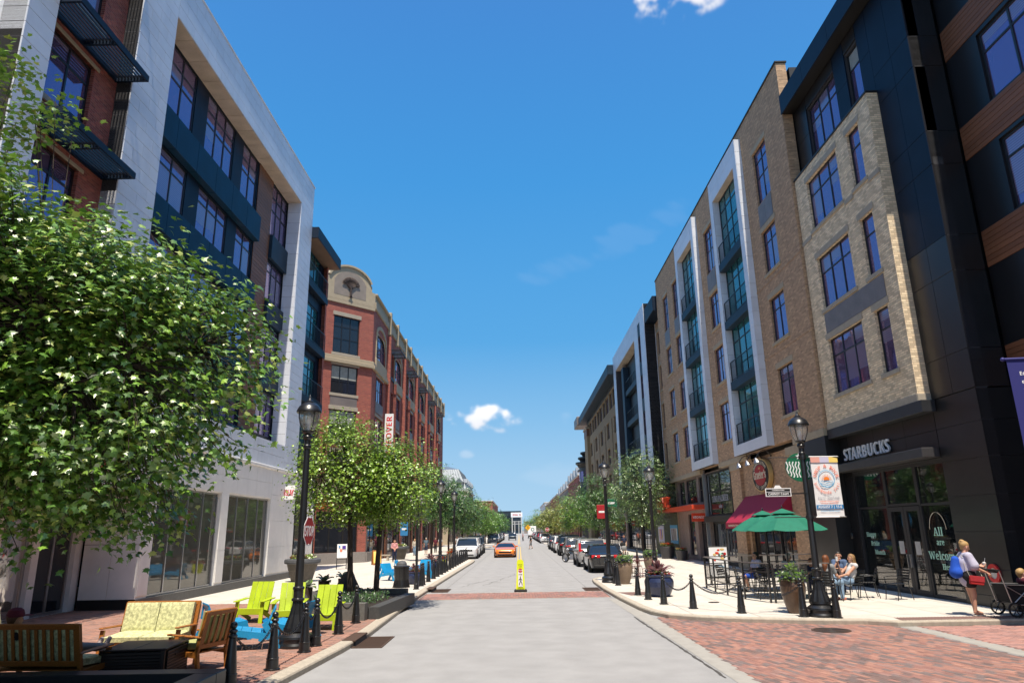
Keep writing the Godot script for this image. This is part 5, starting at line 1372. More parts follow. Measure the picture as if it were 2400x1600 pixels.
func far_rows():
	rng.seed = 40
	# [side, z0, z1, height, wall, roof kind, label]
	var list := [
		[-1, -124, -165, 8.0, M.limestone, 2, "pale building with small white gables before the mansard roof"],
		[-1, -166, -190, 11.3, M.tan, 1, "tan building under a steep grey metal mansard roof with white dormers"],
		[-1, -191, -230, 8.6, M.offwhite, 0, "low pale building half hidden by street trees on the left"],
		[-1, -231, -330, 9.0, M.taupe, 0, "grey building with a white turret post far down the left side"],
		[-1, -332, -420, 15.6, M.brick_red, 0, "dark red brick block at the far end of the left row"],
		[1, -123.5, -140, 13.2, M.brick_brown, 3, "brown building with a black stepped corner cornice on the far right corner"],
		[1, -141, -172, 12.6, M.brick_red, 2, "red brick row building with a white gabled roof edge on the right"],
		[1, -173, -215, 12.0, M.taupe, 2, "grey gabled row building next to the red brick one on the right"],
		[1, -216, -268, 12.6, M.brick_red, 0, "dark brick row building with an iron balcony far on the right"],
		[1, -269, -325, 12.4, M.tan, 0, "tan row building with a pale flat cornice far on the right"],
		[1, -326, -400, 14.2, M.white_render, 0, "white house front with tall windows closing the right row"]]
	for d in list:
		var s: float = d[0]; var z0: float = d[1]; var z1: float = d[2]; var h: float = d[3]
		var B := thing("row_building", d[6], "building", Vector3.ZERO, 0, "")
		var F := fR(12.2) if s > 0 else fL(-12.0)
		var ua := z1 if s > 0 else -z0; var ub := z0 if s > 0 else -z1
		var holes: Array = []
		var st := 3 if d[3] < 11 else 4
		var sp := 4.0 if z0 > -200 else 6.5
		var n := int((ub - ua) / sp)
		for k in n:
			var u := ua + (ub - ua) * (k + 0.5) / n
			for j in st: holes.append([u - sp * 0.2, u + sp * 0.2, 4.4 + j * (h - 4.4) / st, 4.4 + (j + 0.62) * (h - 4.4) / st])
			holes.append([u - sp * 0.42, u + sp * 0.42, 0.5, 3.2])
		wall("wall", F, ua, ub, 0.0, h, holes, d[4], B, 0.2, 0.4)
		var mb := MB.new(); mblk(mb, F, ua, ub, 0.0, h - 0.2, -14.0, -0.6); put("back_wall", mb, d[4], B)
		for q in holes: window(F, q, [1, 1], [0.5], B, {"single": true, "w": -0.1, "frame": M.offwhite if q[2] > 3 and int(absf(z0)) % 2 else M.fmetal})
		# end wall facing the camera
		var end := fF(z0 + 0.02); var ex0 := 12.2 if s > 0 else -26.0; var ex1 := 26.0 if s > 0 else -12.0
		var eh: Array = []
		for j in st: eh.append([(13.2 if s > 0 else -14.6), (14.6 if s > 0 else -13.2), 4.4 + j * (h - 4.4) / st, 4.4 + (j + 0.62) * (h - 4.4) / st])
		wall("end_wall", end, ex0, ex1, 0, h, eh, d[4], B, 0.2, 0.3)
		for q in eh: window(end, q, [1, 1], [0.5], B, {"single": true, "w": -0.1, "frame": M.offwhite})
		blk("cornice", F, ua - 0.2, ub + 0.2, h, h + 0.35, -0.6, 0.35, M.offwhite if d[5] != 3 else M.dark, B, 0.05)
		blk("cornice", end, ex0 - (0.35 if s > 0 else 0.0), ex1 + (0.35 if s < 0 else 0.0), h + 0.002, h + 0.352, -0.5, 0.33, M.offwhite if d[5] != 3 else M.dark, B, 0.05)
		if d[5] == 1:
			# mansard: steep standing-seam slopes, a low cap, dormers
			mb = MB.new()
			var x0 := -24.0; var x1 := -11.9; var y0: float = h + 0.35; var y1 := h + 5.3; var i := 2.2
			var a := [V3(x0, y0, z0), V3(x1, y0, z0), V3(x1, y0, z1), V3(x0, y0, z1)]
			var b := [V3(x0 + i, y1, z0 - i), V3(x1 - i, y1, z0 - i), V3(x1 - i, y1, z1 + i), V3(x0 + i, y1, z1 + i)]
			for k in 4: mb.quad(a[k], a[(k + 1) % 4], b[(k + 1) % 4], b[k])
			var top := V3((x0 + x1) / 2, y1 + 1.6, (z0 + z1) / 2)
			for k in 4: mb.tri(b[k], b[(k + 1) % 4], top)
			var roof := put("roof", mb, M.zinc, B)
			mb = MB.new()
			for k in 3:
				for j in 16:
					var t := j / 15.0
					mb.bar(a[k].lerp(a[(k + 1) % 4], t), b[k].lerp(b[(k + 1) % 4], t), 0.05, 0.1)
			put("seam", mb, M.zinc, roof)
			for k in 5:
				var zc: float = z0 - 3.0 - k * 5.0
				var m2 := MB.new(); m2.bb(-13.6, -12.2, h + 0.35, h + 2.1, zc - 0.8, zc + 0.8)
				var dm := put("dormer", m2, M.offwhite, roof)
				m2 = MB.new(); m2.prism(PackedVector2Array([V2(-1.1, 0), V2(1.1, 0), V2(0, 1.0)]), V3(-14.0, h + 2.1, zc), V3(0, 0, -1), Vector3.UP, 2.0); put("gable", m2, M.zinc, roof)
				blk("window", fL(-12.19), -zc - 0.5, -zc + 0.5, h + 0.6, h + 1.9, 0.0, 0.02, M.glass_dark, roof)
			for k in 2:
				var xc: float = -13.8 - 5.2 * k
				var m2 := MB.new(); m2.bb(xc - 0.8, xc + 0.8, h + 0.35, h + 2.1, z0 - 1.6, z0 - 0.2); put("dormer", m2, M.offwhite, roof)
				m2 = MB.new(); m2.prism(PackedVector2Array([V2(-1.1, 0), V2(1.1, 0), V2(0, 1.0)]), V3(xc, h + 2.1, z0 - 1.8), Vector3.RIGHT, Vector3.UP, 2.0); put("gable", m2, M.zinc, roof)
				blk("window", fF(z0 - 0.19), xc - 0.5, xc + 0.5, h + 0.6, h + 1.9, 0.0, 0.02, M.glass_dark, roof)
		elif d[5] == 2:
			for k in 4:
				var u := ua + (ub - ua) * (k + 0.5) / 4.0
				var m2 := MB.new(); m2.prism(PackedVector2Array([V2(u - 2.2, h + 0.35), V2(u + 2.2, h + 0.35), V2(u, h + 2.0)]), F.o - F.N * 3.0, F.U, Vector3.UP, 3.3); put("gable", m2, M.zinc if s > 0 else M.offwhite, B)
		elif d[5] == 3:
			for k in 3:
				var m2 := MB.new(); m2.lathe([2.6 - k * 0.45, 0.0, 2.9 - k * 0.45, 0.5, 3.1 - k * 0.45, 0.6, 3.1 - k * 0.45, 0.9, 0.0, 0.9], 18, V3(13.4, h - 0.4 + k * 0.9, z0 - 1.5)); put("stepped_cornice", m2, M.dark, B)
			var m3 := MB.new(); m3.lathe([2.4, 0, 2.4, h - 0.4], 18, V3(13.4, 0, z0 - 1.5)); put("corner_turret", m3, M.grey_dark, B)
			for k in 5:
				var a := PI * (0.55 + 0.14 * k)
				var m2 := MB.new(); m2.box(V3(13.4 + cos(a) * 2.4, h - 2.0, z0 - 1.5 + sin(a + PI) * -2.4), V3(0.7, 1.8, 0.1), Basis(Vector3.UP, -a + PI / 2)); put("window", m2, M.glass_sky, B)
	# the end of the street
	var E := thing("glass_hall", "long dark glazed building closing the far end of the street", "building")
	var F2 := fF(-560.0)
	wall("wall", F2, -34, 2, 0, 17, [], M.slate, E, 0.2, 8)
	for k in 8:
		for j in 3: blk("pane", F2, -33 + k * 4.3, -29 + k * 4.3, 2 + j * 5, 6.4 + j * 5, 0.0, 0.1, M.glass_dark, E)
	var T := thing("billboard_tower", "white open frame tower carrying a sign with red lettering at the end of the street", "billboard", V3(-1.4, 0, -545)); T.scale = V3(0.76, 0.76, 0.76)
	var tm := MB.new()
	for x in [-4.6, 4.6]: tm.bb(x - 0.5, x + 0.5, 0, 16, -0.5, 0.5)
	for x in [-2.0, 2.0]: tm.bb(x - 0.35, x + 0.35, 0, 12, 3, 4)
	tm.bb(-4.1, 4.1, 9.0, 9.6, -0.3, 0.3); tm.bb(-4.1, 4.1, 11.2, 11.8, -0.3, 0.3)
	put("frame", tm, M.offwhite, T)
	tm = MB.new(); tm.cbox(V3(0, 18, 0), V3(11.5, 4.6, 0.8), 0.1); put("board", tm, M.white, T)
	text("lettering", "REGAL 16", 1.7, V3(0, 18, 0.45), Vector3.RIGHT, V3(0, 0, 1), M.red, T, 0.05, true, false, 8.0)
	for q in [[24, -520, 40, 8, "low pale block in the gap at the end of the street", M.taupe], [-75, -640, 60, 12, "wide grey block seen over the trees at the street end", M.taupe]]:
		var o := thing("far_building", q[4], "building", V3(q[0], 0, q[1]))
		var m := MB.new(); m.bb(-q[2] / 2.0, q[2] / 2.0, 0, q[3], -12, 0); put("wall", m, q[5], o)
		m = MB.new(); m.bb(-q[2] / 2.0 - 0.4, q[2] / 2.0 + 0.4, q[3], q[3] + 0.6, -12.4, 0.4); put("roof", m, M.grey_panel, o)
		for k in 8:
			m = MB.new(); m.bb(-q[2] / 2.0 + q[2] * (k + 0.25) / 8.0, -q[2] / 2.0 + q[2] * (k + 0.75) / 8.0, 3, q[3] - 2, 0.0, 0.1); put("window", m, M.glass_dark, o)

# ---- plants
func maple_leaf(s: float) -> ArrayMesh:
	var pts := [[0.0, -0.12], [0.18, -0.02], [0.42, -0.08], [0.33, 0.12], [0.62, 0.3], [0.36, 0.4], [0.3, 0.52], [0.14, 0.55], [0.0, 1.0]]
	var mb := MB.new()
	for sg in [1.0, -1.0]:
		for i in pts.size() - 1:
			var a := V3(sg * pts[i][0], -absf(pts[i][0]) * 0.22 - pts[i][1] * pts[i][1] * 0.16, pts[i][1]) * s
			var b := V3(sg * pts[i + 1][0], -absf(pts[i + 1][0]) * 0.22 - pts[i + 1][1] * pts[i + 1][1] * 0.16, pts[i + 1][1]) * s
			var c := V3(0, -0.01, 0.25) * s
			if sg > 0: mb.tri(c, a, b)
			else: mb.tri(c, b, a)
	return mb.mesh()

func small_leaf(s: float) -> ArrayMesh:
	# a little spray of three leaves
	var mb := MB.new()
	for k in 3:
		var t := TAU * k / 3.0 + 0.3
		var d := V3(sin(t), -0.15, cos(t)); var r := V3(cos(t), 0.1, -sin(t))
		var o := d * 0.12 * s
		mb.tri(o, o + d * 0.55 * s + r * 0.3 * s, o + d * s); mb.tri(o, o + d * s, o + d * 0.55 * s - r * 0.3 * s + V3(0, 0.08 * s, 0))
	return mb.mesh()

func make_tree(label: String, at: Vector3, c: Vector3, r: Vector3, trunk_r: float, leaf: ArrayMesh, nclump: int, per: int, spread: float, tones: Array, sd: int, group := "", named := 0, extra := []) -> Node3D:
	# c: crown centre and r: its radii, in world metres; leaves hang in clumps on twigs that grow from the limbs
	var T := thing("tree", label, "tree", at, 0, group)
	var rg := RandomNumberGenerator.new(); rg.seed = sd
	var f := FastNoiseLite.new(); f.seed = sd; f.frequency = 0.55 / r.x * 2.4
	var o := c - at
	var mb := MB.new()
	var h0 := maxf(0.8, o.y - r.y * 0.75)
	var k1 := V3(rg.randf_range(-0.06, 0.06), h0 * 0.5, rg.randf_range(-0.06, 0.06))
	var k2 := V3(o.x * 0.25, h0, o.z * 0.25)
	mb.tube(V3(0, -0.1, 0), V3(0, 0.12, 0), trunk_r * 1.5, trunk_r * 1.08, 9); mb.tube(V3(0, 0.12, 0), k1, trunk_r * 1.08, trunk_r * 0.92, 9); mb.tube(k1, k2, trunk_r * 0.92, trunk_r * 0.8, 9)
	var k3 := o + V3(0, r.y * 0.35, 0)
	mb.tube(k2, o, trunk_r * 0.8, trunk_r * 0.45, 8); mb.tube(o, k3, trunk_r * 0.45, trunk_r * 0.18, 7)
	put("trunk", mb, M.bark, T)
	mb = MB.new()
	var nodes: Array = [o, k3, k2.lerp(o, 0.5)]
	for i in 11:
		var t := TAU * i / 11.0 * 2.4
		var s := k2.lerp(k3, rg.randf_range(0.1, 0.85))
		var d := V3(cos(t), rg.randf_range(-0.25, 0.75), sin(t)).normalized()
		var e := o + d * r * rg.randf_range(0.55, 0.75)
		var m := s.lerp(e, 0.5) + V3(0, 0.12 * r.y, 0)
		mb.tube(s, m, trunk_r * 0.36, trunk_r * 0.24, 6); mb.tube(m, e, trunk_r * 0.24, trunk_r * 0.1, 5)
		nodes.append(m); nodes.append(m.lerp(e, 0.5)); nodes.append(e)
	var cl: Array = []
	var guard := 0
	while cl.size() < nclump and guard < nclump * 20:
		guard += 1
		var d := V3(rg.randfn(), rg.randfn(), rg.randfn()).normalized()
		var q := pow(rg.randf(), 0.38)
		var lump := 1.0 + 0.28 * f.get_noise_3d(d.x * r.x * 0.9, d.y * r.y * 0.9, d.z * r.z * 0.9)
		var p := d * r * q * lump
		if p.y < -r.y * 0.78: continue
		if f.get_noise_3d(p.x * 1.6 + 40, p.y * 1.6, p.z * 1.6) < -0.3: continue
		cl.append(o + p)
	for e in extra: cl.append(e - at)
	var lt: Array = []
	for p in cl:
		var best: Vector3 = nodes[0]; var bd := INF
		for n in nodes:
			var dd: float = p.distance_squared_to(n)
			if dd < bd: bd = dd; best = n
		var mid: Vector3 = best.lerp(p, 0.55) + V3(0, 0.05, 0)
		mb.tube(best, mid, 0.013, 0.008, 4, false); mb.tube(mid, p, 0.008, 0.004, 4, false)
		var out: Vector3 = (p - o) / r
		for j in per:
			var g := V3(rg.randfn(), rg.randfn() * 0.75, rg.randfn()) * spread
			var pos: Vector3 = p + g
			var face: Vector3 = (Vector3.UP * 0.85 + out.normalized() * 0.45 + V3(rg.randfn(), rg.randfn(), rg.randfn()) * 0.42).normalized()
			var tip: Vector3 = (out.normalized() * 0.5 + g.normalized() * 0.6 + V3(rg.randfn() * 0.4, -0.45, rg.randfn() * 0.4))
			tip = (tip - face * tip.dot(face)).normalized()
			var x := face.cross(tip).normalized()
			var s := rg.randf_range(0.65, 1.15)
			lt.append([Transform3D(Basis(x * s, face * s, tip * s), pos), 0.0])
	put("limbs", mb, M.bark, T)
	var cam := V3(0, 2.3, 0) - at
	if named > 0:
		for q in lt: q[1] = q[0].origin.distance_squared_to(cam)
		lt.sort_custom(func(a, b): return a[1] < b[1])
	named = mini(named, lt.size())
	var mm := MultiMesh.new(); mm.transform_format = MultiMesh.TRANSFORM_3D; mm.use_colors = true; mm.mesh = leaf
	mm.instance_count = lt.size() - named
	for i in lt.size():
		if i < named:
			var q := put("leaf", leaf, M.leaves[rg.randi() % 4], T); q.transform = lt[i][0]
		else:
			var cc: Color = tones[rg.randi() % tones.size()]
			mm.set_instance_transform(i - named, lt[i][0]); mm.set_instance_color(i - named, cc * rg.randf_range(1.0, 1.6))
	var mi := MultiMeshInstance3D.new(); mi.multimesh = mm; mi.material_override = M.leaf; mi.name = "crown"; T.add_child(mi, true); stuff(mi)
	return T

func blades(n: int, len_: float, w: float, up: float, sd: int, o := Vector3.ZERO) -> MB:
	# strap leaves that arch out of one heart
	var mb := MB.new(); var rg := RandomNumberGenerator.new(); rg.seed = sd
	for i in n:
		var t := TAU * i * 0.382 + rg.randf() * 0.4; var el := lerpf(up, 0.25, float(i) / n) + rg.randf_range(-0.1, 0.1)
		var d := V3(cos(t) * cos(el), sin(el), sin(t) * cos(el)); var L := len_ * rg.randf_range(0.75, 1.1)
		var side := d.cross(Vector3.UP).normalized(); var pv := o; var pw := w * 0.35
		for k in range(1, 6):
			var s := k / 5.0
			var p := o + d * L * s - V3(0, 0.3 * L * s * s * s, 0)
			var ww := w * (1.0 - pow(absf(s - 0.45) / 0.56, 2.0)) if k < 5 else 0.002
			var nn := V3(0, w * 0.3, 0)
			mb.quad(pv - side * pw + nn, pv, p, p - side * ww + nn); mb.quad(pv, pv + side * pw + nn, p + side * ww + nn, p)
			pv = p; pw = ww
	return mb

func blooms(n: int, r: float, h: float, s: float, sd: int, flat := 0.5) -> MB:
	var mb := MB.new(); var rg := RandomNumberGenerator.new(); rg.seed = sd
	for i in n:
		var t := rg.randf() * TAU; var q := sqrt(rg.randf()) * r
		var o := V3(cos(t) * q, h + rg.randf() * s * 2.0 - q * flat * 0.2, sin(t) * q)
		for k in 5:
			var a := TAU * k / 5.0 + t
			var d := V3(cos(a), 0.25, sin(a)) * s
			var e := V3(-sin(a), 0, cos(a)) * s * 0.55
			mb.tri(o, o + d - e, o + d + e)
	return mb

func foliage(n: int, r: float, h0: float, h1: float, s: float, sd: int) -> MB:
	var mb := MB.new(); var rg := RandomNumberGenerator.new(); rg.seed = sd
	for i in n:
		var t := rg.randf() * TAU; var q := sqrt(rg.randf()) * r
		var o := V3(cos(t) * q, rg.randf_range(h0, h1), sin(t) * q)
		var d := V3(rg.randfn(), rg.randf_range(-0.2, 0.9), rg.randfn()).normalized() * s
		var e := d.cross(V3(rg.randfn(), rg.randfn(), rg.randfn())).normalized() * s * 0.32
		mb.quad(o, o + d * 0.5 - e, o + d, o + d * 0.5 + e)
	return mb

func plant_trees():
	var lf := maple_leaf(0.092); var lm := maple_leaf(0.085); var ls := small_leaf(0.15); var lx := small_leaf(0.24)
	var bright := [Color(0.075, 0.16, 0.020), Color(0.10, 0.205, 0.024), Color(0.135, 0.245, 0.030), Color(0.055, 0.125, 0.020), Color(0.17, 0.28, 0.04), Color(0.062, 0.14, 0.026), Color(0.20, 0.24, 0.05)]
	var ex: Array = []
	var rg := RandomNumberGenerator.new(); rg.seed = 3
	for q in [[-7.5, 8.95, 16], [-7.1, 8.7, 12], [-6.75, 8.15, 14], [-6.5, 8.0, 8], [-7.4, 7.9, 16], [-7.2, 7.4, 14], [-6.9, 6.9, 14]]:
		for k in q[2] / 3: ex.append(V3(q[0] + rg.randfn() * 0.2, q[1] + rg.randfn() * 0.2, -8.7 + rg.randfn() * 0.25))
	for k in 14: ex.append(V3(rg.randf_range(-6.2, -4.3), rg.randf_range(2.1, 2.8), rg.randf_range(-9.4, -8.4)))
	# upper leaf clumps reaching towards the crossing, added to shade the lower crown
	for q in [[-7.0, 5.5, -7.2, 2.0, 1.15, 1.3, 260], [-5.4, 5.2, -7.8, 1.4, 0.8, 0.8, 110], [-7.2, 4.3, -7.2, 1.8, 1.0, 1.0, 110]]:
		for k in q[6]:
			var d := V3(rg.randfn(), rg.randfn(), rg.randfn()).normalized() * pow(rg.randf(), 0.4)
			ex.append(V3(q[0] + d.x * q[3], q[1] + d.y * q[4], q[2] + d.z * q[5]))
	for k in 8: ex.append(V3(rg.randf_range(-3.75, -3.2), rg.randf_range(2.9, 4.6), rg.randf_range(-8.9, -8.2)))
	make_tree("big broad maple with bright lobed leaves filling the left edge", V3(-7.5, 0.3, -7.8), V3(-6.2, 4.3, -8.75), V3(2.75, 2.25, 2.0), 0.14, lf, 1350, 36, 0.19, bright, 21, "", 300, ex)
	var yel := [Color(0.11, 0.205, 0.017), Color(0.145, 0.25, 0.02), Color(0.18, 0.285, 0.024), Color(0.10, 0.185, 0.018), Color(0.20, 0.29, 0.028), Color(0.125, 0.22, 0.02)]
	make_tree("yellow green young maple, nearer trunk of the pair in the concrete planter", V3(-5.15, 0.5, -22.3), V3(-5.55, 4.1, -22.5), V3(1.65, 1.9, 1.6), 0.09, lm, 360, 32, 0.2, yel, 31, "young trees in the concrete planter", 0)
	make_tree("yellow green young maple with the straight trunk in the planter's right corner", V3(-4.45, 0.5, -22.75), V3(-4.1, 3.75, -22.9), V3(1.45, 1.5, 1.5), 0.085, lm, 340, 32, 0.2, yel, 37, "young trees in the concrete planter", 0)
	var dark := [Color(0.042, 0.105, 0.022), Color(0.06, 0.135, 0.026), Color(0.08, 0.165, 0.032), Color(0.035, 0.085, 0.022)]
	var mid := [Color(0.07, 0.165, 0.018), Color(0.10, 0.21, 0.022), Color(0.13, 0.25, 0.026), Color(0.06, 0.13, 0.018)]
	var oliv := [Color(0.075, 0.13, 0.035), Color(0.10, 0.165, 0.045), Color(0.13, 0.195, 0.06), Color(0.06, 0.105, 0.03)]
	var gold := [Color(0.16, 0.19, 0.025), Color(0.20, 0.22, 0.03), Color(0.12, 0.17, 0.02), Color(0.17, 0.16, 0.03)]
	# x, z, crown centre y, half width, half height, tones, label
	var L := [
		[-6.9, -57.0, 5.1, 2.0, 2.5, dark, "dark green street tree behind the left lamp posts"],
		[-6.6, -68.0, 4.5, 2.3, 2.4, dark, "dark green street tree, second along the left pavement"],
		[-6.3, -80.0, 4.3, 2.4, 2.5, dark, "dark street tree, third along the left pavement"],
		[-5.6, -93.0, 4.0, 2.5, 2.4, mid, "bright green street tree at the left crossing corner"],
		[-6.0, -130.0, 4.0, 2.6, 2.6, mid, "bright green street tree just past the crossing on the left"],
		[-6.2, -150.0, 4.0, 2.8, 2.6, mid, "fresh green street tree farther left beyond the crossing"],
		[-6.2, -185.0, 4.2, 3.0, 2.8, dark, "far dark street tree in the left row"],
		[-6.2, -240.0, 4.6, 3.6, 3.0, mid, "far bright street tree in the left row under the brick block"],
		[9.6, -56.0, 5.2, 2.9, 3.3, oliv, "airy grey green street tree, nearest on the right"],
		[8.0, -72.0, 4.7, 2.6, 2.8, dark, "dark green street tree, second on the right"],
		[7.4, -86.0, 4.4, 2.7, 2.6, mid, "full green street tree, third on the right"],
		[6.6, -99.0, 4.1, 2.6, 2.4, gold, "yellowing street tree at the right crossing corner"],
		[6.3, -130.0, 4.0, 2.8, 2.4, gold, "golden brown street tree just past the crossing on the right"],
		[6.5, -165.0, 4.3, 3.0, 2.8, gold, "far golden street tree in the right row"],
		[6.5, -220.0, 4.8, 3.4, 3.2, mid, "far green street tree in the right row"],
		[5.5, -330.0, 5.0, 4.6, 4.2, mid, "distant pale green tree at the right street end"],
		[-22.0, -470.0, 6.0, 9.0, 6.5, mid, "distant round tree before the glazed hall"]]
	var i := 0
	for t in L:
		var far: bool = t[1] < -100
		make_tree(t[6], V3(t[0], PY, t[1]), V3(t[0] + 0.1, t[2], t[1]), V3(t[3], t[4], t[3]), 0.09, lx if far else ls, 90 if far else 190, 26 if far else 24, 0.34 * t[3] / 2.5 if not far else 0.13 * t[3], t[5], 100 + i * 3, "street trees")
		i += 1

# ---- street furniture
func nth(n: int) -> String:
	return ["first", "second", "third", "fourth", "fifth", "sixth", "seventh", "eighth", "ninth", "tenth", "eleventh", "twelfth", "thirteenth", "fourteenth", "fifteenth", "sixteenth", "seventeenth", "eighteenth", "nineteenth", "twentieth"][n]

func bollard_proto() -> Node3D:
	var T := thing("bollard", "", "bollard")
	var m := MB.new(); m.lathe([0.0, 0.0, 0.135, 0.0, 0.135, 0.018, 0.12, 0.024, 0.0, 0.024], 16); put("base_plate", m, M.iron, T)
	m = MB.new(); m.lathe([0.105, 0.02, 0.1, 0.16, 0.104, 0.165, 0.104, 0.185, 0.094, 0.19, 0.052, 0.68, 0.062, 0.69, 0.066, 0.715, 0.05, 0.73, 0.042, 0.75, 0.06, 0.765, 0.064, 0.785, 0.05, 0.8, 0.032, 0.81], 16); put("post", m, M.iron, T)
	m = MB.new(); m.ell(V3(0, 0.86, 0), V3(0.056, 0.056, 0.056), 12, 8); put("ball_finial", m, M.iron, T)
	return T

func chain(a: Vector3, b: Vector3, sag: float, label: String, group: String):
	var mb := MB.new()
	var n := int(a.distance_to(b) / 0.05)
	var P: Array = []
	for i in n + 1:
		var t := float(i) / n
		P.append(a.lerp(b, t) - V3(0, sag * 4.0 * t * (1.0 - t), 0))
	for i in n:
		var z: Vector3 = (P[i + 1] - P[i]).normalized()
		var x := Vector3.UP.cross(z).normalized(); var y := z.cross(x)
		var s: Vector3 = (x if i % 2 else y) * 0.018
		var e := z * 0.012
		mb.tube(P[i] - e + s, P[i + 1] + e + s, 0.0065, 0.0065, 4, false); mb.tube(P[i] - e - s, P[i + 1] + e - s, 0.0065, 0.0065, 4, false)
		mb.tube(P[i] - e - s, P[i] - e + s, 0.0065, 0.0065, 4, false); mb.tube(P[i + 1] + e - s, P[i + 1] + e + s, 0.0065, 0.0065, 4, false)
	tag(put("chain", mb, M.iron), label, "chain", group)

func lamp_proto() -> Node3D:
	var T := thing("street_lamp", "", "street lamp")
	var m := MB.new()
	m.lathe([0.0, 0.0, 0.34, 0.0, 0.34, 0.05, 0.32, 0.09, 0.32, 0.15, 0.34, 0.17, 0.33, 0.21, 0.26, 0.26, 0.235, 0.28, 0.255, 0.31, 0.25, 0.36], 20)
	m.lathe([0.25, 0.36, 0.215, 0.46, 0.155, 0.62, 0.115, 0.78, 0.105, 0.86], 24, Vector3.ZERO, 0.1)
	m.lathe([0.105, 0.86, 0.13, 0.88, 0.13, 0.91, 0.1, 0.93, 0.1, 1.08, 0.118, 1.1, 0.118, 1.13, 0.09, 1.15], 16); put("base", m, M.iron, T)
	m = MB.new(); m.lathe([0.088, 1.15, 0.066, 3.95], 16, Vector3.ZERO, 0.06); put("pole", m, M.iron, T)
	m = MB.new(); m.lathe([0.066, 3.95, 0.085, 3.97, 0.085, 4.02, 0.07, 4.04, 0.07, 4.14, 0.095, 4.18, 0.1, 4.22, 0.075, 4.26, 0.12, 4.3, 0.13, 4.34, 0.0, 4.34], 14); put("capital", m, M.iron, T)
	m = MB.new(); m.lathe([0.125, 4.34, 0.19, 4.48, 0.222, 4.62, 0.225, 4.74], 16); put("glass_globe", m, M.bulb, T)
	m = MB.new(); m.lathe([0.03, 4.34, 0.035, 4.42, 0.05, 4.46, 0.05, 4.58, 0.02, 4.63, 0.0, 4.63], 10); put("lamp_bulb", m, M.lamp_white, T)
	m = MB.new()
	for k in 4:
		var d := V3(cos(PI / 4 + k * PI / 2), 0, sin(PI / 4 + k * PI / 2))
		m.path([d * 0.128 + V3(0, 4.34, 0), d * 0.195 + V3(0, 4.48, 0), d * 0.228 + V3(0, 4.62, 0), d * 0.23 + V3(0, 4.75, 0)], 0.011, 5)
	put("rib", m, M.iron, T)
	m = MB.new(); m.lathe([0.225, 4.73, 0.262, 4.73, 0.268, 4.76, 0.255, 4.8, 0.22, 4.87, 0.14, 4.94, 0.08, 4.965, 0.085, 4.985, 0.05, 5.01, 0.03, 5.06, 0.02, 5.1, 0.0, 5.15], 20); put("cap", m, M.iron, T)
	return T

func octagon(r: float) -> PackedVector2Array:
	var p := PackedVector2Array()
	for k in 8: p.append(V2(cos(TAU * (k + 0.5) / 8), sin(TAU * (k + 0.5) / 8)) * r)
	return p

func stop_sign(label: String, at: Vector3, turn: float, pole: float):
	var T := thing("stop_sign", label, "stop sign", at, turn)
	var m := MB.new(); m.prism(octagon(0.315), V3(0, 0, 0.0), Vector3.RIGHT, Vector3.UP, 0.006); put("rim", m, M.white, T)
	m = MB.new(); m.prism(octagon(0.29), V3(0, 0, 0.006), Vector3.RIGHT, Vector3.UP, 0.002); put("face", m, M.signred, T)
	text("lettering", "STOP", 0.2, V3(0, -0.005, 0.009), Vector3.RIGHT, V3(0, 0, 1), M.white, T, 0.002, true, false, 0.5)
	m = MB.new()
	for y in [-0.27, 0.27]: m.tube(V3(0, y, 0.006), V3(0, y, 0.014), 0.016, 0.016, 8)
	if pole > 0: m.tube(V3(0, -pole, -0.03), V3(0, 0.34, -0.03), 0.03, 0.03, 8)
	put("bolt" if pole <= 0 else "post", m, M.white if pole <= 0 else M.iron, T)

func lounge_tall() -> Node3D:
	# tall slat-back garden chair, facing +z
	var T := thing("garden_chair", "", "chair")
	var m: MB
	var tilt := Basis(Vector3.RIGHT, -0.36)
	for k in 4:
		m = MB.new(); m.cbox(V3(-0.2325 + k * 0.155, 0.58, -0.27), V3(0.148, 0.82, 0.022), 0.006, tilt); put("back_slat", m, M.lime, T)
	for k in 4:
		m = MB.new(); m.cbox(V3(0, 0.335 - k * 0.03, 0.26 - k * 0.135), V3(0.6, 0.022, 0.128), 0.006, Basis(Vector3.RIGHT, -0.2)); put("seat_slat", m, M.lime, T)
	m = MB.new(); m.cbox(V3(0, 0.28, 0.335), V3(0.64, 0.15, 0.024), 0.006); put("apron", m, M.lime, T)
	for s in [-1.0, 1.0]:
		m = MB.new(); m.cbox(V3(s * 0.36, 0.545, 0.06), V3(0.13, 0.024, 0.66), 0.006, Basis(Vector3.RIGHT, 0.06)); put("armrest", m, M.lime, T)
		m = MB.new(); m.bar(V3(s * 0.335, 0.0, 0.37), V3(s * 0.335, 0.54, 0.3), 0.026, 0.1); put("leg", m, M.lime, T)
		m = MB.new(); m.bar(V3(s * 0.31, 0.3, 0.3), V3(s * 0.31, 0.02, -0.42), 0.026, 0.1); put("leg", m, M.lime, T)
	m = MB.new(); m.cbox(V3(0, 0.52, -0.275), V3(0.62, 0.07, 0.024), 0.005, tilt); put("brace", m, M.lime, T)
	return T

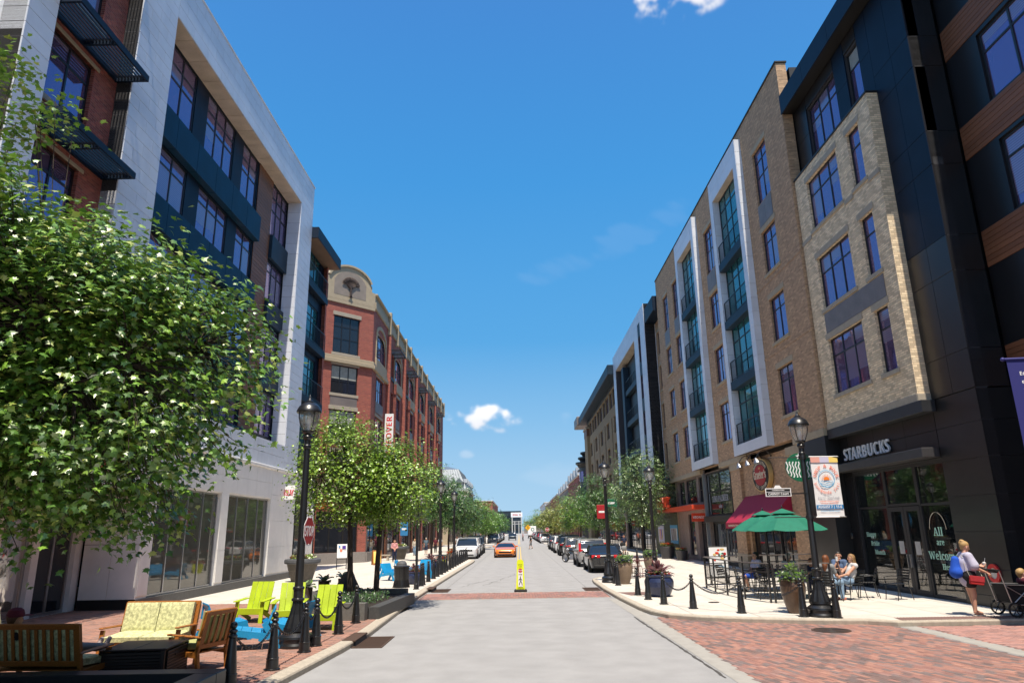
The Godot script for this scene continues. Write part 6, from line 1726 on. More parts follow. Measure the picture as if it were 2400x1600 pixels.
func lounge_low() -> Node3D:
	# low solid-board garden chair, facing +z
	var T := thing("garden_chair", "", "chair")
	var m := MB.new(); m.cbox(V3(0, 0.47, -0.3), V3(0.6, 0.4, 0.028), 0.012, Basis(Vector3.RIGHT, -0.42)); put("backrest", m, M.cyan, T)
	m = MB.new(); m.cbox(V3(0, 0.3, -0.2), V3(0.6, 0.12, 0.024), 0.008, Basis(Vector3.RIGHT, -0.42)); put("lower_back_board", m, M.cyan, T)
	for k in 3:
		m = MB.new(); m.cbox(V3(0, 0.315 - k * 0.022, 0.25 - k * 0.165), V3(0.6, 0.024, 0.16), 0.006, Basis(Vector3.RIGHT, -0.14)); put("seat_slat", m, M.cyan, T)
	m = MB.new(); m.cbox(V3(0, 0.27, 0.335), V3(0.62, 0.09, 0.024), 0.006); put("apron", m, M.cyan, T)
	for s in [-1.0, 1.0]:
		m = MB.new(); m.bar(V3(s * 0.315, 0.29, 0.33), V3(s * 0.315, 0.2, -0.3), 0.026, 0.1); put("side_rail", m, M.cyan, T)
		m = MB.new(); m.bar(V3(s * 0.315, 0.0, 0.4), V3(s * 0.315, 0.3, 0.29), 0.028, 0.09); put("leg", m, M.cyan, T)
		m = MB.new(); m.bar(V3(s * 0.315, 0.0, -0.46), V3(s * 0.315, 0.42, -0.2), 0.028, 0.09); put("leg", m, M.cyan, T)
		m = MB.new(); m.bar(V3(s * 0.28, 0.36, -0.38), V3(s * 0.28, 0.6, -0.36), 0.026, 0.05); put("back_strut", m, M.cyan, T)
	return T

func pillow(c: Vector3, s: Vector3, bs := Basis.IDENTITY) -> MB:
	# a plump cushion: a rounded block with swollen faces
	var m := MB.new(); var n := 8
	var P := func(i: int, j: int, sg: float) -> Vector3:
		var u: float = -1.0 + 2.0 * i / n; var v: float = -1.0 + 2.0 * j / n
		var e: float = (1.0 - pow(absf(u), 6)) * (1.0 - pow(absf(v), 6))
		return c + bs * V3(u * s.x / 2, v * s.y / 2, sg * s.z / 2 * (0.62 + 0.38 * e))
	for sg in [1.0, -1.0]:
		for i in n:
			for j in n:
				var a: Vector3 = P.call(i, j, sg); var b: Vector3 = P.call(i + 1, j, sg); var d: Vector3 = P.call(i + 1, j + 1, sg); var e: Vector3 = P.call(i, j + 1, sg)
				if sg > 0: m.quad(a, b, d, e)
				else: m.quad(e, d, b, a)
	for i in n:
		m.quad(P.call(i, 0, -1.0), P.call(i + 1, 0, -1.0), P.call(i + 1, 0, 1.0), P.call(i, 0, 1.0)); m.quad(P.call(i, n, 1.0), P.call(i + 1, n, 1.0), P.call(i + 1, n, -1.0), P.call(i, n, -1.0))
		m.quad(P.call(0, i, 1.0), P.call(0, i + 1, 1.0), P.call(0, i + 1, -1.0), P.call(0, i, -1.0)); m.quad(P.call(n, i, -1.0), P.call(n, i + 1, -1.0), P.call(n, i + 1, 1.0), P.call(n, i, 1.0))
	return m

func wood_seat(called: String, label: String, cat: String, at: Vector3, turn: float, w: float, wood: Material, cloth: Material, nc: int):
	# garden settee or armchair with slatted back and loose cushions, facing +z
	var T := thing(called, label, cat, at, turn)
	var lean := Basis(Vector3.RIGHT, -0.24); var m: MB
	var B := func(x: float, y: float) -> Vector3: return V3(x, 0.34 + y * cos(0.24), -0.32 - y * sin(0.24))
	for s in [-1.0, 1.0]:
		m = MB.new(); m.bar(V3(s * w / 2, 0.0, -0.36), V3(s * w / 2, 0.34, -0.31), 0.05, 0.06); m.bar(B.call(s * w / 2, 0.0), B.call(s * w / 2, 0.62), 0.05, 0.06); put("leg", m, wood, T)
		m = MB.new(); m.bar(V3(s * w / 2, 0.0, 0.36), V3(s * w / 2, 0.53, 0.28), 0.05, 0.07); put("leg", m, wood, T)
		m = MB.new(); m.cbox(V3(s * w / 2, 0.555, -0.02), V3(0.085, 0.03, 0.76), 0.012, Basis(Vector3.RIGHT, -0.03)); put("armrest", m, wood, T)
		m = MB.new(); m.bar(V3(s * w / 2, 0.29, 0.3), V3(s * w / 2, 0.26, -0.34), 0.03, 0.08); put("side_rail", m, wood, T)
	m = MB.new(); m.cbox(V3(0, 0.29, 0.31), V3(w, 0.09, 0.03), 0.008); put("front_rail", m, wood, T)
	m = MB.new(); m.cbox(B.call(0, 0.6), V3(w + 0.05, 0.085, 0.04), 0.012, lean); put("top_rail", m, wood, T)
	m = MB.new(); m.cbox(B.call(0, 0.06), V3(w, 0.08, 0.03), 0.008, lean); put("bottom_rail", m, wood, T)
	var n := int(w / 0.125)
	for k in n:
		m = MB.new(); m.cbox(B.call(-w / 2 + w * (k + 0.5) / n, 0.33), V3(0.055, 0.5, 0.016), 0.004, lean); put("slat", m, wood, T)
	m = MB.new(); m.cbox(V3(0, 0.3, -0.02), V3(w - 0.06, 0.02, 0.6), 0.004); put("seat_board", m, wood, T)
	for k in nc:
		var cw := (w - 0.08) / nc; var cx := -w / 2 + 0.04 + cw * (k + 0.5)
		put("seat_cushion", pillow(V3(cx, 0.385, 0.02), V3(cw - 0.015, 0.64, 0.14), Basis(Vector3.RIGHT, -PI / 2 + 0.05)), cloth, T)
		put("back_cushion", pillow(B.call(cx, 0.36) + V3(0, 0.0, 0.085), V3(cw - 0.015, 0.52, 0.13), lean), cloth, T)

func urn(called: String, label: String, at: Vector3, prof: Array, m: Material, sg := 24) -> Node3D:
	var T := thing(called, label, "planter", at)
	var b := MB.new(); b.lathe(prof, sg); put("pot", b, m, T)
	var k := prof.size()
	b = MB.new(); b.lathe([prof[k - 2], prof[k - 1] - 0.09, 0.0, prof[k - 1] - 0.06], sg); put("soil", b, M.soil, T)
	return T

func terrace_left():
	# posts and chains along the left kerb
	var P := bollard_proto()
	var pos := [[-4.36, -11.3], [-4.18, -12.64], [-4.16, -14.38], [-4.15, -15.12], [-4.11, -16.8], [-4.15, -18.71]]
	for i in pos.size():
		var at := V3(pos[i][0], PY, pos[i][1]); var lb := "black ball-topped bollard, %s of the chained row by the terrace furniture" % nth(i)
		if i == 0: P.position = at; tag(P, lb, "bollard", "bollards along the left kerb")
		else: dup(P, "bollard", lb, at, 0.0, "bollards along the left kerb")
		if i > 0: chain(V3(pos[i - 1][0], PY + 0.75, pos[i - 1][1]), at + V3(0, 0.75, 0), 0.3 if i != 3 else 0.2, "black chain hanging between the %s and %s bollards by the terrace" % [nth(i - 1), nth(i)], "chains along the left kerb")
	var z := -30.79; var n := 0
	for q in [-30.79, -31.38, -33.19, -35.21, -36.84, -38.6, -40.09, -41.4, -43.2, -45.0, -46.8, -48.6, -50.4, -52.2, -54.0, -55.8, -57.4]:
		dup(P, "bollard", "black ball-topped bollard, %s of the long row leading to the white minivan" % nth(n), V3(-4.14, PY, q), 0, "bollards along the left kerb"); n += 1
	var rp := [[7.69, -18.11], [7.02, -18.46], [5.78, -19.42], [4.82, -20.66], [4.26, -21.94], [4.06, -23.42], [3.99, -24.96], [3.92, -29.31], [3.95, -30.3], [3.86, -32.65]]
	for i in rp.size():
		dup(P, "bollard", "black ball-topped bollard, %s round the right corner counted from the crossing" % nth(i), V3(rp[i][0], PY, rp[i][1]), 0, "bollards round the right corner")
		if i in [3, 4]: chain(V3(rp[i - 1][0], PY + 0.75, rp[i - 1][1]), V3(rp[i][0], PY + 0.75, rp[i][1]), 0.3, "black chain on the right corner ending at the %s bollard" % nth(i), "chains round the right corner")
	chain(V3(7.02, PY + 0.75, -18.46), V3(5.78, PY + 0.75, -19.42), 0.32, "black chain on the right corner in front of the cafe fence", "chains round the right corner")
	dup(P, "bollard", "lone far bollard behind the maroon bistro table", V3(7.6, PY, -47.0), 0, "bollards round the right corner")
	# lamps
	var Lp := lamp_proto()
	var lamps := [[-4.54, -15.06, "black street lamp with a stop sign among the terrace chairs"], [7.48, -18.49, "black street lamp carrying the festival banner by the cafe fence"], [3.8, -30.98, "black street lamp at the right kerb behind the black saloon"], [6.2, -33.4, "black street lamp on the right pavement before the green wall"], [-4.4, -40.4, "black street lamp among the left bollard row, nearer of two"], [-4.62, -51.5, "black street lamp by the white minivan, farther of two"]]
	for i in lamps.size():
		var q = lamps[i]; var at := V3(q[0], PY, q[1])
		if i == 0: Lp.position = at; tag(Lp, q[2], "street lamp", "street lamps")
		else: dup(Lp, "street_lamp", q[2], at, 0, "street lamps")
	stop_sign("red octagonal STOP sign turned to the side road on the left lamp", V3(-4.38, 2.36, -15.0), 1.5, 0.0)
	# banner and name plate on the right lamp
	var C := thing("banner_bracket", "black banner arms clamped to the right street lamp", "bracket", V3(7.48, 0, -18.49))
	var m := MB.new()
	for y in [2.5, 4.02]:
		m.tube(V3(-0.9, y + 0.01, 0), V3(0.95, y, 0), 0.014, 0.014, 6); m.lathe([0.095, y - 0.05, 0.1, y - 0.03, 0.1, y + 0.03, 0.095, y + 0.05], 12)
	put("arm", m, M.iron, C)
	festival_banner()
	var S := thing("street_sign", "black and white CARNEY Court street name plate on the lamp", "street sign", V3(6.72, 3.18, -18.42))
	m = MB.new(); m.prism(PackedVector2Array([V2(-0.33, -0.15), V2(0.33, -0.15), V2(0.33, 0.06), V2(0.1, 0.06), V2(0.05, 0.13), V2(-0.05, 0.13), V2(-0.1, 0.06), V2(-0.33, 0.06)]), V3(0, 0, -0.012), Vector3.RIGHT, Vector3.UP, 0.02); put("border", m, M.white, S)
	m = MB.new(); m.bb(-0.31, 0.31, -0.13, -0.04, 0.008, 0.011); m.bb(-0.31, 0.31, -0.025, 0.04, 0.008, 0.011); put("field", m, M.dark, S)
	text("lettering", "CARNEY Court", 0.055, V3(0, -0.085, 0.012), Vector3.RIGHT, V3(0, 0, 1), M.white, S, 0.002, true)
	text("lettering", "COMMON PARK", 0.03, V3(0, 0.008, 0.012), Vector3.RIGHT, V3(0, 0, 1), M.white, S, 0.002, true)
	m = MB.new(); m.bb(0.33, 0.75, -0.1, -0.07, -0.012, 0.004); put("bracket", m, M.iron, S)
	# chairs
	var A := lounge_tall(); var n0 := "lime green tall slatted garden chair, "
	A.position = V3(-6.95, PY, -19.35); A.rotation.y = -0.1; tag(A, n0 + "farthest left of three", "chair", "lime garden chairs")
	dup(A, "garden_chair", n0 + "middle one behind the street lamp", V3(-5.85, PY, -18.75), 0.14, "lime garden chairs")
	dup(A, "garden_chair", n0 + "right one before the concrete planter", V3(-4.68, PY, -17.75), -0.02, "lime garden chairs")
	var Bc := lounge_low(); n0 = "low sky blue garden chair "
	Bc.scale = V3(1.15, 1.18, 1.15); Bc.position = V3(-6.45, PY, -16.2); Bc.rotation.y = 2.15; tag(Bc, n0 + "behind the teak armchair, back turned", "chair", "blue garden chairs")
	dup(Bc, "garden_chair", n0 + "facing left beside the chained bollards", V3(-5.42, PY, -15.0), -1.25, "blue garden chairs")
	dup(Bc, "garden_chair", n0 + "half hidden behind the lamp base", V3(-5.0, PY, -16.1), -1.75, "blue garden chairs")
	dup(Bc, "garden_chair", n0 + "facing right, just left of the black litter bin", V3(-6.05, PY, -34.6), 1.0, "blue garden chairs")
	dup(Bc, "garden_chair", n0 + "far behind the litter bin", V3(-6.1, PY, -38.5), 1.5, "blue garden chairs")
	dup(Bc, "garden_chair", n0 + "facing left right of the bin", V3(-4.85, PY, -35.6), -1.2, "blue garden chairs")
	dup(Bc, "garden_chair", n0 + "farthest of the group by the red spiky plant", V3(-5.2, PY, -38.2), -0.6, "blue garden chairs")
	# teak seats round the chest
	wood_seat("settee", "bright teak settee with pale patterned cushions facing the camera", "settee", V3(-6.98, PY, -13.95), -0.03, 1.42, M.teak, M.cushion, 2)
	wood_seat("settee", "teak settee in the maple's shade, its slatted back to the camera", "settee", V3(-7.2, PY, -11.45), PI - 0.1, 1.5, M.teak, M.cushion, 2)
	wood_seat("armchair", "teak armchair with green cushions seen from behind, right of the chest", "armchair", V3(-5.55, PY, -12.85), -1.95, 0.64, M.teak, M.cushion_green, 1)
	wood_seat("armchair", "orange teak armchair at the left picture edge", "armchair", V3(-8.95, PY, -13.1), 1.9, 0.66, M.teak, M.cushion, 1)
	var K := thing("storage_chest", "dark slatted wooden storage chest used as a low table", "chest", V3(-6.07, PY, -12.1), 0.1)
	m = MB.new(); m.bb(-0.46, 0.46, 0.02, 0.45, -0.43, 0.43); put("body", m, M.dark, K)
	for s in 4:
		for k in 9:
			var q := MB.new(); var long := 1.0 if s % 2 == 0 else 0.94
			q.cbox(V3(0, 0.06 + k * 0.046, 0.47 if s % 2 == 0 else 0.5), V3(long - 0.08, 0.04, 0.02), 0.004)
			var o := put("slat", q, M.trunk_wood, K); o.rotation.y = s * PI / 2
		var q2 := MB.new(); q2.cbox(V3(-0.48, 0.235, 0.455), V3(0.06, 0.47, 0.06), 0.006); put("corner_post", q2, M.trunk_wood, K).rotation.y = s * PI / 2
	for k in 2:
		m = MB.new(); m.cbox(V3(-0.255 + k * 0.51, 0.485, 0), V3(0.5, 0.03, 1.0), 0.008); put("lid", m, M.trunk_wood, K)
	m = MB.new(); m.cbox(V3(0.515, 0.36, 0.05), V3(0.012, 0.04, 0.16), 0.004); put("handle", m, M.dark, K)
	# granite planter of the big maple
	var G := thing("planter", "low black granite planter wall at the bottom left", "planter")
	for q in [[-10, -4.19, -10.72, -10.38], [-4.5, -4.19, -10.379, -5.2], [-10, -4.501, -5.5, -5.2], [-10, -9.7, -10.379, -5.501]]:
		m = MB.new(); m.cbox(V3((q[0] + q[1]) / 2, 0.27, (q[2] + q[3]) / 2), V3(q[1] - q[0], 0.42, absf(q[3] - q[2])), 0.012); put("wall", m, M.granite, G)
	m = MB.new(); m.bb(-9.7, -4.5, 0.1, 0.36, -10.38, -5.5); put("soil", m, M.soil, G)
	# concrete planter with ground cover
	var Q := thing("planter", "grey concrete planter with dark ground cover under the young trees", "planter")
	var cs := [V2(-6.1, -19.62), V2(-3.98, -19.42), V2(-3.66, -23.7), V2(-6.3, -23.9)]
	for k in 4:
		var a: Vector2 = cs[k]; var b: Vector2 = cs[(k + 1) % 4]
		var d := (b - a).normalized(); var nn := V2(d.y, -d.x) * 0.14
		var hh := 0.44 if k != 1 else 0.32
		m = MB.new(); m.prism(PackedVector2Array([a, b - d * 0.02, b - d * 0.02 - nn * 2.0, a - nn * 2.0]), V3(0, 0.1, 0), V3(1, 0, 0), V3(0, 0, 1), -hh)
		put("wall", m, M.precast if k != 1 else M.granite_grey, Q)
	m = MB.new(); sheet(m, PackedVector2Array(cs), 0.4); put("soil", m, M.soil, Q)
	m = foliage(2600, 1.7, 0.38, 0.6, 0.09, 5)
	for i in m.v.size(): m.v[i] = V3(m.v[i].x * 0.6 - 4.95, m.v[i].y, m.v[i].z * 1.1 - 21.75)
	var gc := put("ground_cover", m, M.leaves[3], Q); stuff(gc)
	# leafy plants in stump-like pots
	var sp := [[-5.94, -20.4, "nearest, behind the middle lime chair"], [-6.2, -23.2, "middle one, standing on the rocks"], [-5.85, -24.3, "farthest, dark and barked, beside the tree trunk"]]
	for i in 3:
		var T := thing("potted_plant", "broad-leaved plant in a rough stump pot, " + sp[i][2], "potted plant", V3(sp[i][0], PY, sp[i][1]), 0, "stump pots")
		m = MB.new(); rng.seed = 60 + i
		var pr := [0.0, 0.0, 0.19, 0.0, 0.2, 0.1, 0.17, 0.35, 0.175, 0.6, 0.185, 0.74, 0.15, 0.74, 0.14, 0.68, 0.0, 0.68]
		m.lathe(pr, 12, Vector3.ZERO, 0.09); put("pot", m, M.bark_pot if i != 1 else M.rust, T)
		m = blades(9, 0.42, 0.11, 1.1, 70 + i, V3(0, 0.7, 0)); put("leaves", m, M.leaves[1], T)
	for q in [[-6.35, -21.6, 0.55, 0.4, "large grey boulder behind the right lime chair"], [-5.6, -23.9, 0.4, 0.62, "upright dark boulder behind the planter"], [-6.0, -19.95, 0.3, 0.5, "mottled boulder beside the stump pot"]]:
		m = MB.new(); m.ell(Vector3.ZERO, V3(q[2], q[3], q[2] * 0.8), 14, 9)
		var f := FastNoiseLite.new(); f.seed = int(q[2] * 100); f.frequency = 1.6
		for i in m.v.size(): m.v[i] *= 1.0 + 0.35 * f.get_noise_3d(m.v[i].x, m.v[i].y, m.v[i].z)
		var o := put("boulder", m, M.rock); o.position = V3(q[0], PY + q[3] * 0.5, q[1]); tag(o, q[4], "boulder")
	# large tapered tubs
	var tub := [0.0, 0.0, 0.46, 0.0, 0.5, 0.08, 0.62, 0.5, 0.64, 0.52, 0.72, 0.8, 0.74, 0.82, 0.8, 0.84, 0.82, 0.9, 0.81, 1.0, 0.78, 1.03, 0.68, 1.03]
	for q in [[-10.41, -34.9, "huge grey tub of red flowers before the white shop corner"], [-10.1, -61.0, "huge grey tub of orange flowers behind the man in pink"]]:
		var T := urn("tub_planter", q[2], V3(q[0], PY, q[1]), tub, M.pot_grey)
		m = MB.new(); m.lathe([0.74, 0.815, 0.83, 0.83, 0.85, 0.9, 0.84, 1.01, 0.79, 1.045, 0.69, 1.03], 24); put("rim", m, M.pot_rim, T)
		put("leaves", foliage(260, 0.6, 0.95, 1.2, 0.14, 7), M.leaves[2], T); put("flowers", blooms(60, 0.6, 1.12, 0.06, 8), M.begonia if q[1] > -50 else M.geranium, T)
		put("spike_leaves", blades(14, 0.4, 0.04, 1.2, 9, V3(0, 1.0, 0)), M.cordyline, T)
	# litter bin
	var L := thing("litter_bin", "black slatted litter bin with a domed lid", "litter bin", V3(-4.87, PY, -30.15))
	m = MB.new(); m.lathe([0.0, 0.05, 0.24, 0.05, 0.25, 0.8, 0.0, 0.8], 20); put("liner", m, M.dark, L)
	for k in 28:
		var t := TAU * k / 28; var d := V3(cos(t), 0, sin(t))
		m = MB.new(); m.bar(d * 0.345 + V3(0, 0.02, 0), d * 0.285 + V3(0, 0.3, 0), 0.05, 0.012, d); m.bar(d * 0.285 + V3(0, 0.3, 0), d * 0.31 + V3(0, 0.82, 0), 0.05, 0.012, d); put("slat", m, M.iron, L)
	m = MB.new(); m.lathe([0.33, 0.0, 0.36, 0.0, 0.36, 0.03, 0.33, 0.03], 24); m.lathe([0.29, 0.8, 0.34, 0.81, 0.345, 0.84, 0.3, 0.86], 24); put("hoop", m, M.iron, L)
	m = MB.new(); m.lathe([0.29, 0.86, 0.22, 0.87, 0.205, 0.95, 0.14, 1.03, 0.0, 1.06], 20); put("lid", m, M.pot_rim, L)
	var Pl := thing("sign_post", "thin black post on the left kerb running up into the young tree", "post", V3(-4.1, PY, -29.05))
	m = MB.new(); m.lathe([0.0, 0.0, 0.13, 0.0, 0.13, 0.02, 0.1, 0.03, 0.095, 0.2, 0.075, 0.22, 0.052, 0.9, 0.05, 3.9, 0.0, 3.95], 14); put("shaft", m, M.iron, Pl)
	m = MB.new(); m.bb(-0.3, 0.3, 3.3, 3.7, 0.05, 0.062); put("plate", m, M.offwhite, Pl)
	# red spiky plants in glazed pots
	var pot := [0.0, 0.0, 0.26, 0.0, 0.33, 0.08, 0.42, 0.28, 0.43, 0.42, 0.4, 0.5, 0.36, 0.53, 0.38, 0.56, 0.4, 0.6, 0.36, 0.62]
	var bp := [[-4.56, -31.9, 0.85, "violet glazed pot with a red spiky plant right of the litter bin"], [-4.95, -40.6, 1.0, "violet glazed pot of red cordyline among the blue chairs"], [4.62, -24.4, 1.12, "wide blue glazed pot with maroon cordyline on the right corner"]]
	for q in bp:
		var T := urn("glazed_pot", q[3], V3(q[0], PY, q[1]), pot, M.pot_blue); T.scale = V3(q[2], q[2], q[2])
		put("spike_leaves", blades(34, 0.68, 0.055, 1.35, 11, V3(0, 0.55, 0)), M.cordyline, T); put("leaves", foliage(120, 0.33, 0.55, 0.7, 0.1, 12), M.leaves[0], T); put("flowers", blooms(46, 0.34, 0.62, 0.05, 13), M.begonia, T)
	# easel and sandwich boards, bench
	var E := thing("easel_sign", "black easel with a glossy menu poster outside the dark shop", "easel", V3(-11.3, PY, -46.2), 0.3)
	m = MB.new()
	for s in [-1.0, 1.0]: m.bar(V3(s * 0.3, 0, 0.2), V3(s * 0.3, 1.5, 0), 0.03, 0.03); m.bar(V3(s * 0.3, 0, -0.25), V3(s * 0.3, 1.3, -0.02), 0.03, 0.03)
	for y in [0.25, 0.6]: m.bar(V3(-0.3, y, 0.15), V3(0.3, y, 0.15), 0.03, 0.03)
	put("frame", m, M.iron, E)
	m = MB.new(); m.cbox(V3(0, 1.1, 0.075), V3(0.62, 0.85, 0.03), 0.006, Basis(Vector3.RIGHT, -0.13)); put("board", m, M.white, E)
	rng.seed = 9
	for k in 9:
		m = MB.new(); m.box(V3(rnd(-0.2, 0.2), 1.1 + rnd(-0.3, 0.3), 0.1), V3(rnd(0.1, 0.22), rnd(0.1, 0.2), 0.004), Basis(Vector3.RIGHT, -0.13)); put("picture", m, [M.palepurple, M.blue_print, M.coral, M.petunia][k % 4], E)
	E = thing("sandwich_board", "tan wooden sandwich board beside the orange pier", "sandwich board", V3(-10.1, PY, -51.4), 0.4)
	for s in [-1.0, 1.0]:
		m = MB.new(); m.cbox(V3(0, 0.5, s * 0.17), V3(0.62, 1.0, 0.025), 0.005, Basis(Vector3.RIGHT, -s * 0.2)); put("board", m, M.amber_wood if s > 0 else M.teak, E)
	m = MB.new(); m.box(V3(0, 0.52, 0.195), V3(0.5, 0.8, 0.004), Basis(Vector3.RIGHT, -0.2)); put("print", m, M.paleyellow, E)
	for q in [[-11.2, -58.6, 0.0, "low stone bench by the left shop windows"], [11.6, -51.2, PI / 2, "low stone bench below the posters on the green wall"]]:
		E = thing("bench", q[3], "bench", V3(q[0], PY, q[1]), q[2])
		m = MB.new(); m.cbox(V3(0, 0.42, 0), V3(1.6, 0.1, 0.42), 0.015); put("seat", m, M.stone, E)
		for s in [-1.0, 1.0]:
			m = MB.new(); m.cbox(V3(s * 0.6, 0.185, 0), V3(0.16, 0.37, 0.36), 0.01); put("leg", m, M.stone, E)
	# bright flower troughs and painted ball far along the left kerb
	for q in [[-4.75, -44.2, "yellow and violet striped flower pot among the bollards"], [-5.3, -56.0, "orange flower tub outside the far cafe"], [-5.9, -64.5, "trough of orange flowers beyond the parked cars"]]:
		var T := urn("flower_pot", q[2], V3(q[0], PY, q[1]), [0.0, 0.0, 0.22, 0.0, 0.3, 0.3, 0.32, 0.55, 0.28, 0.56], M.yellow_sign if q[1] > -50 else M.pot_tan, 14)
		put("flowers", blooms(70, 0.36, 0.6, 0.07, 3), M.geranium, T); put("leaves", foliage(80, 0.3, 0.5, 0.75, 0.13, 3), M.leaves[1], T)
	# drain grates
	for q in [[-3.2, -16.3, 0.0, "rusty kerb drain grate at the near left gutter"], [-3.15, -29.6, 0.0, "kerb drain grate beyond the brick crosswalk on the left"], [2.85, -29.2, 0.0, "kerb drain grate in the right gutter"]]:
		E = thing("drain_grate", q[3], "drain grate", V3(q[0], 0.0, q[1]))
		m = MB.new(); m.bb(-0.3, 0.3, -0.02, 0.006, -0.75, 0.75); put("sump", m, M.gap, E)
		m = MB.new(); m.bb(-0.32, -0.28, 0.0, 0.016, -0.78, 0.78); m.bb(0.28, 0.32, 0.0, 0.016, -0.78, 0.78); m.bb(-0.28, 0.28, 0.0, 0.016, 0.74, 0.78); m.bb(-0.28, 0.28, 0.0, 0.016, -0.78, -0.74); put("frame", m, M.rust, E)
		for k in 12:
			m = MB.new(); m.bar(V3(-0.28, 0.01, -0.7 + k * 0.125), V3(0.28, 0.01, -0.66 + k * 0.125), 0.05, 0.012); put("bar", m, M.rust, E)
		if q[0] < 0:
			E = thing("drain_inlet", "dark kerb opening with a rusty lintel beside the " + ("near" if q[1] > -20 else "far") + " left drain grate", "drain inlet", V3(q[0] - 0.3, 0, q[1]))
			m = MB.new(); m.cbox(V3(-0.12, 0.115, 0), V3(0.3, 0.035, 1.2), 0.006); put("lintel", m, M.rust, E)
			m = MB.new(); m.bb(-0.06, 0.03, 0.004, 0.095, -0.55, 0.55); put("opening", m, M.gap, E)
	for q in [[7.0, 0.011, -16.9, 0.42, "round cast iron cover in the brick paving"], [5.8, PY + 0.004, -22.2, 0.16, "small round cover in the right pavement"]]:
		E = thing("manhole_cover", q[4], "manhole cover", V3(q[0], q[1], q[2]))
		m = MB.new(); m.lathe([q[3], 0.0, q[3], 0.006, 0.0, 0.006], 28); put("plate", m, M.rust, E)
		m = MB.new()
		for k in 7:
			m.lathe([q[3] * (0.12 * k + 0.1), 0.006, q[3] * (0.12 * k + 0.11), 0.009, q[3] * (0.12 * k + 0.14), 0.009, q[3] * (0.12 * k + 0.15), 0.006], 28)
		put("rings", m, M.dark, E)
	# yellow pedestrian marker in the carriageway
	var Y := thing("crossing_marker", "fluorescent yellow pedestrian stop marker standing on the centre line", "traffic sign", V3(0.03, 0, -28.6))
	m = MB.new(); m.cbox(V3(0, 0.045, 0), V3(0.5, 0.09, 0.36), 0.03); put("base", m, M.rubber, Y)
	var po := PackedVector2Array([V2(-0.17, 0.09), V2(0.17, 0.09), V2(0.135, 1.08)])
	for k in 9: po.append(V2(cos(PI * k / 8) * 0.13, 1.1 + sin(PI * k / 8) * 0.1))
	m = MB.new(); m.prism(po, V3(0, 0, -0.015), Vector3.RIGHT, Vector3.UP, 0.03); put("paddle", m, M.yellow_sign, Y)
	m = MB.new(); m.cbox(V3(0, 0.5, 0.017), V3(0.19, 0.62, 0.004), 0.001); put("label", m, M.white, Y)
	m = MB.new(); m.prism(octagon(0.085), V3(0, 0.79, 0.019), Vector3.RIGHT, Vector3.UP, 0.003); put("stop_symbol", m, M.red, Y)
	text("lettering", "STOP", 0.05, V3(0, 0.79, 0.023), Vector3.RIGHT, V3(0, 0, 1), M.white, Y, 0.001)
	text("lettering", "FOR", 0.05, V3(0, 0.635, 0.021), Vector3.RIGHT, V3(0, 0, 1), M.dark, Y, 0.001)
	text("lettering", "STATE", 0.04, V3(0, 1.0, 0.017), Vector3.RIGHT, V3(0, 0, 1), M.dark, Y, 0.001); text("lettering", "LAW", 0.04, V3(0, 0.93, 0.017), Vector3.RIGHT, V3(0, 0, 1), M.dark, Y, 0.001)
	text("lettering", "WITHIN", 0.03, V3(0, 0.165, 0.017), Vector3.RIGHT, V3(0, 0, 1), M.dark, Y, 0.001); text("lettering", "CROSSWALK", 0.03, V3(0, 0.115, 0.017), Vector3.RIGHT, V3(0, 0, 1), M.dark, Y, 0.001)
	m = MB.new()
	m.ell(V3(0, 0.55, 0.021), V3(0.022, 0.024, 0.003), 8, 4)
	for b in [[0, 0.52, 0, 0.4], [0, 0.4, -0.055, 0.25], [0, 0.4, 0.05, 0.33], [0.05, 0.33, 0.065, 0.24], [0, 0.5, -0.06, 0.43], [0, 0.5, 0.06, 0.42]]: m.bar(V3(b[0], b[1], 0.021), V3(b[2], b[3], 0.021), 0.024, 0.004, V3(0, 0, 1))
	put("walker_symbol", m, M.dark, Y)
	Y = thing("crossing_sign", "amber diamond crossing sign in the middle distance on the right", "traffic sign", V3(0.2, 0, -172)); Y.position.x = 2.2
	m = MB.new(); m.box(V3(0, 2.9, 0), V3(1.0, 1.0, 0.03), Basis(V3(0, 0, 1), PI / 4)); put("plate", m, M.amber, Y)
	m = MB.new(); m.bar(V3(0, 0, -0.04), V3(0, 3.2, -0.04), 0.06, 0.06); put("post", m, M.metal_sat, Y)
	m = MB.new(); m.bb(-0.08, 0.08, 2.55, 3.1, 0.02, 0.03); m.ell(V3(0, 3.2, 0.02), V3(0.08, 0.08, 0.02), 8, 4); put("symbol", m, M.dark, Y)
	stop_sign("red octagonal STOP sign at the right corner of the far crossing", V3(4.1, 2.35, -104.0), 0.0, 2.3)

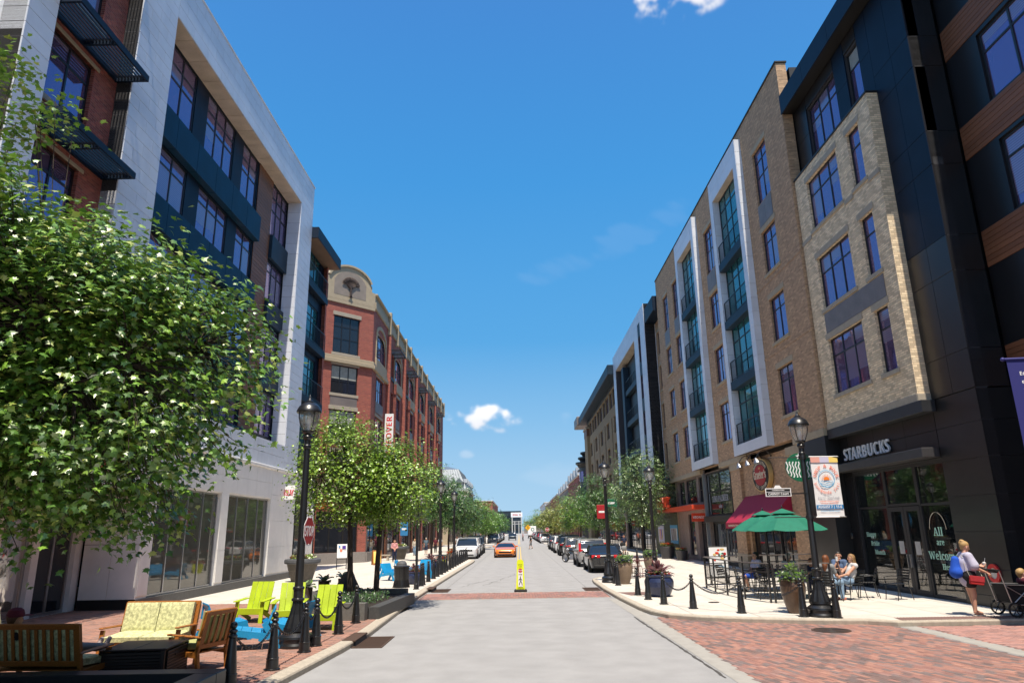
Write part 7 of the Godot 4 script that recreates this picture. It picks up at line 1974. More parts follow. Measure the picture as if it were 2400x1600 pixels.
func festival_banner():
	var B := thing("banner", "white SHOP & ROCK handmade fest banner with a sun emblem on the lamp", "banner", V3(8.02, 3.26, -18.47), 0.1)
	var m := MB.new(); var n := 10
	for i in n:
		for j in n:
			var P := func(a: int, b: int) -> Vector3: return V3(-0.37 + 0.74 * a / n, -0.76 + 1.52 * b / n, 0.012 * sin(a * 0.9 + b * 0.35) * (1.0 - absf(b / 5.0 - 1.0)))
			m.quad(P.call(i, j), P.call(i + 1, j), P.call(i + 1, j + 1), P.call(i, j + 1))
	put("cloth", m, M.vinyl, B)
	var X := Vector3.RIGHT; var Z := V3(0, 0, 1); var z := 0.018
	for q in [[-0.37, -0.12, M.coral_pale], [-0.12, 0.13, M.palepurple], [0.13, 0.37, M.paleyellow]]:
		var po := PackedVector2Array([V2(q[0], 0.76), V2(q[1], 0.76), V2(q[1], 0.62), V2(q[0], 0.62)])
		m = MB.new(); m.prism(po, V3(0, 0, z - 0.004), X, Vector3.UP, 0.002); put("stripe", m, q[2], B)
	var s := "SHOP & ROCK"
	for i in s.length():
		if s[i] == " ": continue
		var a := PI / 2 - (i - 5) * 0.27
		var o := text("letter", s[i], 0.082, V3(cos(a) * 0.31, 0.2 + sin(a) * 0.33, z), V3(sin(a), -cos(a), 0), Z, M.coral, B, 0.002, true, true)
	s = "handmade fest"
	for i in s.length():
		if s[i] == " ": continue
		var a := -PI / 2 + (i - 6) * 0.2
		text("letter", s[i], 0.075, V3(cos(a) * 0.33, 0.2 + sin(a) * 0.35, z), V3(-sin(a), cos(a), 0), Z, M.coral, B, 0.002, false, true)
	m = MB.new()
	for k in 32:
		var a := TAU * k / 32; var b := TAU * (k + 1) / 32
		m.bar(V3(cos(a) * 0.215, 0.2 + sin(a) * 0.215, z), V3(cos(b) * 0.215, 0.2 + sin(b) * 0.215, z), 0.016, 0.002, Z)
	for j in 3:
		for k in 10:
			var x0 := -0.17 + k * 0.034; var y0 := 0.13 - j * 0.055
			m.bar(V3(x0, y0 + sin(k * 1.3 + j) * 0.012, z), V3(x0 + 0.034, y0 + sin(k * 1.3 + 1.3 + j) * 0.012, z), 0.01, 0.002, Z)
	put("emblem_ring", m, M.skyblue, B)
	m = MB.new(); var po2 := PackedVector2Array()
	for k in 13: po2.append(V2(cos(PI * k / 12) * 0.08, 0.17 + sin(PI * k / 12) * 0.085))
	m.prism(po2, V3(0, 0, z), X, Vector3.UP, 0.002)
	for k in 9:
		var a := PI * (k + 0.5) / 9
		m.bar(V3(cos(a) * 0.1, 0.17 + sin(a) * 0.1, z), V3(cos(a) * 0.14, 0.17 + sin(a) * 0.14, z), 0.01, 0.002, Z)
	put("sun_emblem", m, M.orange, B)
	text("lettering", "Pop Up - Shop Local!", 0.06, V3(0, -0.28, z), X, Z, M.greyprint, B, 0.002, false, true, 0.58)
	text("lettering", "handmade artisans & crafters", 0.035, V3(0, -0.37, z), X, Z, M.coral, B, 0.002, false, false, 0.52)
	text("lettering", "live music | food trucks", 0.035, V3(0, -0.42, z), X, Z, M.coral, B, 0.002, false, false, 0.44)
	m = MB.new(); m.bb(-0.36, 0.36, -0.56, -0.46, z - 0.002, z); put("date_bar", m, M.blue_print, B)
	text("lettering", "AUGUST 7 | 11-6", 0.068, V3(0, -0.51, z + 0.002), X, Z, M.white, B, 0.002, true, false, 0.64)
	text("lettering", "located in Market Square", 0.035, V3(0, -0.61, z), X, Z, M.skyblue, B, 0.002, false, false, 0.52)
	m = MB.new(); m.tube(V3(-0.4, 0.77, 0), V3(0.4, 0.77, 0), 0.016, 0.016, 8); m.tube(V3(-0.4, -0.76, 0), V3(0.4, -0.76, 0), 0.016, 0.016, 8); put("rod", m, M.vinyl, B)
	# purple banner cut by the picture edge
	var V := thing("banner", "deep violet charity banner cut off by the right picture edge", "banner", V3(11.72, 4.86, -15.6), -0.1)
	m = MB.new(); m.cbox(V3(0, -0.02, 0), V3(0.9, 2.1, 0.01), 0.003); put("cloth", m, M.navy_banner, V)
	m = MB.new(); m.tube(V3(-0.5, 1.04, 0), V3(0.5, 1.04, 0), 0.035, 0.035, 10); m.ell(V3(-0.52, 1.04, 0), V3(0.05, 0.05, 0.05), 10, 6); m.bar(V3(0.5, 1.04, 0), V3(1.75, 1.04, 0), 0.04, 0.04); m.bar(V3(0.5, -1.06, 0), V3(1.75, -1.06, 0), 0.04, 0.04); put("rod", m, M.navy_banner, V)
	var i := 0
	for w in ["Educate and", "empower people", "with", "autism", "and", "disabilities"]:
		var o := text("lettering", w, 0.085, V3(0, 0.7 - i * 0.19, 0.008), X, Z, M.white, V, 0.002)
		o.position.x = -0.22 + o.mesh.get_aabb().size.x / 2 + i * 0.012
		i += 1
	m = MB.new(); m.bb(-0.1, 0.3, -0.58, -0.55, 0.006, 0.009); put("rule", m, M.paleyellow, V)

# ---- vehicles: lofted bodies, 4 wheels, glass, lamps; nose towards +z
func loft(mb: MB, rings: Array, cap := true):
	var n: int = rings.size(); var k: int = rings[0].size()
	var N: Array = []
	for i in n:
		var row := PackedVector3Array()
		for j in k:
			var du: Vector3 = rings[mini(i + 1, n - 1)][j] - rings[maxi(i - 1, 0)][j]
			var dv: Vector3 = rings[i][(j + 1) % k] - rings[i][(j + k - 1) % k]
			var nn := dv.cross(du)
			row.append(nn.normalized() if nn.length_squared() > 1e-12 else Vector3.UP)
		N.append(row)
	# make sure they point outwards
	var mid := Vector3.ZERO
	for p in rings[n / 2]: mid += p / float(k)
	var s := 0.0
	for j in k: s += N[n / 2][j].dot(rings[n / 2][j] - mid)
	var flip := s < 0.0
	for i in n - 1:
		for j in k:
			var j2 := (j + 1) % k
			var a: Vector3 = rings[i][j]; var b: Vector3 = rings[i][j2]; var d: Vector3 = rings[i + 1][j2]; var e: Vector3 = rings[i + 1][j]
			var sg := -1.0 if flip else 1.0
			var na: Vector3 = N[i][j] * sg; var nb: Vector3 = N[i][j2] * sg; var nd: Vector3 = N[i + 1][j2] * sg; var ne: Vector3 = N[i + 1][j] * sg
			if flip: mb.t3(a, e, d, na, ne, nd); mb.t3(a, d, b, na, nd, nb)
			else: mb.t3(a, b, d, na, nb, nd); mb.t3(a, d, e, na, nd, ne)
	if cap:
		for q in [0, n - 1]:
			var c := Vector3.ZERO
			for p in rings[q]: c += p / float(k)
			var other := Vector3.ZERO
			for p in rings[1 if q == 0 else n - 2]: other += p / float(k)
			for j in k:
				var a: Vector3 = rings[q][j]; var b: Vector3 = rings[q][(j + 1) % k]
				if (a - c).cross(b - c).dot(c - other) >= 0: mb.tri(c, a, b)
				else: mb.tri(c, b, a)

func car_ring(z: float, w: float, y0: float, y1: float, crown := 0.03) -> Array:
	var r: Array = []
	var half := [[0.0, y0], [w * 0.8, y0], [w * 0.95, y0 + 0.05], [w, lerpf(y0, y1, 0.35)], [w * 0.995, lerpf(y0, y1, 0.62)], [w * 0.975, y1 - 0.09], [w * 0.93, y1 - 0.02], [w * 0.8, y1 + crown * 0.5], [w * 0.4, y1 + crown], [0.0, y1 + crown * 1.1]]
	for p in half: r.append(V3(p[0], p[1], z))
	for i in range(half.size() - 2, 0, -1): r.append(V3(-half[i][0], half[i][1], z))
	return r

func wheel(T: Node3D, x: float, z: float, r: float, w: float, spokes := 5):
	var bs := Basis(V3(0, 0, 1), -PI / 2 if x > 0 else PI / 2)
	var o := V3(x, r, z)
	var m := MB.new(); m.lathe([r * 0.62, -w * 0.5, r * 0.93, -w * 0.5, r, -w * 0.36, r, w * 0.36, r * 0.95, w * 0.5, r * 0.66, w * 0.5], 22, o, 0, bs)
	var ty := put("wheel", m, M.rubber, T)
	m = MB.new(); m.lathe([r * 0.66, w * 0.44, r * 0.6, w * 0.44, r * 0.58, w * 0.3, r * 0.58, -w * 0.3], 20, o, 0, bs); m.lathe([r * 0.14, w * 0.4, 0.0, w * 0.42], 10, o, 0, bs)
	for k in spokes:
		var t := TAU * k / spokes
		var d := bs * V3(cos(t), 0, sin(t))
		m.bar(o + bs * V3(0, w * 0.36, 0), o + bs * V3(0, w * 0.38, 0) + d * r * 0.6, r * 0.13, w * 0.1, bs * Vector3.UP)
	put("rim", m, M.metal_sat, ty)
	m = MB.new(); m.lathe([r * 0.6, -w * 0.1, 0.0, -w * 0.1], 16, o, 0, bs); put("brake", m, M.dark, ty)

func make_car(label: String, at: Vector3, turn: float, k: Dictionary, paint: Material, group := "") -> Node3D:
	var T := thing("parked_car" if not k.has("moving") else "moving_car", label, k.get("cat", "car"), at, turn, group)
	var L: float = k.L; var W: float = k.W / 2; var H: float = k.H; var wr: float = k.get("wr", 0.33)
	var b: float = k.belt; var hood: float = k.hood; var deck: float = k.deck   # heights of waist, bonnet and tail
	var c0: float = k.c0; var c1: float = k.c1; var c2: float = k.c2; var c3: float = k.c3   # from nose: screen foot, roof front, roof back, rear glass foot (z along length)
	var gy0: float = k.get("clear", 0.2)
	var f := L / 2; var body := MB.new()
	var st := [[f, W * 0.72, 0.34, hood - 0.2], [f - 0.06, W * 0.84, gy0 + 0.03, hood - 0.1], [f - 0.3, W * 0.94, gy0, hood - 0.05], [f - 0.75, W * 0.985, gy0, hood], [lerpf(f - 0.75, c0, 0.6), W, gy0, lerpf(hood, b, 0.55)], [c0, W, gy0, b - 0.02], [c1, W, gy0, b], [(c1 + c2) / 2, W, gy0, b], [c2, W, gy0, b + 0.01], [c3, W * 0.99, gy0, deck], [-f + 0.3, W * 0.96, gy0 + 0.02, deck], [-f + 0.07, W * 0.9, gy0 + 0.06, deck - 0.06], [-f, W * 0.82, gy0 + 0.14, deck - 0.16]]
	st.sort_custom(func(a, d): return a[0] > d[0])
	var rings: Array = []
	for s in st: rings.append(car_ring(s[0], s[1], s[2], s[3], 0.03))
	loft(body, rings)
	put("body", body, paint, T)
	# glasshouse
	var g := MB.new(); rings = []
	var wb := W * 0.93; var wt: float = W * k.get("tumble", 0.74)
	var GR := func(z: float, y: float, t: float) -> Array:
		var w0 := wb; var w1: float = lerpf(wb, wt, t)
		return [V3(w0, b - 0.06, z), V3(lerpf(w0, w1, 0.5) + 0.01, lerpf(b - 0.06, y, 0.5), z), V3(w1, y - 0.045, z), V3(w1 * 0.86, y - 0.005, z), V3(0, y + 0.012, z), V3(-w1 * 0.86, y - 0.005, z), V3(-w1, y - 0.045, z), V3(-lerpf(w0, w1, 0.5) - 0.01, lerpf(b - 0.06, y, 0.5), z), V3(-w0, b - 0.06, z)]
	rings = [GR.call(c0, b - 0.02, 0.0), GR.call(lerpf(c0, c1, 0.5), lerpf(b, H, 0.57), 0.57), GR.call(c1, H - 0.015, 1.0), GR.call((c1 + c2) / 2, H, 1.0), GR.call(c2, H - 0.02, 1.0), GR.call(lerpf(c2, c3, 0.5), lerpf(H, deck, 0.45), 0.55), GR.call(c3, deck - 0.01, 0.0)]
	loft(g, rings, true)
	put("glasshouse", g, M.carglass, T)
	var rf := MB.new(); var rr: Array = []
	for z in [c1 + 0.03, (c1 + c2) / 2, c2 - 0.03]:
		var y := H + (0.004 if z == (c1 + c2) / 2 else -0.012)
		rr.append([V3(wt + 0.006, y - 0.075, z), V3(wt + 0.008, y - 0.045, z), V3(wt * 0.87, y + 0.004, z), V3(0, y + 0.02, z), V3(-wt * 0.87, y + 0.004, z), V3(-wt - 0.008, y - 0.045, z), V3(-wt - 0.006, y - 0.075, z), V3(0, y - 0.03, z)])
	loft(rf, rr)
	put("roof", rf, k.get("roofmat", paint), T)
	var pl := MB.new()
	for s in [-1.0, 1.0]:
		pl.bar(V3(s * (wb + 0.004), b - 0.03, c0 - 0.02), V3(s * (wt + 0.004), H - 0.05, c1), 0.05, 0.05); pl.bar(V3(s * (wb + 0.004), b - 0.03, c3 + 0.04), V3(s * (wt + 0.004), H - 0.05, c2), 0.09 + k.get("cp", 0.05), 0.06)
		pl.bar(V3(s * (wb + 0.005), b - 0.03, (c1 + c2) / 2), V3(s * (wt + 0.007), H - 0.05, (c1 + c2) / 2), 0.04, 0.09)
	put("pillar", pl, paint, T)
	for s in [-1.0, 1.0]:
		var m := MB.new(); m.ell(V3(s * (W + 0.08), b + 0.08, c0 - 0.32), V3(0.1, 0.07, 0.06), 10, 6); m.bar(V3(s * W * 0.95, b + 0.02, c0 - 0.3), V3(s * (W + 0.05), b + 0.06, c0 - 0.32), 0.04, 0.03); put("mirror", m, paint, T)
		for z in [f - k.get("fo", 0.9), -f + k.get("ro", 0.95)]:
			wheel(T, s * (W - 0.1), z, wr, 0.22)
			m = MB.new(); m.lathe([wr + 0.07, -0.16, wr + 0.07, 0.012, 0.0, 0.012], 22, V3(s * (W - 0.0), wr + 0.01, z), 0, Basis(V3(0, 0, 1), -PI / 2 if s > 0 else PI / 2)); put("wheel_arch", m, M.rubber, T)
			# the tyre sits proud of the arch
		var hl := MB.new(); hl.ell(V3(s * W * 0.68, hood - 0.17, f - 0.16), V3(W * 0.22, 0.055, 0.12), 12, 6); put("headlight", hl, M.lamp_white, T)
		var tl := MB.new()
		var ty: float = k.get("tail_y", deck - 0.14)
		if k.get("tail", "wide") == "tall": tl.box(V3(s * W * 0.86, ty, -f + 0.14), V3(0.14, 0.5, 0.14), Basis(Vector3.RIGHT, 0.1)); tl.box(V3(s * W * 0.74, ty - 0.2, -f + 0.09), V3(0.3, 0.12, 0.14))
		elif k.get("tail") == "quad":
			tl.cbox(V3(s * W * 0.78, ty, -f + 0.07), V3(0.22, 0.15, 0.12), 0.02); tl.cbox(V3(s * W * 0.5, ty, -f + 0.045), V3(0.2, 0.15, 0.12), 0.02)
		else: tl.cbox(V3(s * W * 0.7, ty, -f + 0.07), V3(0.44, 0.11, 0.16), 0.03)
		put("tail_light", tl, M.lamp_red, T)
	var gr := MB.new(); gr.cbox(V3(0, hood - 0.26, f - 0.03), V3(W * 1.1, 0.16, 0.1), 0.02); gr.cbox(V3(0, gy0 + 0.15, f - 0.05), V3(W * 1.3, 0.12, 0.1), 0.02); put("grille", gr, M.dark, T)
	gr = MB.new(); gr.cbox(V3(0, gy0 + 0.14, -f + 0.05), V3(W * 1.55, 0.16, 0.12), 0.03); put("rear_bumper", gr, M.dark, T)
	var np := MB.new(); np.cbox(V3(0, k.get("plate_y", deck - 0.32), -f - 0.006), V3(0.31, 0.16, 0.012), 0.004); put("number_plate", np, M.offwhite, T)
	np = MB.new(); np.ell(V3(0, deck - 0.1, -f + 0.03), V3(0.09, 0.035, 0.04), 8, 5); put("badge", np, M.chrome, T)
	if k.has("rails"):
		var ra := MB.new()
		for s in [-1.0, 1.0]: ra.tube(V3(s * wt * 0.9, H + 0.03, c1 - 0.1), V3(s * wt * 0.9, H + 0.03, c2 + 0.1), 0.018, 0.018, 6)
		put("roof_rail", ra, M.metal_sat, T)
	return T

func paintm(r: float, g: float, b: float, rough := 0.25) -> StandardMaterial3D:
	var m := mat(lin(r, g, b), rough, 0.15)
	m.clearcoat_enabled = true; m.clearcoat = 0.8; m.clearcoat_roughness = 0.04
	return m

func park_cars():
	var sedan := {"L": 4.75, "W": 1.85, "H": 1.46, "belt": 0.96, "hood": 0.88, "deck": 1.02, "c0": 1.0, "c1": 0.25, "c2": -1.1, "c3": -1.75, "tail": "quad", "tail_y": 0.86, "plate_y": 0.55}
	var suv := {"L": 4.65, "W": 1.88, "H": 1.70, "belt": 1.08, "hood": 1.02, "deck": 1.1, "c0": 1.05, "c1": 0.4, "c2": -1.85, "c3": -2.2, "wr": 0.36, "clear": 0.26, "rails": 1, "tail": "wide", "tail_y": 1.02, "tumble": 0.8}
	var crv := suv.duplicate(); crv.tail = "tall"; crv.tail_y = 1.2
	var van := {"L": 5.15, "W": 1.99, "H": 1.75, "belt": 1.08, "hood": 0.98, "deck": 1.1, "c0": 1.65, "c1": 0.7, "c2": -2.1, "c3": -2.45, "wr": 0.35, "rails": 1, "tumble": 0.8}
	var boxy := {"L": 4.4, "W": 1.88, "H": 1.84, "belt": 1.12, "hood": 1.1, "deck": 1.12, "c0": 0.75, "c1": 0.5, "c2": -2.05, "c3": -2.15, "wr": 0.4, "clear": 0.34, "tumble": 0.9}
	var sport := {"L": 4.5, "W": 1.95, "H": 1.21, "belt": 0.86, "hood": 0.76, "deck": 0.92, "c0": 1.05, "c1": 0.1, "c2": -0.5, "c3": -1.5, "wr": 0.34, "clear": 0.12, "moving": 1, "tumble": 0.66}
	var black := paintm(0.012, 0.013, 0.015); var silver := paintm(0.36, 0.35, 0.34); var grey := paintm(0.085, 0.08, 0.078); var white := paintm(0.75, 0.75, 0.76); var dblue := paintm(0.02, 0.035, 0.06); var or_ := paintm(0.80, 0.20, 0.01); var red := paintm(0.3, 0.02, 0.02)
	make_car("black saloon with four red tail lamps, nearest parked car on the right", V3(4.75, 0, -41.8), PI, sedan, black)
	make_car("silver crossover with tall red tail lamps behind the black saloon", V3(4.65, 0, -48.2), PI, crv, silver)
	make_car("dark grey sport utility with a bright tailgate glint, third on the right", V3(4.62, 0, -60.2), PI, suv, grey)
	make_car("boxy black soft-top off-roader parked fourth on the right", V3(4.6, 0, -67.8), PI, boxy, black)
	make_car("white crossover parked fifth on the right", V3(4.55, 0, -75.6), PI, suv, white)
	make_car("black saloon parked sixth on the right", V3(4.6, 0, -82.5), PI, sedan, black)
	make_car("dark blue crossover parked last before the right corner", V3(4.6, 0, -89.5), PI, suv, dblue)
	make_car("white minivan parked nose-on at the left kerb", V3(-4.55, 0, -64.6), 0, van, white)
	make_car("dark blue crossover close behind the white minivan", V3(-4.6, 0, -71.3), 0, suv, dblue)
	make_car("tall black van-like utility, third in the left row", V3(-4.65, 0, -77.4), 0, boxy, black)
	var S := make_car("low bright orange sports coupe driving towards the camera", V3(-1.25, 0, -66.2), 0, sport, or_)
	var m := MB.new()
	for s in [-1.0, 1.0]:
		m.cbox(V3(s * 0.68, 0.33, 2.1), V3(0.42, 0.2, 0.2), 0.03, Basis(V3(0, 0, 1), s * 0.45))
	m.cbox(V3(0, 0.2, 2.16), V3(1.7, 0.07, 0.16), 0.02); put("air_intake", m, M.dark, S)
	# beyond the crossing
	var kinds := [suv, sedan, crv, boxy, suv, sedan]
	var cols := [white, black, grey, dblue, silver, black, red, white]
	var names := ["white", "black", "grey", "dark blue", "silver", "black", "dark red", "white"]
	for i in 11:
		make_car("%s car, %s parked beyond the far crossing on the right" % [names[(i * 3) % 8], nth(i)], V3(4.7, 0, -131.0 - i * 7.2), PI, kinds[i % 6], cols[(i * 3) % 8], "cars parked along the right kerb")
	for i in 8:
		make_car("%s car, %s parked beyond the far crossing on the left" % [names[(i * 5 + 3) % 8], nth(i)], V3(-4.7, 0, -130.5 - i * 8.3), 0, kinds[(i + 3) % 6], cols[(i * 5 + 3) % 8], "cars parked along the left kerb")
	var b2 := boxy.duplicate(); b2.moving = 1
	make_car("dark off-roader driving towards the camera in the far block", V3(-1.6, 0, -176), 0, b2, dblue)
	var b3 := suv.duplicate(); b3.moving = 1
	make_car("blue grey car following far behind in the left lane", V3(-2.2, 0, -228), 0, b3, paintm(0.10, 0.2, 0.3))
	# box lorry
	var K := thing("box_truck", "white box lorry with a round green emblem parked far along the right kerb", "truck", V3(3.9, 0, -216), 0)
	m = MB.new(); m.cbox(V3(0, 2.15, 0), V3(2.5, 2.6, 5.5), 0.05); put("cargo_box", m, M.white, K)
	m = MB.new(); m.cbox(V3(0, 1.25, -3.7), V3(2.1, 1.7, 1.7), 0.2); put("cab", m, white, K)
	m = MB.new(); m.cbox(V3(0, 0.6, 0), V3(2.2, 0.4, 7.0), 0.05); put("chassis", m, M.dark, K)
	m = MB.new(); m.lathe([0.5, 0.0, 0.5, 0.02, 0.34, 0.02, 0.34, 0.0], 20, V3(0.2, 2.5, 2.76), 0, Basis(Vector3.RIGHT, PI / 2)); put("emblem", m, M.green_logo, K)
	for s in [-1.0, 1.0]:
		for z in [-3.6, 1.6]: wheel(K, s * 1.0, z, 0.45, 0.3)
	# motorcycle nosing out between the silver and the grey car
	var Y := thing("motorcycle", "motorcycle with a round headlamp nosing out between the parked cars", "motorcycle", V3(3.9, 0, -52.6), PI / 2 + 2.4)
	for z in [-0.72, 0.72]:
		m = MB.new(); var bs := Basis(V3(0, 0, 1), PI / 2); var o := V3(0, 0.32, z)
		m.lathe([0.24, -0.05, 0.3, -0.05, 0.32, 0.0, 0.3, 0.05, 0.24, 0.05, 0.24, -0.05], 20, o, 0, bs); var w := put("wheel", m, M.rubber, Y)
		m = MB.new(); m.lathe([0.24, -0.02, 0.22, 0.02, 0.05, 0.04, 0.0, 0.05], 16, o, 0, bs); put("rim", m, M.metal_sat, w)
		m = MB.new(); m.lathe([0.34, -0.07, 0.35, 0.0, 0.34, 0.07], 16, o + V3(0, 0.02, 0), 0, bs);
	m = MB.new()
	for s in [-0.09, 0.09]: m.tube(V3(s, 0.32, 0.72), V3(s, 0.95, 0.42), 0.028, 0.028, 8)
	m.tube(V3(-0.36, 1.05, 0.3), V3(0.36, 1.05, 0.3), 0.014, 0.014, 6); put("fork", m, M.chrome, Y)
	m = MB.new(); m.ell(V3(0, 0.9, 0.5), V3(0.09, 0.09, 0.08), 12, 8); put("headlight", m, M.lamp_white, Y)
	m = MB.new(); m.ell(V3(0, 0.82, 0.15), V3(0.15, 0.13, 0.3), 12, 8); m.bar(V3(0, 0.65, 0.4), V3(0, 0.5, -0.6), 0.12, 0.1); put("tank", m, black, Y)
	m = MB.new(); m.cbox(V3(0, 0.74, -0.35), V3(0.26, 0.09, 0.62), 0.04); put("seat", m, M.rubber, Y)
	m = MB.new(); m.cbox(V3(0, 0.42, 0.02), V3(0.3, 0.36, 0.42), 0.06); m.tube(V3(0.16, 0.3, 0.2), V3(0.18, 0.3, -0.85), 0.04, 0.05, 8); put("engine", m, M.metal_sat, Y)
	for s in [-1.0, 1.0]:
		m = MB.new(); m.ell(V3(s * 0.3, 1.18, 0.24), V3(0.07, 0.05, 0.02), 8, 5); m.tube(V3(s * 0.26, 1.05, 0.3), V3(s * 0.3, 1.16, 0.25), 0.008, 0.008, 5); put("mirror", m, M.chrome, Y)

# ---- people: a distance field round the bones, meshed as one skin (surface nets)
func skin_net(mb: MB, bones: Array, cell: float, k: float):
	# bones: [a, b, ra, rb]; joined with a smooth minimum
	var lo := V3(INF, INF, INF); var hi := -lo
	for b in bones:
		var q: float = maxf(b[2], b[3]) + cell * 3.0
		lo = lo.min(b[0] - V3(q, q, q)).min(b[1] - V3(q, q, q)); hi = hi.max(b[0] + V3(q, q, q)).max(b[1] + V3(q, q, q))
	var nx := int((hi.x - lo.x) / cell) + 2; var ny := int((hi.y - lo.y) / cell) + 2; var nz := int((hi.z - lo.z) / cell) + 2
	var F := PackedFloat32Array(); F.resize(nx * ny * nz)
	var sh := 1.0 / k
	for b in bones:
		var a: Vector3 = b[0]; var d: Vector3 = b[1] - a; var L2 := maxf(d.length_squared(), 1e-9)
		var q: float = maxf(b[2], b[3]) + cell * 2.2 + k
		var p0 := a.min(b[1]) - V3(q, q, q) - lo; var p1 := a.max(b[1]) + V3(q, q, q) - lo
		for iz in range(maxi(0, int(p0.z / cell)), mini(nz - 1, int(p1.z / cell)) + 1):
			for iy in range(maxi(0, int(p0.y / cell)), mini(ny - 1, int(p1.y / cell)) + 1):
				var row := (iz * ny + iy) * nx
				for ix in range(maxi(0, int(p0.x / cell)), mini(nx - 1, int(p1.x / cell)) + 1):
					var p := lo + V3(ix, iy, iz) * cell - a
					var t := clampf(p.dot(d) / L2, 0.0, 1.0)
					var dist: float = (p - d * t).length() - lerpf(b[2], b[3], t)
					if dist < q: F[row + ix] += exp(-dist * sh)
	# a cell is inside where the sum exceeds one
	var vid := {}
	var V := PackedVector3Array(); var N := PackedVector3Array()
	var sx := 1; var sy := nx; var sz := nx * ny
	var off := [0, sx, sy, sx + sy, sz, sx + sz, sy + sz, sx + sy + sz]
	var ed := [[0, 1], [2, 3], [4, 5], [6, 7], [0, 2], [1, 3], [4, 6], [5, 7], [0, 4], [1, 5], [2, 6], [3, 7]]
	var cp := [V3(0, 0, 0), V3(1, 0, 0), V3(0, 1, 0), V3(1, 1, 0), V3(0, 0, 1), V3(1, 0, 1), V3(0, 1, 1), V3(1, 1, 1)]
	var D := PackedFloat32Array(); D.resize(F.size())
	for i in F.size(): D[i] = (-log(F[i]) * k) if F[i] > 1e-9 else 1.0
	for iz in nz - 1:
		for iy in ny - 1:
			for ix in nx - 1:
				var i := (iz * ny + iy) * nx + ix
				var inside := 0
				for c in 8:
					if D[i + off[c]] < 0.0: inside += 1
				if inside == 0 or inside == 8: continue
				var s := Vector3.ZERO; var n := 0
				for e in ed:
					var a := D[i + off[e[0]]]; var b := D[i + off[e[1]]]
					if (a < 0.0) != (b < 0.0):
						s += cp[e[0]].lerp(cp[e[1]], a / (a - b)); n += 1
				vid[i] = V.size()
				V.append(lo + (V3(ix, iy, iz) + s / n) * cell)
				var g := V3(D[i + 1] + D[i + 1 + sy] + D[i + 1 + sz] + D[i + 1 + sy + sz] - D[i] - D[i + sy] - D[i + sz] - D[i + sy + sz], D[i + sy] + D[i + sy + 1] + D[i + sy + sz] + D[i + sy + sz + 1] - D[i] - D[i + 1] - D[i + sz] - D[i + sz + 1], D[i + sz] + D[i + sz + 1] + D[i + sz + sy] + D[i + sz + sy + 1] - D[i] - D[i + 1] - D[i + sy] - D[i + sy + 1])
				N.append(g.normalized())
	for i in vid:
		for ax in 3:
			var s: int = [sx, sy, sz][ax]; var u: int = [sy, sz, sx][ax]; var w: int = [sz, sx, sy][ax]
			if (D[i] < 0.0) == (D[i + s] < 0.0): continue
			if not (vid.has(i - u) and vid.has(i - w) and vid.has(i - u - w)): continue
			var a: int = vid[i - u - w]; var b: int = vid[i - w]; var c: int = vid[i]; var d: int = vid[i - u]
			if D[i] < 0.0: mb.t3(V[a], V[b], V[c], N[a], N[b], N[c]); mb.t3(V[a], V[c], V[d], N[a], N[c], N[d])
			else: mb.t3(V[a], V[c], V[b], N[a], N[c], N[b]); mb.t3(V[a], V[d], V[c], N[a], N[d], N[c])

func lim(J: Dictionary, a: String, b: String, ra: float, rb: float) -> Array: return [J[a], J[b], ra, rb]

func hand_bones(w: Vector3, dir: Vector3, pal: Vector3, s: float, curl: float) -> Array:
	# a palm and five unequal fingers; dir: along the hand, pal: out of the palm
	var side := dir.cross(pal).normalized(); var B: Array = []
	var kn := w + dir * 0.085 * s
	for i in 4:
		var o: float = (i - 1.5) * 0.02 * s
		B.append([w + side * o * 0.6 + dir * 0.015 * s, kn + side * o, 0.014 * s, 0.0125 * s])
		var ln: float = [0.068, 0.078, 0.072, 0.056][i] * s
		var d1 := (dir + pal * curl * 0.7).normalized(); var d2 := (dir + pal * curl * 2.2).normalized()
		var m := kn + side * o + d1 * ln * 0.55
		B.append([kn + side * o, m, 0.0105 * s, 0.0095 * s]); B.append([m, m + d2 * ln * 0.5, 0.0095 * s, 0.008 * s])
	var tb := w + side * -0.03 * s + dir * 0.02 * s; var tm := tb + (dir * 0.6 - side * 0.6 + pal * 0.4).normalized() * 0.04 * s
	B.append([w + dir * 0.01 * s, tb, 0.015 * s, 0.014 * s]); B.append([tb, tm, 0.0135 * s, 0.0115 * s]); B.append([tm, tm + (dir + pal * 0.5).normalized() * 0.03 * s, 0.011 * s, 0.009 * s])
	return B

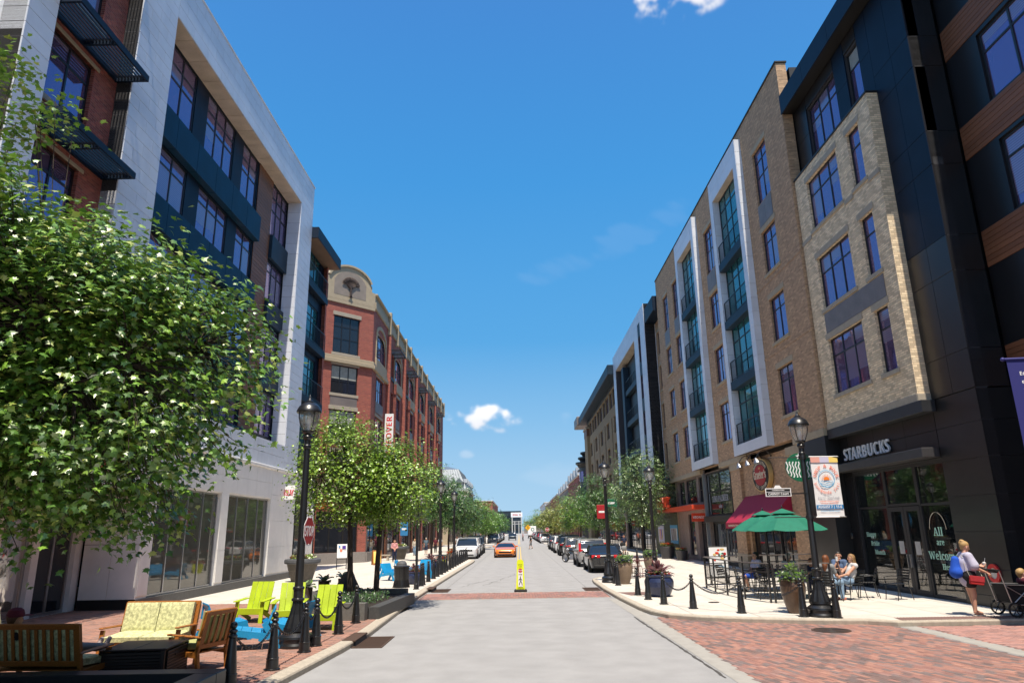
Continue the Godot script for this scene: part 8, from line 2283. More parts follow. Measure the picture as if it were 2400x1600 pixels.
func person(label: String, at: Vector3, turn: float, J: Dictionary, o: Dictionary) -> Node3D:
	# J: joints in local metres, facing +z. o: look
	var T := thing("person", label, "person", at, turn, o.get("group", ""))
	var sc: float = o.get("scale", 1.0); T.scale = V3(sc, sc, sc)
	var wd: float = o.get("wide", 1.0); var cell: float = o.get("cell", 0.022)
	var skin: Material = o.get("skin", M.skin)
	var up: Vector3 = (J.neck - J.pelvis).normalized()
	var hd: Vector3 = J.head; var look: Vector3 = o.get("look", V3(0, 0, 1)); look = look.normalized()
	var hu: Vector3 = (up * 0.7 + Vector3.UP).normalized(); hu = (hu - look * hu.dot(look)).normalized()
	var hr := hu.cross(look).normalized()
	var B: Array = []
	B.append([J.pelvis, J.chest, 0.125 * wd, 0.125 * wd]); B.append([J.chest, J.neck, 0.115 * wd, 0.06])
	B.append([J.shL, J.shR, 0.062, 0.062]); B.append([J.hipL, J.hipR, 0.105 * wd, 0.105 * wd]); B.append([J.neck, hd, 0.05, 0.055])
	for s in ["L", "R"]:
		B.append(lim(J, "sh" + s, "el" + s, 0.052 * wd, 0.042)); B.append(lim(J, "el" + s, "wr" + s, 0.042, 0.028))
		B.append(lim(J, "hip" + s, "kn" + s, 0.092 * wd, 0.058)); B.append(lim(J, "kn" + s, "an" + s, 0.058, 0.036))
		B.append(lim(J, "an" + s, "to" + s, 0.038, 0.028))
	# head: skull, jaw, nose, ears
	B.append([hd + look * -0.01 + hu * 0.035, hd + look * -0.025 + hu * 0.04, 0.088, 0.085]); B.append([hd + look * 0.03 - hu * 0.03, hd + look * 0.045 - hu * 0.07, 0.06, 0.042])
	var mb := MB.new(); skin_net(mb, B, cell, 0.012)
	if cell < 0.03:
		var fb: Array = [[hd + hu * 0.01 + look * 0.085, hd - hu * 0.022 + look * 0.105, 0.008, 0.014], [hd - hu * 0.055 + look * 0.078 - hr * 0.02, hd - hu * 0.055 + look * 0.078 + hr * 0.02, 0.009, 0.009]]
		for s in [-1.0, 1.0]: fb.append([hd + hr * s * 0.086 + hu * 0.02, hd + hr * s * 0.09 - hu * 0.03, 0.016, 0.012])
		for b in fb: mb.ell((b[0] + b[1]) / 2, V3(b[2] + absf((b[1] - b[0]).dot(hr)) / 2, b[2] * 0.6 + absf((b[1] - b[0]).dot(hu)) / 2 + 0.004, b[3]), 8, 5, Basis(hr, hu, look))
	for s in ["L", "R"]:
		var wv: Vector3 = J["wr" + s]; var dv: Vector3 = (wv - J["el" + s]).normalized()
		var pal: Vector3 = o.get("palm" + s, Vector3.DOWN); pal = (pal - dv * pal.dot(dv)).normalized()
		var hb := hand_bones(wv, dv, pal, 1.0, o.get("curl", 0.5))
		if cell < 0.025: skin_net(mb, hb, 0.0075, 0.004)
		else:
			for b in hb: mb.tube(b[0], b[1], b[2], b[3], 5)
	put("body", mb, skin, T)
	if cell < 0.03:
		var ey := MB.new()
		for s in [-1.0, 1.0]: ey.ell(hd + hr * s * 0.032 + hu * 0.018 + look * 0.077, V3(0.012, 0.007, 0.006), 8, 5, Basis(hr, hu, look)); ey.bar(hd + hr * s * 0.018 + hu * 0.04 + look * 0.08, hd + hr * s * 0.048 + hu * 0.038 + look * 0.072, 0.008, 0.006, look)
		put("eyes", ey, M.black_hair, T)
	# clothes
	var g := 0.016
	var sl: float = o.get("sleeve", 0.6)
	mb = MB.new(); B = [[J.pelvis + up * o.get("hem", -0.02), J.chest, (0.132 + g) * wd, (0.130 + g) * wd], [J.chest, J.neck - up * 0.05, (0.118 + g) * wd, 0.075], [J.shL, J.shR, 0.064 + g, 0.064 + g]]
	if o.has("belly"): B.append([J.pelvis.lerp(J.chest, 0.35) + V3(0, 0, 0.05), J.chest + V3(0, -0.05, 0.06), 0.13 * o.belly, 0.12 * o.belly])
	for s in ["L", "R"]:
		if sl <= 0.0: continue
		var a: Vector3 = J["sh" + s]; var e: Vector3 = J["el" + s]; var w: Vector3 = J["wr" + s]
		if sl <= 1.0: B.append([a, a.lerp(e, sl), 0.06 * wd + g, 0.05 * wd + g + o.get("loose", 0.0)])
		else: B.append([a, e, 0.058 * wd + g, 0.046 + g]); B.append([e, e.lerp(w, sl - 1.0), 0.046 + g, 0.036 + g])
	skin_net(mb, B, cell, 0.014); put("shirt", mb, o.shirt, T)
	if o.has("pants"):
		var pl: float = o.get("leg", 2.0)
		mb = MB.new(); B = [[J.hipL, J.hipR, (0.11 + g) * wd, (0.11 + g) * wd], [J.pelvis, J.pelvis + up * 0.08, (0.118 + g) * wd, (0.12 + g) * wd]]
		for s in ["L", "R"]:
			var h: Vector3 = J["hip" + s]; var kk: Vector3 = J["kn" + s]; var a: Vector3 = J["an" + s]
			if pl <= 1.0: B.append([h, h.lerp(kk, pl), (0.095 + g) * wd, lerpf(0.095 * wd, 0.06, pl) + g + 0.012])
			else: B.append([h, kk, (0.094 + g) * wd, 0.06 + g]); B.append([kk, kk.lerp(a, pl - 1.0), 0.06 + g, 0.044 + g])
		skin_net(mb, B, cell, 0.014); put("shorts" if pl <= 1.0 else "trousers", mb, o.pants, T)
	if o.has("shoes"):
		mb = MB.new(); B = []
		for s in ["L", "R"]: B.append([J["an" + s] - V3(0, 0.02, 0), J["to" + s], 0.047, 0.04])
		skin_net(mb, B, cell, 0.01); put("shoes", mb, o.shoes, T)
	if o.has("hair"):
		mb = MB.new(); B = [[hd + hu * 0.062 - look * 0.018, hd + hu * 0.05 - look * 0.045, 0.088, 0.09]]
		match o.get("style", "short"):
			"short": B.append([hd - look * 0.06, hd - look * 0.055 - hu * 0.05, 0.06, 0.045])
			"bun":
				B.append([hd - look * 0.07 + hu * 0.03, hd - look * 0.055 - hu * 0.045, 0.055, 0.04]); B.append([hd + hu * 0.11 - look * 0.09, hd + hu * 0.1 - look * 0.1, 0.05, 0.045])
				for q in [[0.03, 0.14, -0.13], [-0.04, 0.12, -0.14], [0.0, 0.06, -0.15]]: B.append([hd + hu * 0.1 - look * 0.09, hd + hr * q[0] + hu * q[1] + look * q[2], 0.03, 0.012])
			"long":
				B.append([hd - look * 0.06, J.neck - look * 0.075 - up * 0.06, 0.075, 0.07]); B.append([J.neck - look * 0.08 - up * 0.05, J.chest - look * 0.125, 0.075, 0.035])
				for s in [-1.0, 1.0]: B.append([hd + hr * s * 0.075 + hu * 0.02 - look * 0.02, J.neck + hr * s * 0.085 - look * 0.02 - up * 0.08, 0.035, 0.03])
		skin_net(mb, B, minf(cell, 0.02), 0.012); put("hair", mb, o.hair, T)
	return T

func stand(lean := 0.0, stride := 0.0) -> Dictionary:
	var s := stride
	return {"pelvis": V3(0, 0.92, 0), "chest": V3(0, 1.2, lean * 0.28), "neck": V3(0, 1.43, lean * 0.5), "head": V3(0, 1.555, lean * 0.6 + 0.02), "shL": V3(0.165, 1.36, lean * 0.46), "shR": V3(-0.165, 1.36, lean * 0.46), "elL": V3(0.21, 1.1, lean * 0.4 - s * 0.12), "elR": V3(-0.21, 1.1, lean * 0.4 + s * 0.12), "wrL": V3(0.2, 0.88, 0.08 - s * 0.12), "wrR": V3(-0.2, 0.88, 0.08 + s * 0.22),
		"hipL": V3(0.085, 0.9, 0), "hipR": V3(-0.085, 0.9, 0), "knL": V3(0.09, 0.5, 0.04 + s * 0.22), "knR": V3(-0.09, 0.5, 0.03 - s * 0.12), "anL": V3(0.09, 0.09, 0.0 + s * 0.3), "anR": V3(-0.09, 0.09 + s * 0.08, -s * 0.38), "toL": V3(0.1, 0.045, 0.14 + s * 0.3), "toR": V3(-0.1, 0.045 + s * 0.03, 0.14 - s * 0.36)}

func sit(h := 0.47, lean := -0.08) -> Dictionary:
	return {"pelvis": V3(0, h + 0.1, 0), "chest": V3(0, h + 0.37, lean), "neck": V3(0, h + 0.6, lean * 1.4), "head": V3(0, h + 0.725, lean * 1.4 + 0.03), "shL": V3(0.165, h + 0.53, lean * 1.3), "shR": V3(-0.165, h + 0.53, lean * 1.3), "elL": V3(0.22, h + 0.28, lean + 0.1), "elR": V3(-0.22, h + 0.28, lean + 0.1), "wrL": V3(0.12, h + 0.2, 0.3), "wrR": V3(-0.12, h + 0.2, 0.3),
		"hipL": V3(0.09, h + 0.09, 0.02), "hipR": V3(-0.09, h + 0.09, 0.02), "knL": V3(0.1, h + 0.07, 0.44), "knR": V3(-0.1, h + 0.07, 0.44), "anL": V3(0.1, 0.09, 0.42), "anR": V3(-0.1, 0.09, 0.42), "toL": V3(0.1, 0.045, 0.56), "toR": V3(-0.1, 0.045, 0.56)}

func place_people():
	var c = M.cloth
	# woman behind the pushchair, seen from her right side
	var J := stand(0.06, 0.0)
	J.elR = V3(-0.23, 1.1, 0.1); J.wrR = V3(-0.17, 0.98, 0.36); J.elL = V3(0.24, 1.13, 0.16); J.wrL = V3(0.1, 1.12, 0.36)
	J.knL = V3(0.1, 0.5, 0.05); J.anL = V3(0.11, 0.09, 0.09); J.toL = V3(0.14, 0.045, 0.25)
	var W := person("blonde woman in a loose lilac shirt and black shorts behind the pushchair", V3(11.0, PY, -18.1), PI / 2 - 0.12, J, {"shirt": c.lilac, "pants": c.black, "leg": 0.42, "hair": M.blond, "style": "bun", "wide": 1.22, "belly": 1.05, "loose": 0.035, "sleeve": 0.82, "hem": -0.1, "look": V3(0, -0.42, 1), "cell": 0.016, "palmR": V3(0.4, -1, 0), "palmL": V3(-0.6, 0.6, 0), "curl": 0.9, "scale": 1.02})
	var ss := MB.new()
	for s in [-1.0, 1.0]:
		ss.cbox(V3(s * 0.1, 0.015, 0.07 + (0.1 if s > 0 else 0.0)), V3(0.085, 0.025, 0.25), 0.008); ss.bar(V3(s * 0.1 - 0.04, 0.03, 0.12 + (0.1 if s > 0 else 0.0)), V3(s * 0.1 + 0.04, 0.07, 0.1 + (0.1 if s > 0 else 0.0)), 0.012, 0.006)
	put("sandals", ss, c.cream, W)
	var K := thing("backpack", "small bright blue rucksack on the blonde woman's back", "backpack", V3(11.0, PY, -18.1), PI / 2 - 0.12)
	var mb := MB.new(); skin_net(mb, [[V3(0.0, 1.0, -0.25), V3(0.0, 1.3, -0.22), 0.13, 0.09], [V3(-0.06, 1.0, -0.24), V3(0.06, 1.0, -0.24), 0.12, 0.12]], 0.02, 0.02); put("bag", mb, c.bag_blue, K)
	mb = MB.new(); mb.path([V3(-0.12, 1.4, -0.1), V3(-0.17, 1.3, 0.14), V3(-0.19, 1.12, 0.1), V3(-0.15, 1.0, -0.16)], 0.009, 5); put("strap", mb, c.black, K)
	K = thing("handbag", "red flap handbag hanging at the blonde woman's hip", "handbag", V3(11.0, PY, -18.1), PI / 2 - 0.12)
	mb = MB.new(); mb.cbox(V3(-0.25, 0.83, 0.08), V3(0.08, 0.2, 0.32), 0.02, Basis(Vector3.RIGHT, 0.12)); put("body", mb, c.bag_red, K)
	mb = MB.new(); mb.cbox(V3(-0.297, 0.865, 0.082), V3(0.012, 0.13, 0.325), 0.005, Basis(Vector3.RIGHT, 0.12)); put("flap", mb, c.red, K)
	mb = MB.new(); mb.path([V3(-0.25, 0.92, -0.06), V3(-0.2, 1.12, -0.1), V3(-0.05, 1.42, -0.09), V3(0.12, 1.36, 0.1), V3(-0.1, 1.05, 0.24), V3(-0.25, 0.92, 0.22)], 0.006, 5); put("strap", mb, c.cream, K)
	K = thing("cup", "clear drink cup with a white straw in the blonde woman's hand", "cup", V3(11.0, PY, -18.1), PI / 2 - 0.12)
	mb = MB.new(); mb.lathe([0.0, 1.08, 0.03, 1.08, 0.043, 1.2, 0.045, 1.215, 0.02, 1.24, 0.0, 1.24], 12, V3(0.07, 0, 0.47)); put("cup", mb, M.offwhite, K)
	mb = MB.new(); mb.tube(V3(0.07, 1.2, 0.47), V3(0.05, 1.33, 0.5), 0.004, 0.004, 5); put("straw", mb, M.white, K)
	# pushchair with a child
	var S := thing("pushchair", "black wagon pushchair with crossed silver bars and big spoked wheels", "stroller", V3(12.15, PY, -17.95), PI / 2 - 0.06)
	mb = MB.new(); mb.quad(V3(-0.3, 0.72, -0.5), V3(-0.3, 0.32, -0.42), V3(-0.3, 0.3, 0.55), V3(-0.3, 0.68, 0.7)); mb.quad(V3(0.3, 0.32, -0.42), V3(0.3, 0.72, -0.5), V3(0.3, 0.68, 0.7), V3(0.3, 0.3, 0.55)); mb.quad(V3(-0.3, 0.32, -0.42), V3(0.3, 0.32, -0.42), V3(0.3, 0.3, 0.55), V3(-0.3, 0.3, 0.55)); mb.quad(V3(-0.3, 0.72, -0.5), V3(0.3, 0.72, -0.5), V3(0.3, 0.32, -0.42), V3(-0.3, 0.32, -0.42)); mb.quad(V3(0.3, 0.68, 0.7), V3(-0.3, 0.68, 0.7), V3(-0.3, 0.3, 0.55), V3(0.3, 0.3, 0.55))
	put("fabric_tub", mb, c.black, S)
	for s in [-0.315, 0.315]:
		mb = MB.new(); mb.tube(V3(s, 0.7, -0.52), V3(s, 0.3, 0.1), 0.013, 0.013, 6); mb.tube(V3(s, 0.3, -0.42), V3(s, 0.7, 0.05), 0.013, 0.013, 6); mb.tube(V3(s, 0.7, 0.02), V3(s, 0.3, 0.6), 0.013, 0.013, 6); mb.tube(V3(s, 0.28, -0.45), V3(s, 0.28, 0.62), 0.013, 0.013, 6)
		mb.tube(V3(s, 0.3, -0.45), V3(s, 1.06, -0.62), 0.014, 0.014, 6); mb.tube(V3(s, 0.73, -0.52), V3(s, 0.69, 0.72), 0.012, 0.012, 6); put("side_frame", mb, M.metal_sat, S)
		for z in [-0.42, 0.6]:
			var r := 0.17 if z < 0 else 0.13; var w2: float = signf(s) * 0.36; var bs := Basis(V3(0, 0, 1), PI / 2)
			mb = MB.new(); mb.lathe([r * 0.8, -0.02, r, -0.018, r, 0.018, r * 0.8, 0.02, r * 0.8, -0.02], 22, V3(w2, r, z), 0, bs); var wh := put("wheel", mb, M.rubber, S)
			mb = MB.new()
			for k in 6: mb.bar(V3(w2, r, z), V3(w2, r + sin(k * PI / 3) * r * 0.82, z + cos(k * PI / 3) * r * 0.82), 0.018, 0.014, Vector3.RIGHT)
			put("spoke", mb, M.iron, wh)
	mb = MB.new(); mb.tube(V3(-0.33, 1.06, -0.62), V3(0.33, 1.06, -0.62), 0.02, 0.02, 8); mb.cbox(V3(0, 1.03, -0.58), V3(0.3, 0.08, 0.12), 0.03); put("handle", mb, M.rubber, S)
	J = sit(0.36, -0.14)
	for q in J.keys(): J[q] = J[q] * V3(0.62, 0.62, 0.62)
	J.head += V3(0, 0.03, 0)
	person("small child with a white hair bow riding in the pushchair", V3(12.35, PY + 0.24, -17.96), PI / 2, J, {"shirt": c.maroon, "pants": c.black, "hair": M.blond, "style": "short", "wide": 0.62, "cell": 0.02, "skin": M.skin_pale})
	mb = MB.new(); mb.ell(V3(-0.04, 0, 0), V3(0.03, 0.1, 0.02), 8, 6, Basis(V3(0, 0, 1), 0.4)); mb.ell(V3(0.06, 0.03, 0), V3(0.035, 0.12, 0.02), 8, 6, Basis(V3(0, 0, 1), -0.25)); var bow := put("hair_bow", mb, M.white); bow.position = V3(12.3, 1.04, -17.9); tag(bow, "white bow on the head of the child in the pushchair", "hair bow")
	# cafe guests
	J = sit(0.45, -0.14); J.elR = V3(-0.2, 0.74, 0.1); J.wrR = V3(-0.06, 1.03, 0.23); J.elL = V3(0.2, 0.74, 0.12); J.wrL = V3(0.1, 0.68, 0.34); J.knL = V3(0.02, 0.66, 0.46); J.anL = V3(-0.22, 0.5, 0.62); J.toL = V3(-0.24, 0.46, 0.76)
	person("fair-haired woman in a white top and pale jeans lifting a paper cup", V3(9.95, PY, -22.3), -PI / 2 + 0.12, J, {"shirt": c.white, "sleeve": 0.0, "pants": c.denim, "leg": 1.9, "hair": M.blond_dark, "style": "long", "cell": 0.018, "shoes": c.cream, "palmR": V3(0, 0, 1)})
	K = thing("paper_cup", "white paper cup at the fair-haired woman's lips", "cup", V3(9.66, PY + 1.12, -22.27)); mb = MB.new(); mb.lathe([0.0, 0.0, 0.03, 0.0, 0.042, 0.11, 0.044, 0.125, 0.0, 0.125], 12); put("cup", mb, M.white, K)
	J = sit(0.45, 0.02); J.elR = V3(-0.16, 0.78, 0.2); J.wrR = V3(-0.03, 1.0, 0.18); J.wrL = V3(-0.05, 0.78, 0.3)
	person("dark-haired man in a blue grey shirt, chin on hand, against the black wall", V3(10.75, PY, -24.6), -0.55, J, {"shirt": c.blue, "pants": c.navy, "hair": M.black_hair, "cell": 0.022, "shoes": c.black})
	J = sit(0.45, -0.05)
	person("long auburn-haired woman in a grey top beside the right lamp post", V3(9.25, PY, -22.0), 2.2, J, {"shirt": c.grey, "pants": c.denim, "hair": M.auburn, "style": "long", "cell": 0.02, "shoes": c.coral})
	person("white-haired woman in a white blouse, back to the camera in the cafe", V3(8.85, PY, -24.0), PI - 0.5, sit(0.45, -0.06), {"shirt": c.white, "sleeve": 1.4, "pants": c.black, "hair": M.grey_hair, "cell": 0.02, "shoes": c.black, "look": V3(-0.3, 0, 1)})
	J = sit(0.42, 0.08)
	for q in J.keys(): J[q] = J[q] * 0.8
	J.wrR = V3(-0.05, 0.62, 0.34)
	person("small child in a navy shirt reaching over the cafe table", V3(9.35, PY + 0.12, -23.4), -0.6, J, {"shirt": c.navy, "pants": c.navy, "hair": M.brown_hair, "wide": 0.8, "cell": 0.022, "shoes": c.black})
	person("dark-haired woman in a lilac top and blue skirt seated behind the fence", V3(8.25, PY, -25.6), -1.35, sit(0.45, -0.04), {"shirt": c.lilac, "pants": c.bag_blue, "leg": 0.9, "hair": M.black_hair, "style": "long", "cell": 0.022, "shoes": c.black})
	# man slouched on the dark settee: cap, shoulders and shoes show
	J = sit(0.27, -0.3); J.pelvis = V3(0, 0.46, 0.06); J.knL = V3(0.1, 0.5, 0.52); J.anL = V3(0.12, 0.42, 0.95); J.toL = V3(0.12, 0.54, 1.02); J.knR = V3(-0.1, 0.5, 0.52); J.anR = V3(-0.05, 0.44, 0.98); J.toR = V3(-0.05, 0.56, 1.05)
	person("person in a maroon cap slouched on the shaded settee, back to the camera", V3(-7.45, PY, -11.55), PI - 0.55, J, {"shirt": c.black, "sleeve": 0.7, "pants": c.grey, "hair": M.brown_hair, "cell": 0.022, "shoes": c.pinkwhite})
	K = thing("cap", "maroon baseball cap above the back of the shaded settee", "cap", V3(-7.45, PY, -11.55), PI - 0.55)
	var hp: Vector3 = J.head
	mb = MB.new(); mb.lathe([0.118, 0.0, 0.118, 0.04, 0.1, 0.095, 0.06, 0.125, 0.0, 0.135], 16, hp + V3(0, 0.05, -0.015)); put("crown", mb, c.maroon, K)
	mb = MB.new(); mb.cbox(hp + V3(0, 0.06, 0.15), V3(0.17, 0.012, 0.12), 0.005); put("peak", mb, c.maroon, K)
	# walkers
	var wk := [[-9.6, -55.8, 0.3, 0.25, "pink", "navy", 2.0, 1.4, "short", "man in a pink shirt and dark trousers walking up the left pavement", "brown_hair", 0.97],
		[-10.1, -70.0, -0.1, 0.3, "cream", "denim", 2.0, 1.4, "long", "blonde woman in a cream top and jeans on the left pavement", "blond", 0.92],
		[-9.3, -72.4, 0.1, 0.3, "slate", "navy", 0.95, 0.6, "short", "broad man in a slate shirt and blue shorts walking up the left pavement", "grey_hair", 0.96],
		[-9.0, -78.0, 0.0, 0.2, "maroon", "black", 2.0, 0.6, "long", "woman in dark red behind the man in shorts", "black_hair", 0.94],
		[-8.6, -79.0, 0.2, 0.2, "white", "black", 1.2, 0.6, "short", "person in white behind the man in shorts", "brown_hair", 0.94],
		[-7.2, -84.0, 0.1, 0.2, "white", "black", 2.0, 0.6, "short", "person in a pale shirt bending near the far flower stall", "brown_hair", 0.95],
		[1.5, -91.5, -PI / 2, 0.55, "black", "grey", 0.9, 0.6, "short", "person in black with a grey bag crossing the far zebra", "brown_hair", 0.95],
		[0.9, -160.0, -PI / 2, 0.4, "pink", "black", 2.0, 0.6, "short", "person in pink crossing in the far block", "brown_hair", 1.0],
		[9.2, -63.5, 0.25, 0.1, "navy", "cream", 0.9, 0.6, "short", "man bending over a pushchair on the right pavement", "brown_hair", 0.97],
		[6.9, -106.0, PI, 0.2, "white", "grey", 2.0, 0.6, "short", "person in white waiting at the right far corner", "brown_hair", 1.0],
		[7.6, -105.0, PI, 0.1, "coral", "black", 2.0, 0.6, "short", "person in orange waiting at the right far corner", "brown_hair", 1.0],
		[-6.8, -127.5, 0.0, 0.2, "red", "black", 2.0, 0.6, "short", "person in red at the far left corner beyond the crossing", "brown_hair", 1.0],
		[-7.6, -129.0, 0.3, 0.2, "lilac", "navy", 2.0, 0.6, "short", "person in violet at the far left corner beyond the crossing", "brown_hair", 1.0],
		[-7.3, -140.0, 0.3, 0.2, "navy", "navy", 2.0, 0.6, "short", "person in dark blue under the far left trees", "brown_hair", 1.0]]
	for q in wk:
		var far: bool = q[1] < -62
		J = stand(0.02, q[3])
		if q[4] == "pink" and not far: J.wrL = V3(0.05, 1.0, 0.24); J.wrR = V3(-0.05, 0.98, 0.25); J.elL = V3(0.24, 1.1, 0.04); J.elR = V3(-0.24, 1.1, 0.04)
		person(q[9], V3(q[0], PY if absf(q[0]) > 3 else 0.0, q[1]), q[2], J, {"shirt": c[q[4]], "pants": c[q[5]], "leg": q[6], "sleeve": q[7], "style": q[8], "hair": M[q[10]], "cell": 0.034 if far else 0.024, "shoes": c.black, "scale": q[11], "wide": 1.15 if q[4] == "slate" else 1.0})
	var P := thing("pushchair", "grey pushchair before the bending man on the right pavement", "stroller", V3(9.0, PY, -62.6), 0.2)
	mb = MB.new(); mb.cbox(V3(0, 0.55, 0), V3(0.45, 0.4, 0.6), 0.12); put("seat", mb, c.grey, P)
	mb = MB.new(); mb.ell(V3(0, 0.85, -0.15), V3(0.25, 0.22, 0.25), 10, 6); put("hood", mb, c.black, P)
	for s in [-0.24, 0.24]:
		mb = MB.new(); mb.tube(V3(s, 0.15, 0.3), V3(s, 1.0, -0.45), 0.014, 0.014, 6); put("side_frame", mb, M.metal_sat, P)
		for z in [-0.3, 0.32]:
			mb = MB.new(); mb.lathe([0.1, -0.02, 0.13, -0.02, 0.13, 0.02, 0.1, 0.02], 14, V3(s, 0.13, z), 0, Basis(V3(0, 0, 1), PI / 2)); put("wheel", mb, M.rubber, P)

# ---- cafe terrace on the right
func slat_chair(m: Material) -> Node3D:
	var T := thing("cafe_chair", "", "chair")
	var mb: MB
	for s in [-1.0, 1.0]:
		mb = MB.new(); mb.tube(V3(s * 0.24, 0.0, 0.26), V3(s * 0.23, 0.45, 0.2), 0.013, 0.013, 6); put("leg", mb, m, T)
		mb = MB.new(); mb.tube(V3(s * 0.24, 0.0, -0.3), V3(s * 0.22, 0.45, -0.2), 0.013, 0.013, 6); mb.tube(V3(s * 0.22, 0.45, -0.2), V3(s * 0.22, 0.86, -0.32), 0.013, 0.013, 6); put("leg", mb, m, T)
		mb = MB.new(); mb.path([V3(s * 0.23, 0.45, 0.2), V3(s * 0.27, 0.64, 0.19), V3(s * 0.27, 0.66, -0.1), V3(s * 0.22, 0.64, -0.25)], 0.012, 6); put("armrest", mb, m, T)
	for k in 6:
		mb = MB.new(); mb.cbox(V3(0, 0.455, 0.19 - k * 0.075), V3(0.46, 0.012, 0.055), 0.004); put("seat_slat", mb, m, T)
	for k in 5:
		var y := 0.53 + k * 0.075
		mb = MB.new(); mb.cbox(V3(0, y, -0.2 - (y - 0.45) * 0.29), V3(0.43, 0.05, 0.01), 0.003); put("back_slat", mb, m, T)
	return T

func cafe_table(m: Material, r: float) -> Node3D:
	var T := thing("cafe_table", "", "table")
	var mb := MB.new(); mb.lathe([r, 0.72, r, 0.745, 0.0, 0.745, ], 28); mb.lathe([0.0, 0.72, r, 0.72], 28); put("table_top", mb, m, T)
	mb = MB.new(); mb.tube(V3(0, 0.03, 0), V3(0, 0.72, 0), 0.032, 0.032, 10)
	put("column", mb, m, T)
	for k in 4:
		mb = MB.new(); mb.bar(Vector3.ZERO + V3(0, 0.03, 0), V3(cos(k * PI / 2 + 0.4) * 0.3, 0.015, sin(k * PI / 2 + 0.4) * 0.3), 0.05, 0.025); put("foot", mb, m, T)
	return T

func parasol(label: String, at: Vector3, R: float):
	var T := thing("parasol", label, "umbrella", at, 0.2, "green cafe parasols")
	var mb := MB.new(); var n := 8; var top := 2.62; var rim := 2.06
	for k in n:
		var a := TAU * k / n; var b := TAU * (k + 1) / n
		for j in 5:
			var s0 := j / 5.0; var s1 := (j + 1) / 5.0
			var P := func(t: float, s: float) -> Vector3:
				var w := lerpf(0.0, 1.0, (t - a) / (b - a))
				var q := V3(cos(a), 0, sin(a)).lerp(V3(cos(b), 0, sin(b)), w) * R * s
				return q + V3(0, lerpf(top, rim, s) + 0.08 * sin(s * PI) - 0.05 * sin(w * PI) * s, 0)
			for i in 3:
				var t0 := lerpf(a, b, i / 3.0); var t1 := lerpf(a, b, (i + 1) / 3.0)
				mb.quad(P.call(t1, s0), P.call(t0, s0), P.call(t0, s1), P.call(t1, s1))
	put("canopy", mb, M.umbrella, T)
	mb = MB.new(); mb.lathe([0.42, 2.56, 0.0, 2.72], 8); put("vent_cap", mb, M.umbrella, T)
	mb = MB.new(); mb.tube(V3(0, 0, 0), V3(0, 2.7, 0), 0.022, 0.022, 8); mb.ell(V3(0, 2.76, 0), V3(0.025, 0.05, 0.025), 8, 6); put("pole", mb, M.iron, T)
	for k in n:
		var a := TAU * k / n
		mb = MB.new(); mb.tube(V3(0, 2.58, 0), V3(cos(a) * R * 0.98, rim - 0.005, sin(a) * R * 0.98), 0.009, 0.008, 5); mb.tube(V3(0, 2.05, 0), V3(cos(a) * R * 0.52, 2.34, sin(a) * R * 0.52), 0.008, 0.008, 5); put("rib", mb, M.iron, T)

func fence_run(label: String, pts: Array):
	var T := thing("cafe_fence", label, "fence")
	for i in pts.size():
		var p: Vector3 = pts[i]
		var mb := MB.new(); mb.bb(p.x - 0.025, p.x + 0.025, PY, PY + 1.1, p.z - 0.025, p.z + 0.025); put("post", mb, M.iron, T)
		if i == 0: continue
		var a: Vector3 = pts[i - 1]; var d := (p - a).normalized()
		var up := func(v: Vector3, y: float) -> Vector3: return v + V3(0, y, 0)
		mb = MB.new(); mb.bar(up.call(a, PY + 1.1), up.call(p, PY + 1.1), 0.09, 0.03); put("top_rail", mb, M.steel_rail, T)
		mb = MB.new()
		for y in [0.12, 0.36, 0.86]: mb.bar(up.call(a, PY + y), up.call(p, PY + y), 0.03, 0.03)
		put("rail", mb, M.iron, T)
		mb = MB.new(); var L := a.distance_to(p); var n := int(L / 0.06)
		for k in n:
			var q := a.lerp(p, (k + 0.5) / n); mb.bar(up.call(q, PY + 0.36), up.call(q, PY + 0.86), 0.004, 0.004, d)
		for k in 8: mb.bar(up.call(a, PY + 0.4 + k * 0.06), up.call(p, PY + 0.4 + k * 0.06), 0.004, 0.004)
		stuff(put("wire_mesh", mb, M.iron, T))

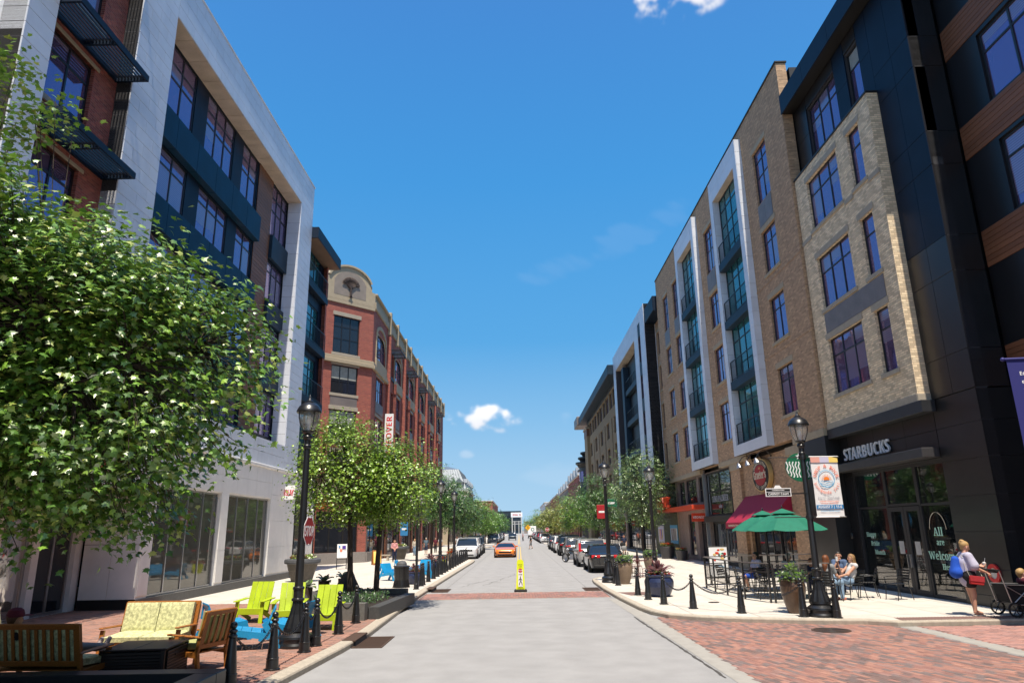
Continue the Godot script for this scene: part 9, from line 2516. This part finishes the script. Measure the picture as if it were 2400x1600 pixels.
func cafe_right():
	fence_run("black railing with wire mesh, long side of the cafe facing the street", [V3(6.94, 0, -27.4), V3(6.84, 0, -25.8), V3(6.86, 0, -24.4), V3(7.0, 0, -23.0), V3(7.38, 0, -21.8)])
	fence_run("black railing with wire mesh closing the cafe towards the ice cream parlour", [V3(6.98, 0, -27.5), V3(8.5, 0, -27.9), V3(10.0, 0, -28.3), V3(11.6, 0, -28.7)])
	fence_run("short black railing of the cafe nearest the street lamp", [V3(7.5, 0, -21.74), V3(8.45, 0, -21.62), V3(9.1, 0, -21.55)])
	parasol("green parasol over the cafe, the nearer and larger of two", V3(8.45, PY, -23.0), 1.3)
	parasol("green parasol over the cafe, the farther one behind", V3(8.7, PY, -25.6), 1.15)
	var Tb := cafe_table(M.iron, 0.38)
	Tb.position = V3(8.45, PY, -23.05); tag(Tb, "black round cafe table under the nearer parasol", "table", "black cafe tables")
	dup(Tb, "cafe_table", "black round cafe table under the farther parasol", V3(8.5, PY, -25.55), 0, "black cafe tables")
	dup(Tb, "cafe_table", "black round cafe table before the fair-haired woman", V3(9.3, PY, -22.55), 0.3, "black cafe tables")
	dup(Tb, "cafe_table", "black round cafe table of the man in blue grey", V3(10.4, PY, -24.0), 0.3, "black cafe tables")
	dup(Tb, "cafe_table", "black round cafe table at the back railing", V3(9.8, PY, -27.0), 0.3, "black cafe tables")
	var Ch := slat_chair(M.iron)
	Ch.position = V3(10.05, PY, -22.3); Ch.rotation.y = -PI / 2 + 0.12; tag(Ch, "black slatted cafe chair under the fair-haired woman", "chair", "black cafe chairs")
	var cs := [[9.2, -21.95, 2.2, "under the auburn-haired woman"], [8.85, -23.95, PI - 0.5, "under the white-haired woman"], [10.8, -24.7, -0.55, "under the man in blue grey"], [9.35, -23.5, -0.6, "under the child in navy"], [8.3, -25.6, -1.35, "under the dark-haired woman in lilac"], [10.75, -22.85, -1.9, "empty, turned to the black wall"], [11.3, -22.1, -1.3, "empty, farthest right by the shop glass"], [7.7, -22.9, 1.4, "empty, left of the nearer table"], [7.75, -25.4, 1.5, "empty, left of the farther table"], [8.0, -24.0, 0.3, "empty, just inside the railing corner"], [8.7, -26.3, 0.1, "empty, behind the farther table"], [9.3, -26.6, 0.8, "empty, at the back railing table"], [10.3, -26.6, -0.8, "empty, at the back railing table's far side"], [7.5, -26.6, 0.7, "empty, in the railing's far corner"]]
	for q in cs: dup(Ch, "cafe_chair", "black slatted cafe chair " + q[3], V3(q[0], PY, q[1]), q[2], "black cafe chairs")
	# menu board
	var E := thing("menu_board", "framed menu board with a colourful food picture inside the railing", "menu board", V3(7.8, PY, -28.6), -0.05)
	var mb := MB.new(); mb.cbox(V3(0, 0.85, 0), V3(0.78, 1.2, 0.04), 0.01)
	for s in [-0.33, 0.33]: mb.bar(V3(s, 0, 0.12), V3(s, 0.4, 0), 0.04, 0.04); mb.bar(V3(s, 0, -0.2), V3(s, 0.4, 0), 0.04, 0.04)
	put("frame", mb, M.dark, E)
	mb = MB.new(); mb.bb(-0.35, 0.35, 0.29, 1.41, 0.02, 0.024); put("sheet", mb, M.white, E)
	mb = MB.new(); mb.bb(-0.32, 0.32, 0.32, 0.82, 0.024, 0.027); put("text_panel", mb, M.white, E)
	rng.seed = 14
	for k in 14:
		mb = MB.new(); mb.ell(V3(rnd(-0.26, 0.26), rnd(0.92, 1.33), 0.025), V3(rnd(0.04, 0.09), rnd(0.04, 0.08), 0.004), 8, 4); put("picture", mb, [M.red, M.orange_red, M.gold, M.dark, M.mint][k % 5], E)
	text("lettering", "SATURDAY", 0.07, V3(0, 0.68, 0.028), Vector3.RIGHT, V3(0, 0, 1), M.skyblue, E, 0.002)
	# tall brown pot of petunias and tan urns
	var tall := [0.0, 0.0, 0.17, 0.0, 0.19, 0.03, 0.27, 0.3, 0.32, 0.55, 0.325, 0.68, 0.3, 0.78, 0.29, 0.82, 0.31, 0.84, 0.28, 0.85]
	var q := urn("tall_pot", "tall mottled brown pot of violet petunias beside the right lamp", V3(7.12, PY, -19.25), tall, M.pot_brown); q.scale = V3(0.98, 0.98, 0.98)
	put("leaves", foliage(420, 0.36, 0.78, 1.02, 0.1, 30), M.leaves[1], q); put("flowers", blooms(40, 0.36, 0.92, 0.045, 31), M.petunia, q); put("tall_leaves", foliage(60, 0.1, 1.0, 1.2, 0.13, 32), M.leaves[2], q)
	var tan := [[4.3, -30.0, "tan urn with purple and green plants behind the kerb bollards"], [6.5, -36.2, "tan urn with tall green plants behind the maroon cordyline"]]
	for t in tan:
		q = urn("urn_planter", t[2], V3(t[0], PY, t[1]), tall, M.pot_tan)
		put("leaves", foliage(320, 0.34, 0.8, 1.1, 0.12, 33), M.leaves[1], q); put("tall_leaves", blades(14, 0.5, 0.05, 1.3, 34, V3(0, 0.8, 0)), M.leaves[2], q); put("flowers", blooms(30, 0.36, 0.9, 0.05, 35), M.petunia, q)
	for t in [[10.9, -53.5, 1.05, "black tub of orange flowers left of the abstract poster"], [11.2, -50.2, 0.8, "smaller black tub of red flowers beside the stone bench"]]:
		q = urn("tub_planter", t[3], V3(t[0], PY, t[1]), [0.0, 0.0, 0.4, 0.0, 0.5, 0.6, 0.52, 0.8, 0.5, 0.82], M.grey_dark); q.scale = V3(t[2], t[2], t[2])
		put("leaves", foliage(160, 0.45, 0.75, 1.0, 0.14, 36), M.leaves[1], q); put("flowers", blooms(80, 0.45, 0.95, 0.06, 37), M.geranium, q)
	# maroon bistro set
	var mar := cafe_table(M.bistro, 0.42)
	mar.position = V3(5.5, PY, -34.0); tag(mar, "maroon round bistro table behind the blue glazed pot", "table")
	var bc := thing("bistro_chair", "maroon bistro chair, left of its table", "chair", V3(4.75, PY, -33.6), 1.3, "maroon bistro chairs")
	for s in [-1.0, 1.0]:
		mb = MB.new(); mb.tube(V3(s * 0.2, 0, 0.2), V3(s * 0.18, 0.45, 0.17), 0.013, 0.013, 6); put("leg", mb, M.bistro, bc)
		mb = MB.new(); mb.tube(V3(s * 0.2, 0, -0.24), V3(s * 0.18, 0.45, -0.17), 0.013, 0.013, 6); put("leg", mb, M.bistro, bc)
	mb = MB.new(); mb.lathe([0.21, 0.44, 0.22, 0.455, 0.21, 0.47, 0.0, 0.475], 16); put("seat", mb, M.bistro, bc)
	mb = MB.new(); var pts: Array = []
	for k in 13:
		var a := PI * k / 12.0
		pts.append(V3(cos(a) * 0.2, 0.62 + sin(a) * 0.28, -0.2 - sin(a) * 0.06))
	mb.path(pts, 0.014, 6); mb.tube(V3(0.2, 0.62, -0.2), V3(0.18, 0.45, -0.17), 0.013, 0.013, 6); mb.tube(V3(-0.2, 0.62, -0.2), V3(-0.18, 0.45, -0.17), 0.013, 0.013, 6); put("back_hoop", mb, M.bistro, bc)
	pts = []
	for k in 9:
		var a := PI * k / 8.0
		pts.append(V3(cos(a) * 0.1, 0.62 + sin(a) * 0.14, -0.21))
	mb = MB.new(); mb.path(pts, 0.01, 5); mb.bar(V3(-0.2, 0.62, -0.2), V3(0.2, 0.62, -0.2), 0.015, 0.015); put("back_scroll", mb, M.bistro, bc)
	dup(bc, "bistro_chair", "maroon bistro chair, right of its table", V3(6.2, PY, -34.2), -1.5, "maroon bistro chairs"); dup(bc, "bistro_chair", "maroon bistro chair, behind its table", V3(5.6, PY, -34.8), 0.1, "maroon bistro chairs"); dup(bc, "bistro_chair", "maroon bistro chair, on the street side of its table", V3(5.2, PY, -33.2), PI, "maroon bistro chairs")
	# hanging shop boards half hidden by the trees
	var hs := [[8.0, 3.9, -69.0, 0.9, 1.3, M.signred, "small red hanging shop sign showing through the right trees"], [8.6, 4.6, -66.0, 1.0, 0.7, M.green_logo, "green and white hanging shop sign in the right trees"], [11.2, 2.9, -88.0, 1.2, 0.5, M.orange_red, "orange shop fascia board deep in the right row"], [-10.6, 2.6, -66.5, 0.7, 1.2, M.blue_print, "blue round emblem board on the left shops"]]
	for h in hs:
		var o := thing("hanging_sign", h[6], "sign", V3(h[0], h[1], h[2]))
		mb = MB.new(); mb.cbox(Vector3.ZERO, V3(h[3], h[4], 0.08), 0.02); put("board", mb, h[5], o)
		mb = MB.new(); mb.bar(V3(-h[3] * 0.5, h[4] * 0.5 + 0.08, 0), V3(h[3] * 0.5 + 0.5 * signf(h[0]), h[4] * 0.5 + 0.08, 0), 0.03, 0.03); put("bracket", mb, M.iron, o)
		mb = MB.new(); mb.bb(-h[3] * 0.3, h[3] * 0.3, -0.1, 0.08, 0.04, 0.044); put("lettering_band", mb, M.white, o)
	shop_sconce(V3(12.46, 1.9, -26.9), "small black lamp on the dark wall behind the man in blue grey")

func _ready():
	rng.seed = 1
	set_view()
	make_mats()
	make_ground()
	right_corner_building(); right_brown_building(); right_white_building(); right_tan_building()
	ice_cream_front()
	left_white_building(); left_brick_building(); far_rows()
	plant_trees(); terrace_left()
	park_cars(); cafe_right(); place_people()
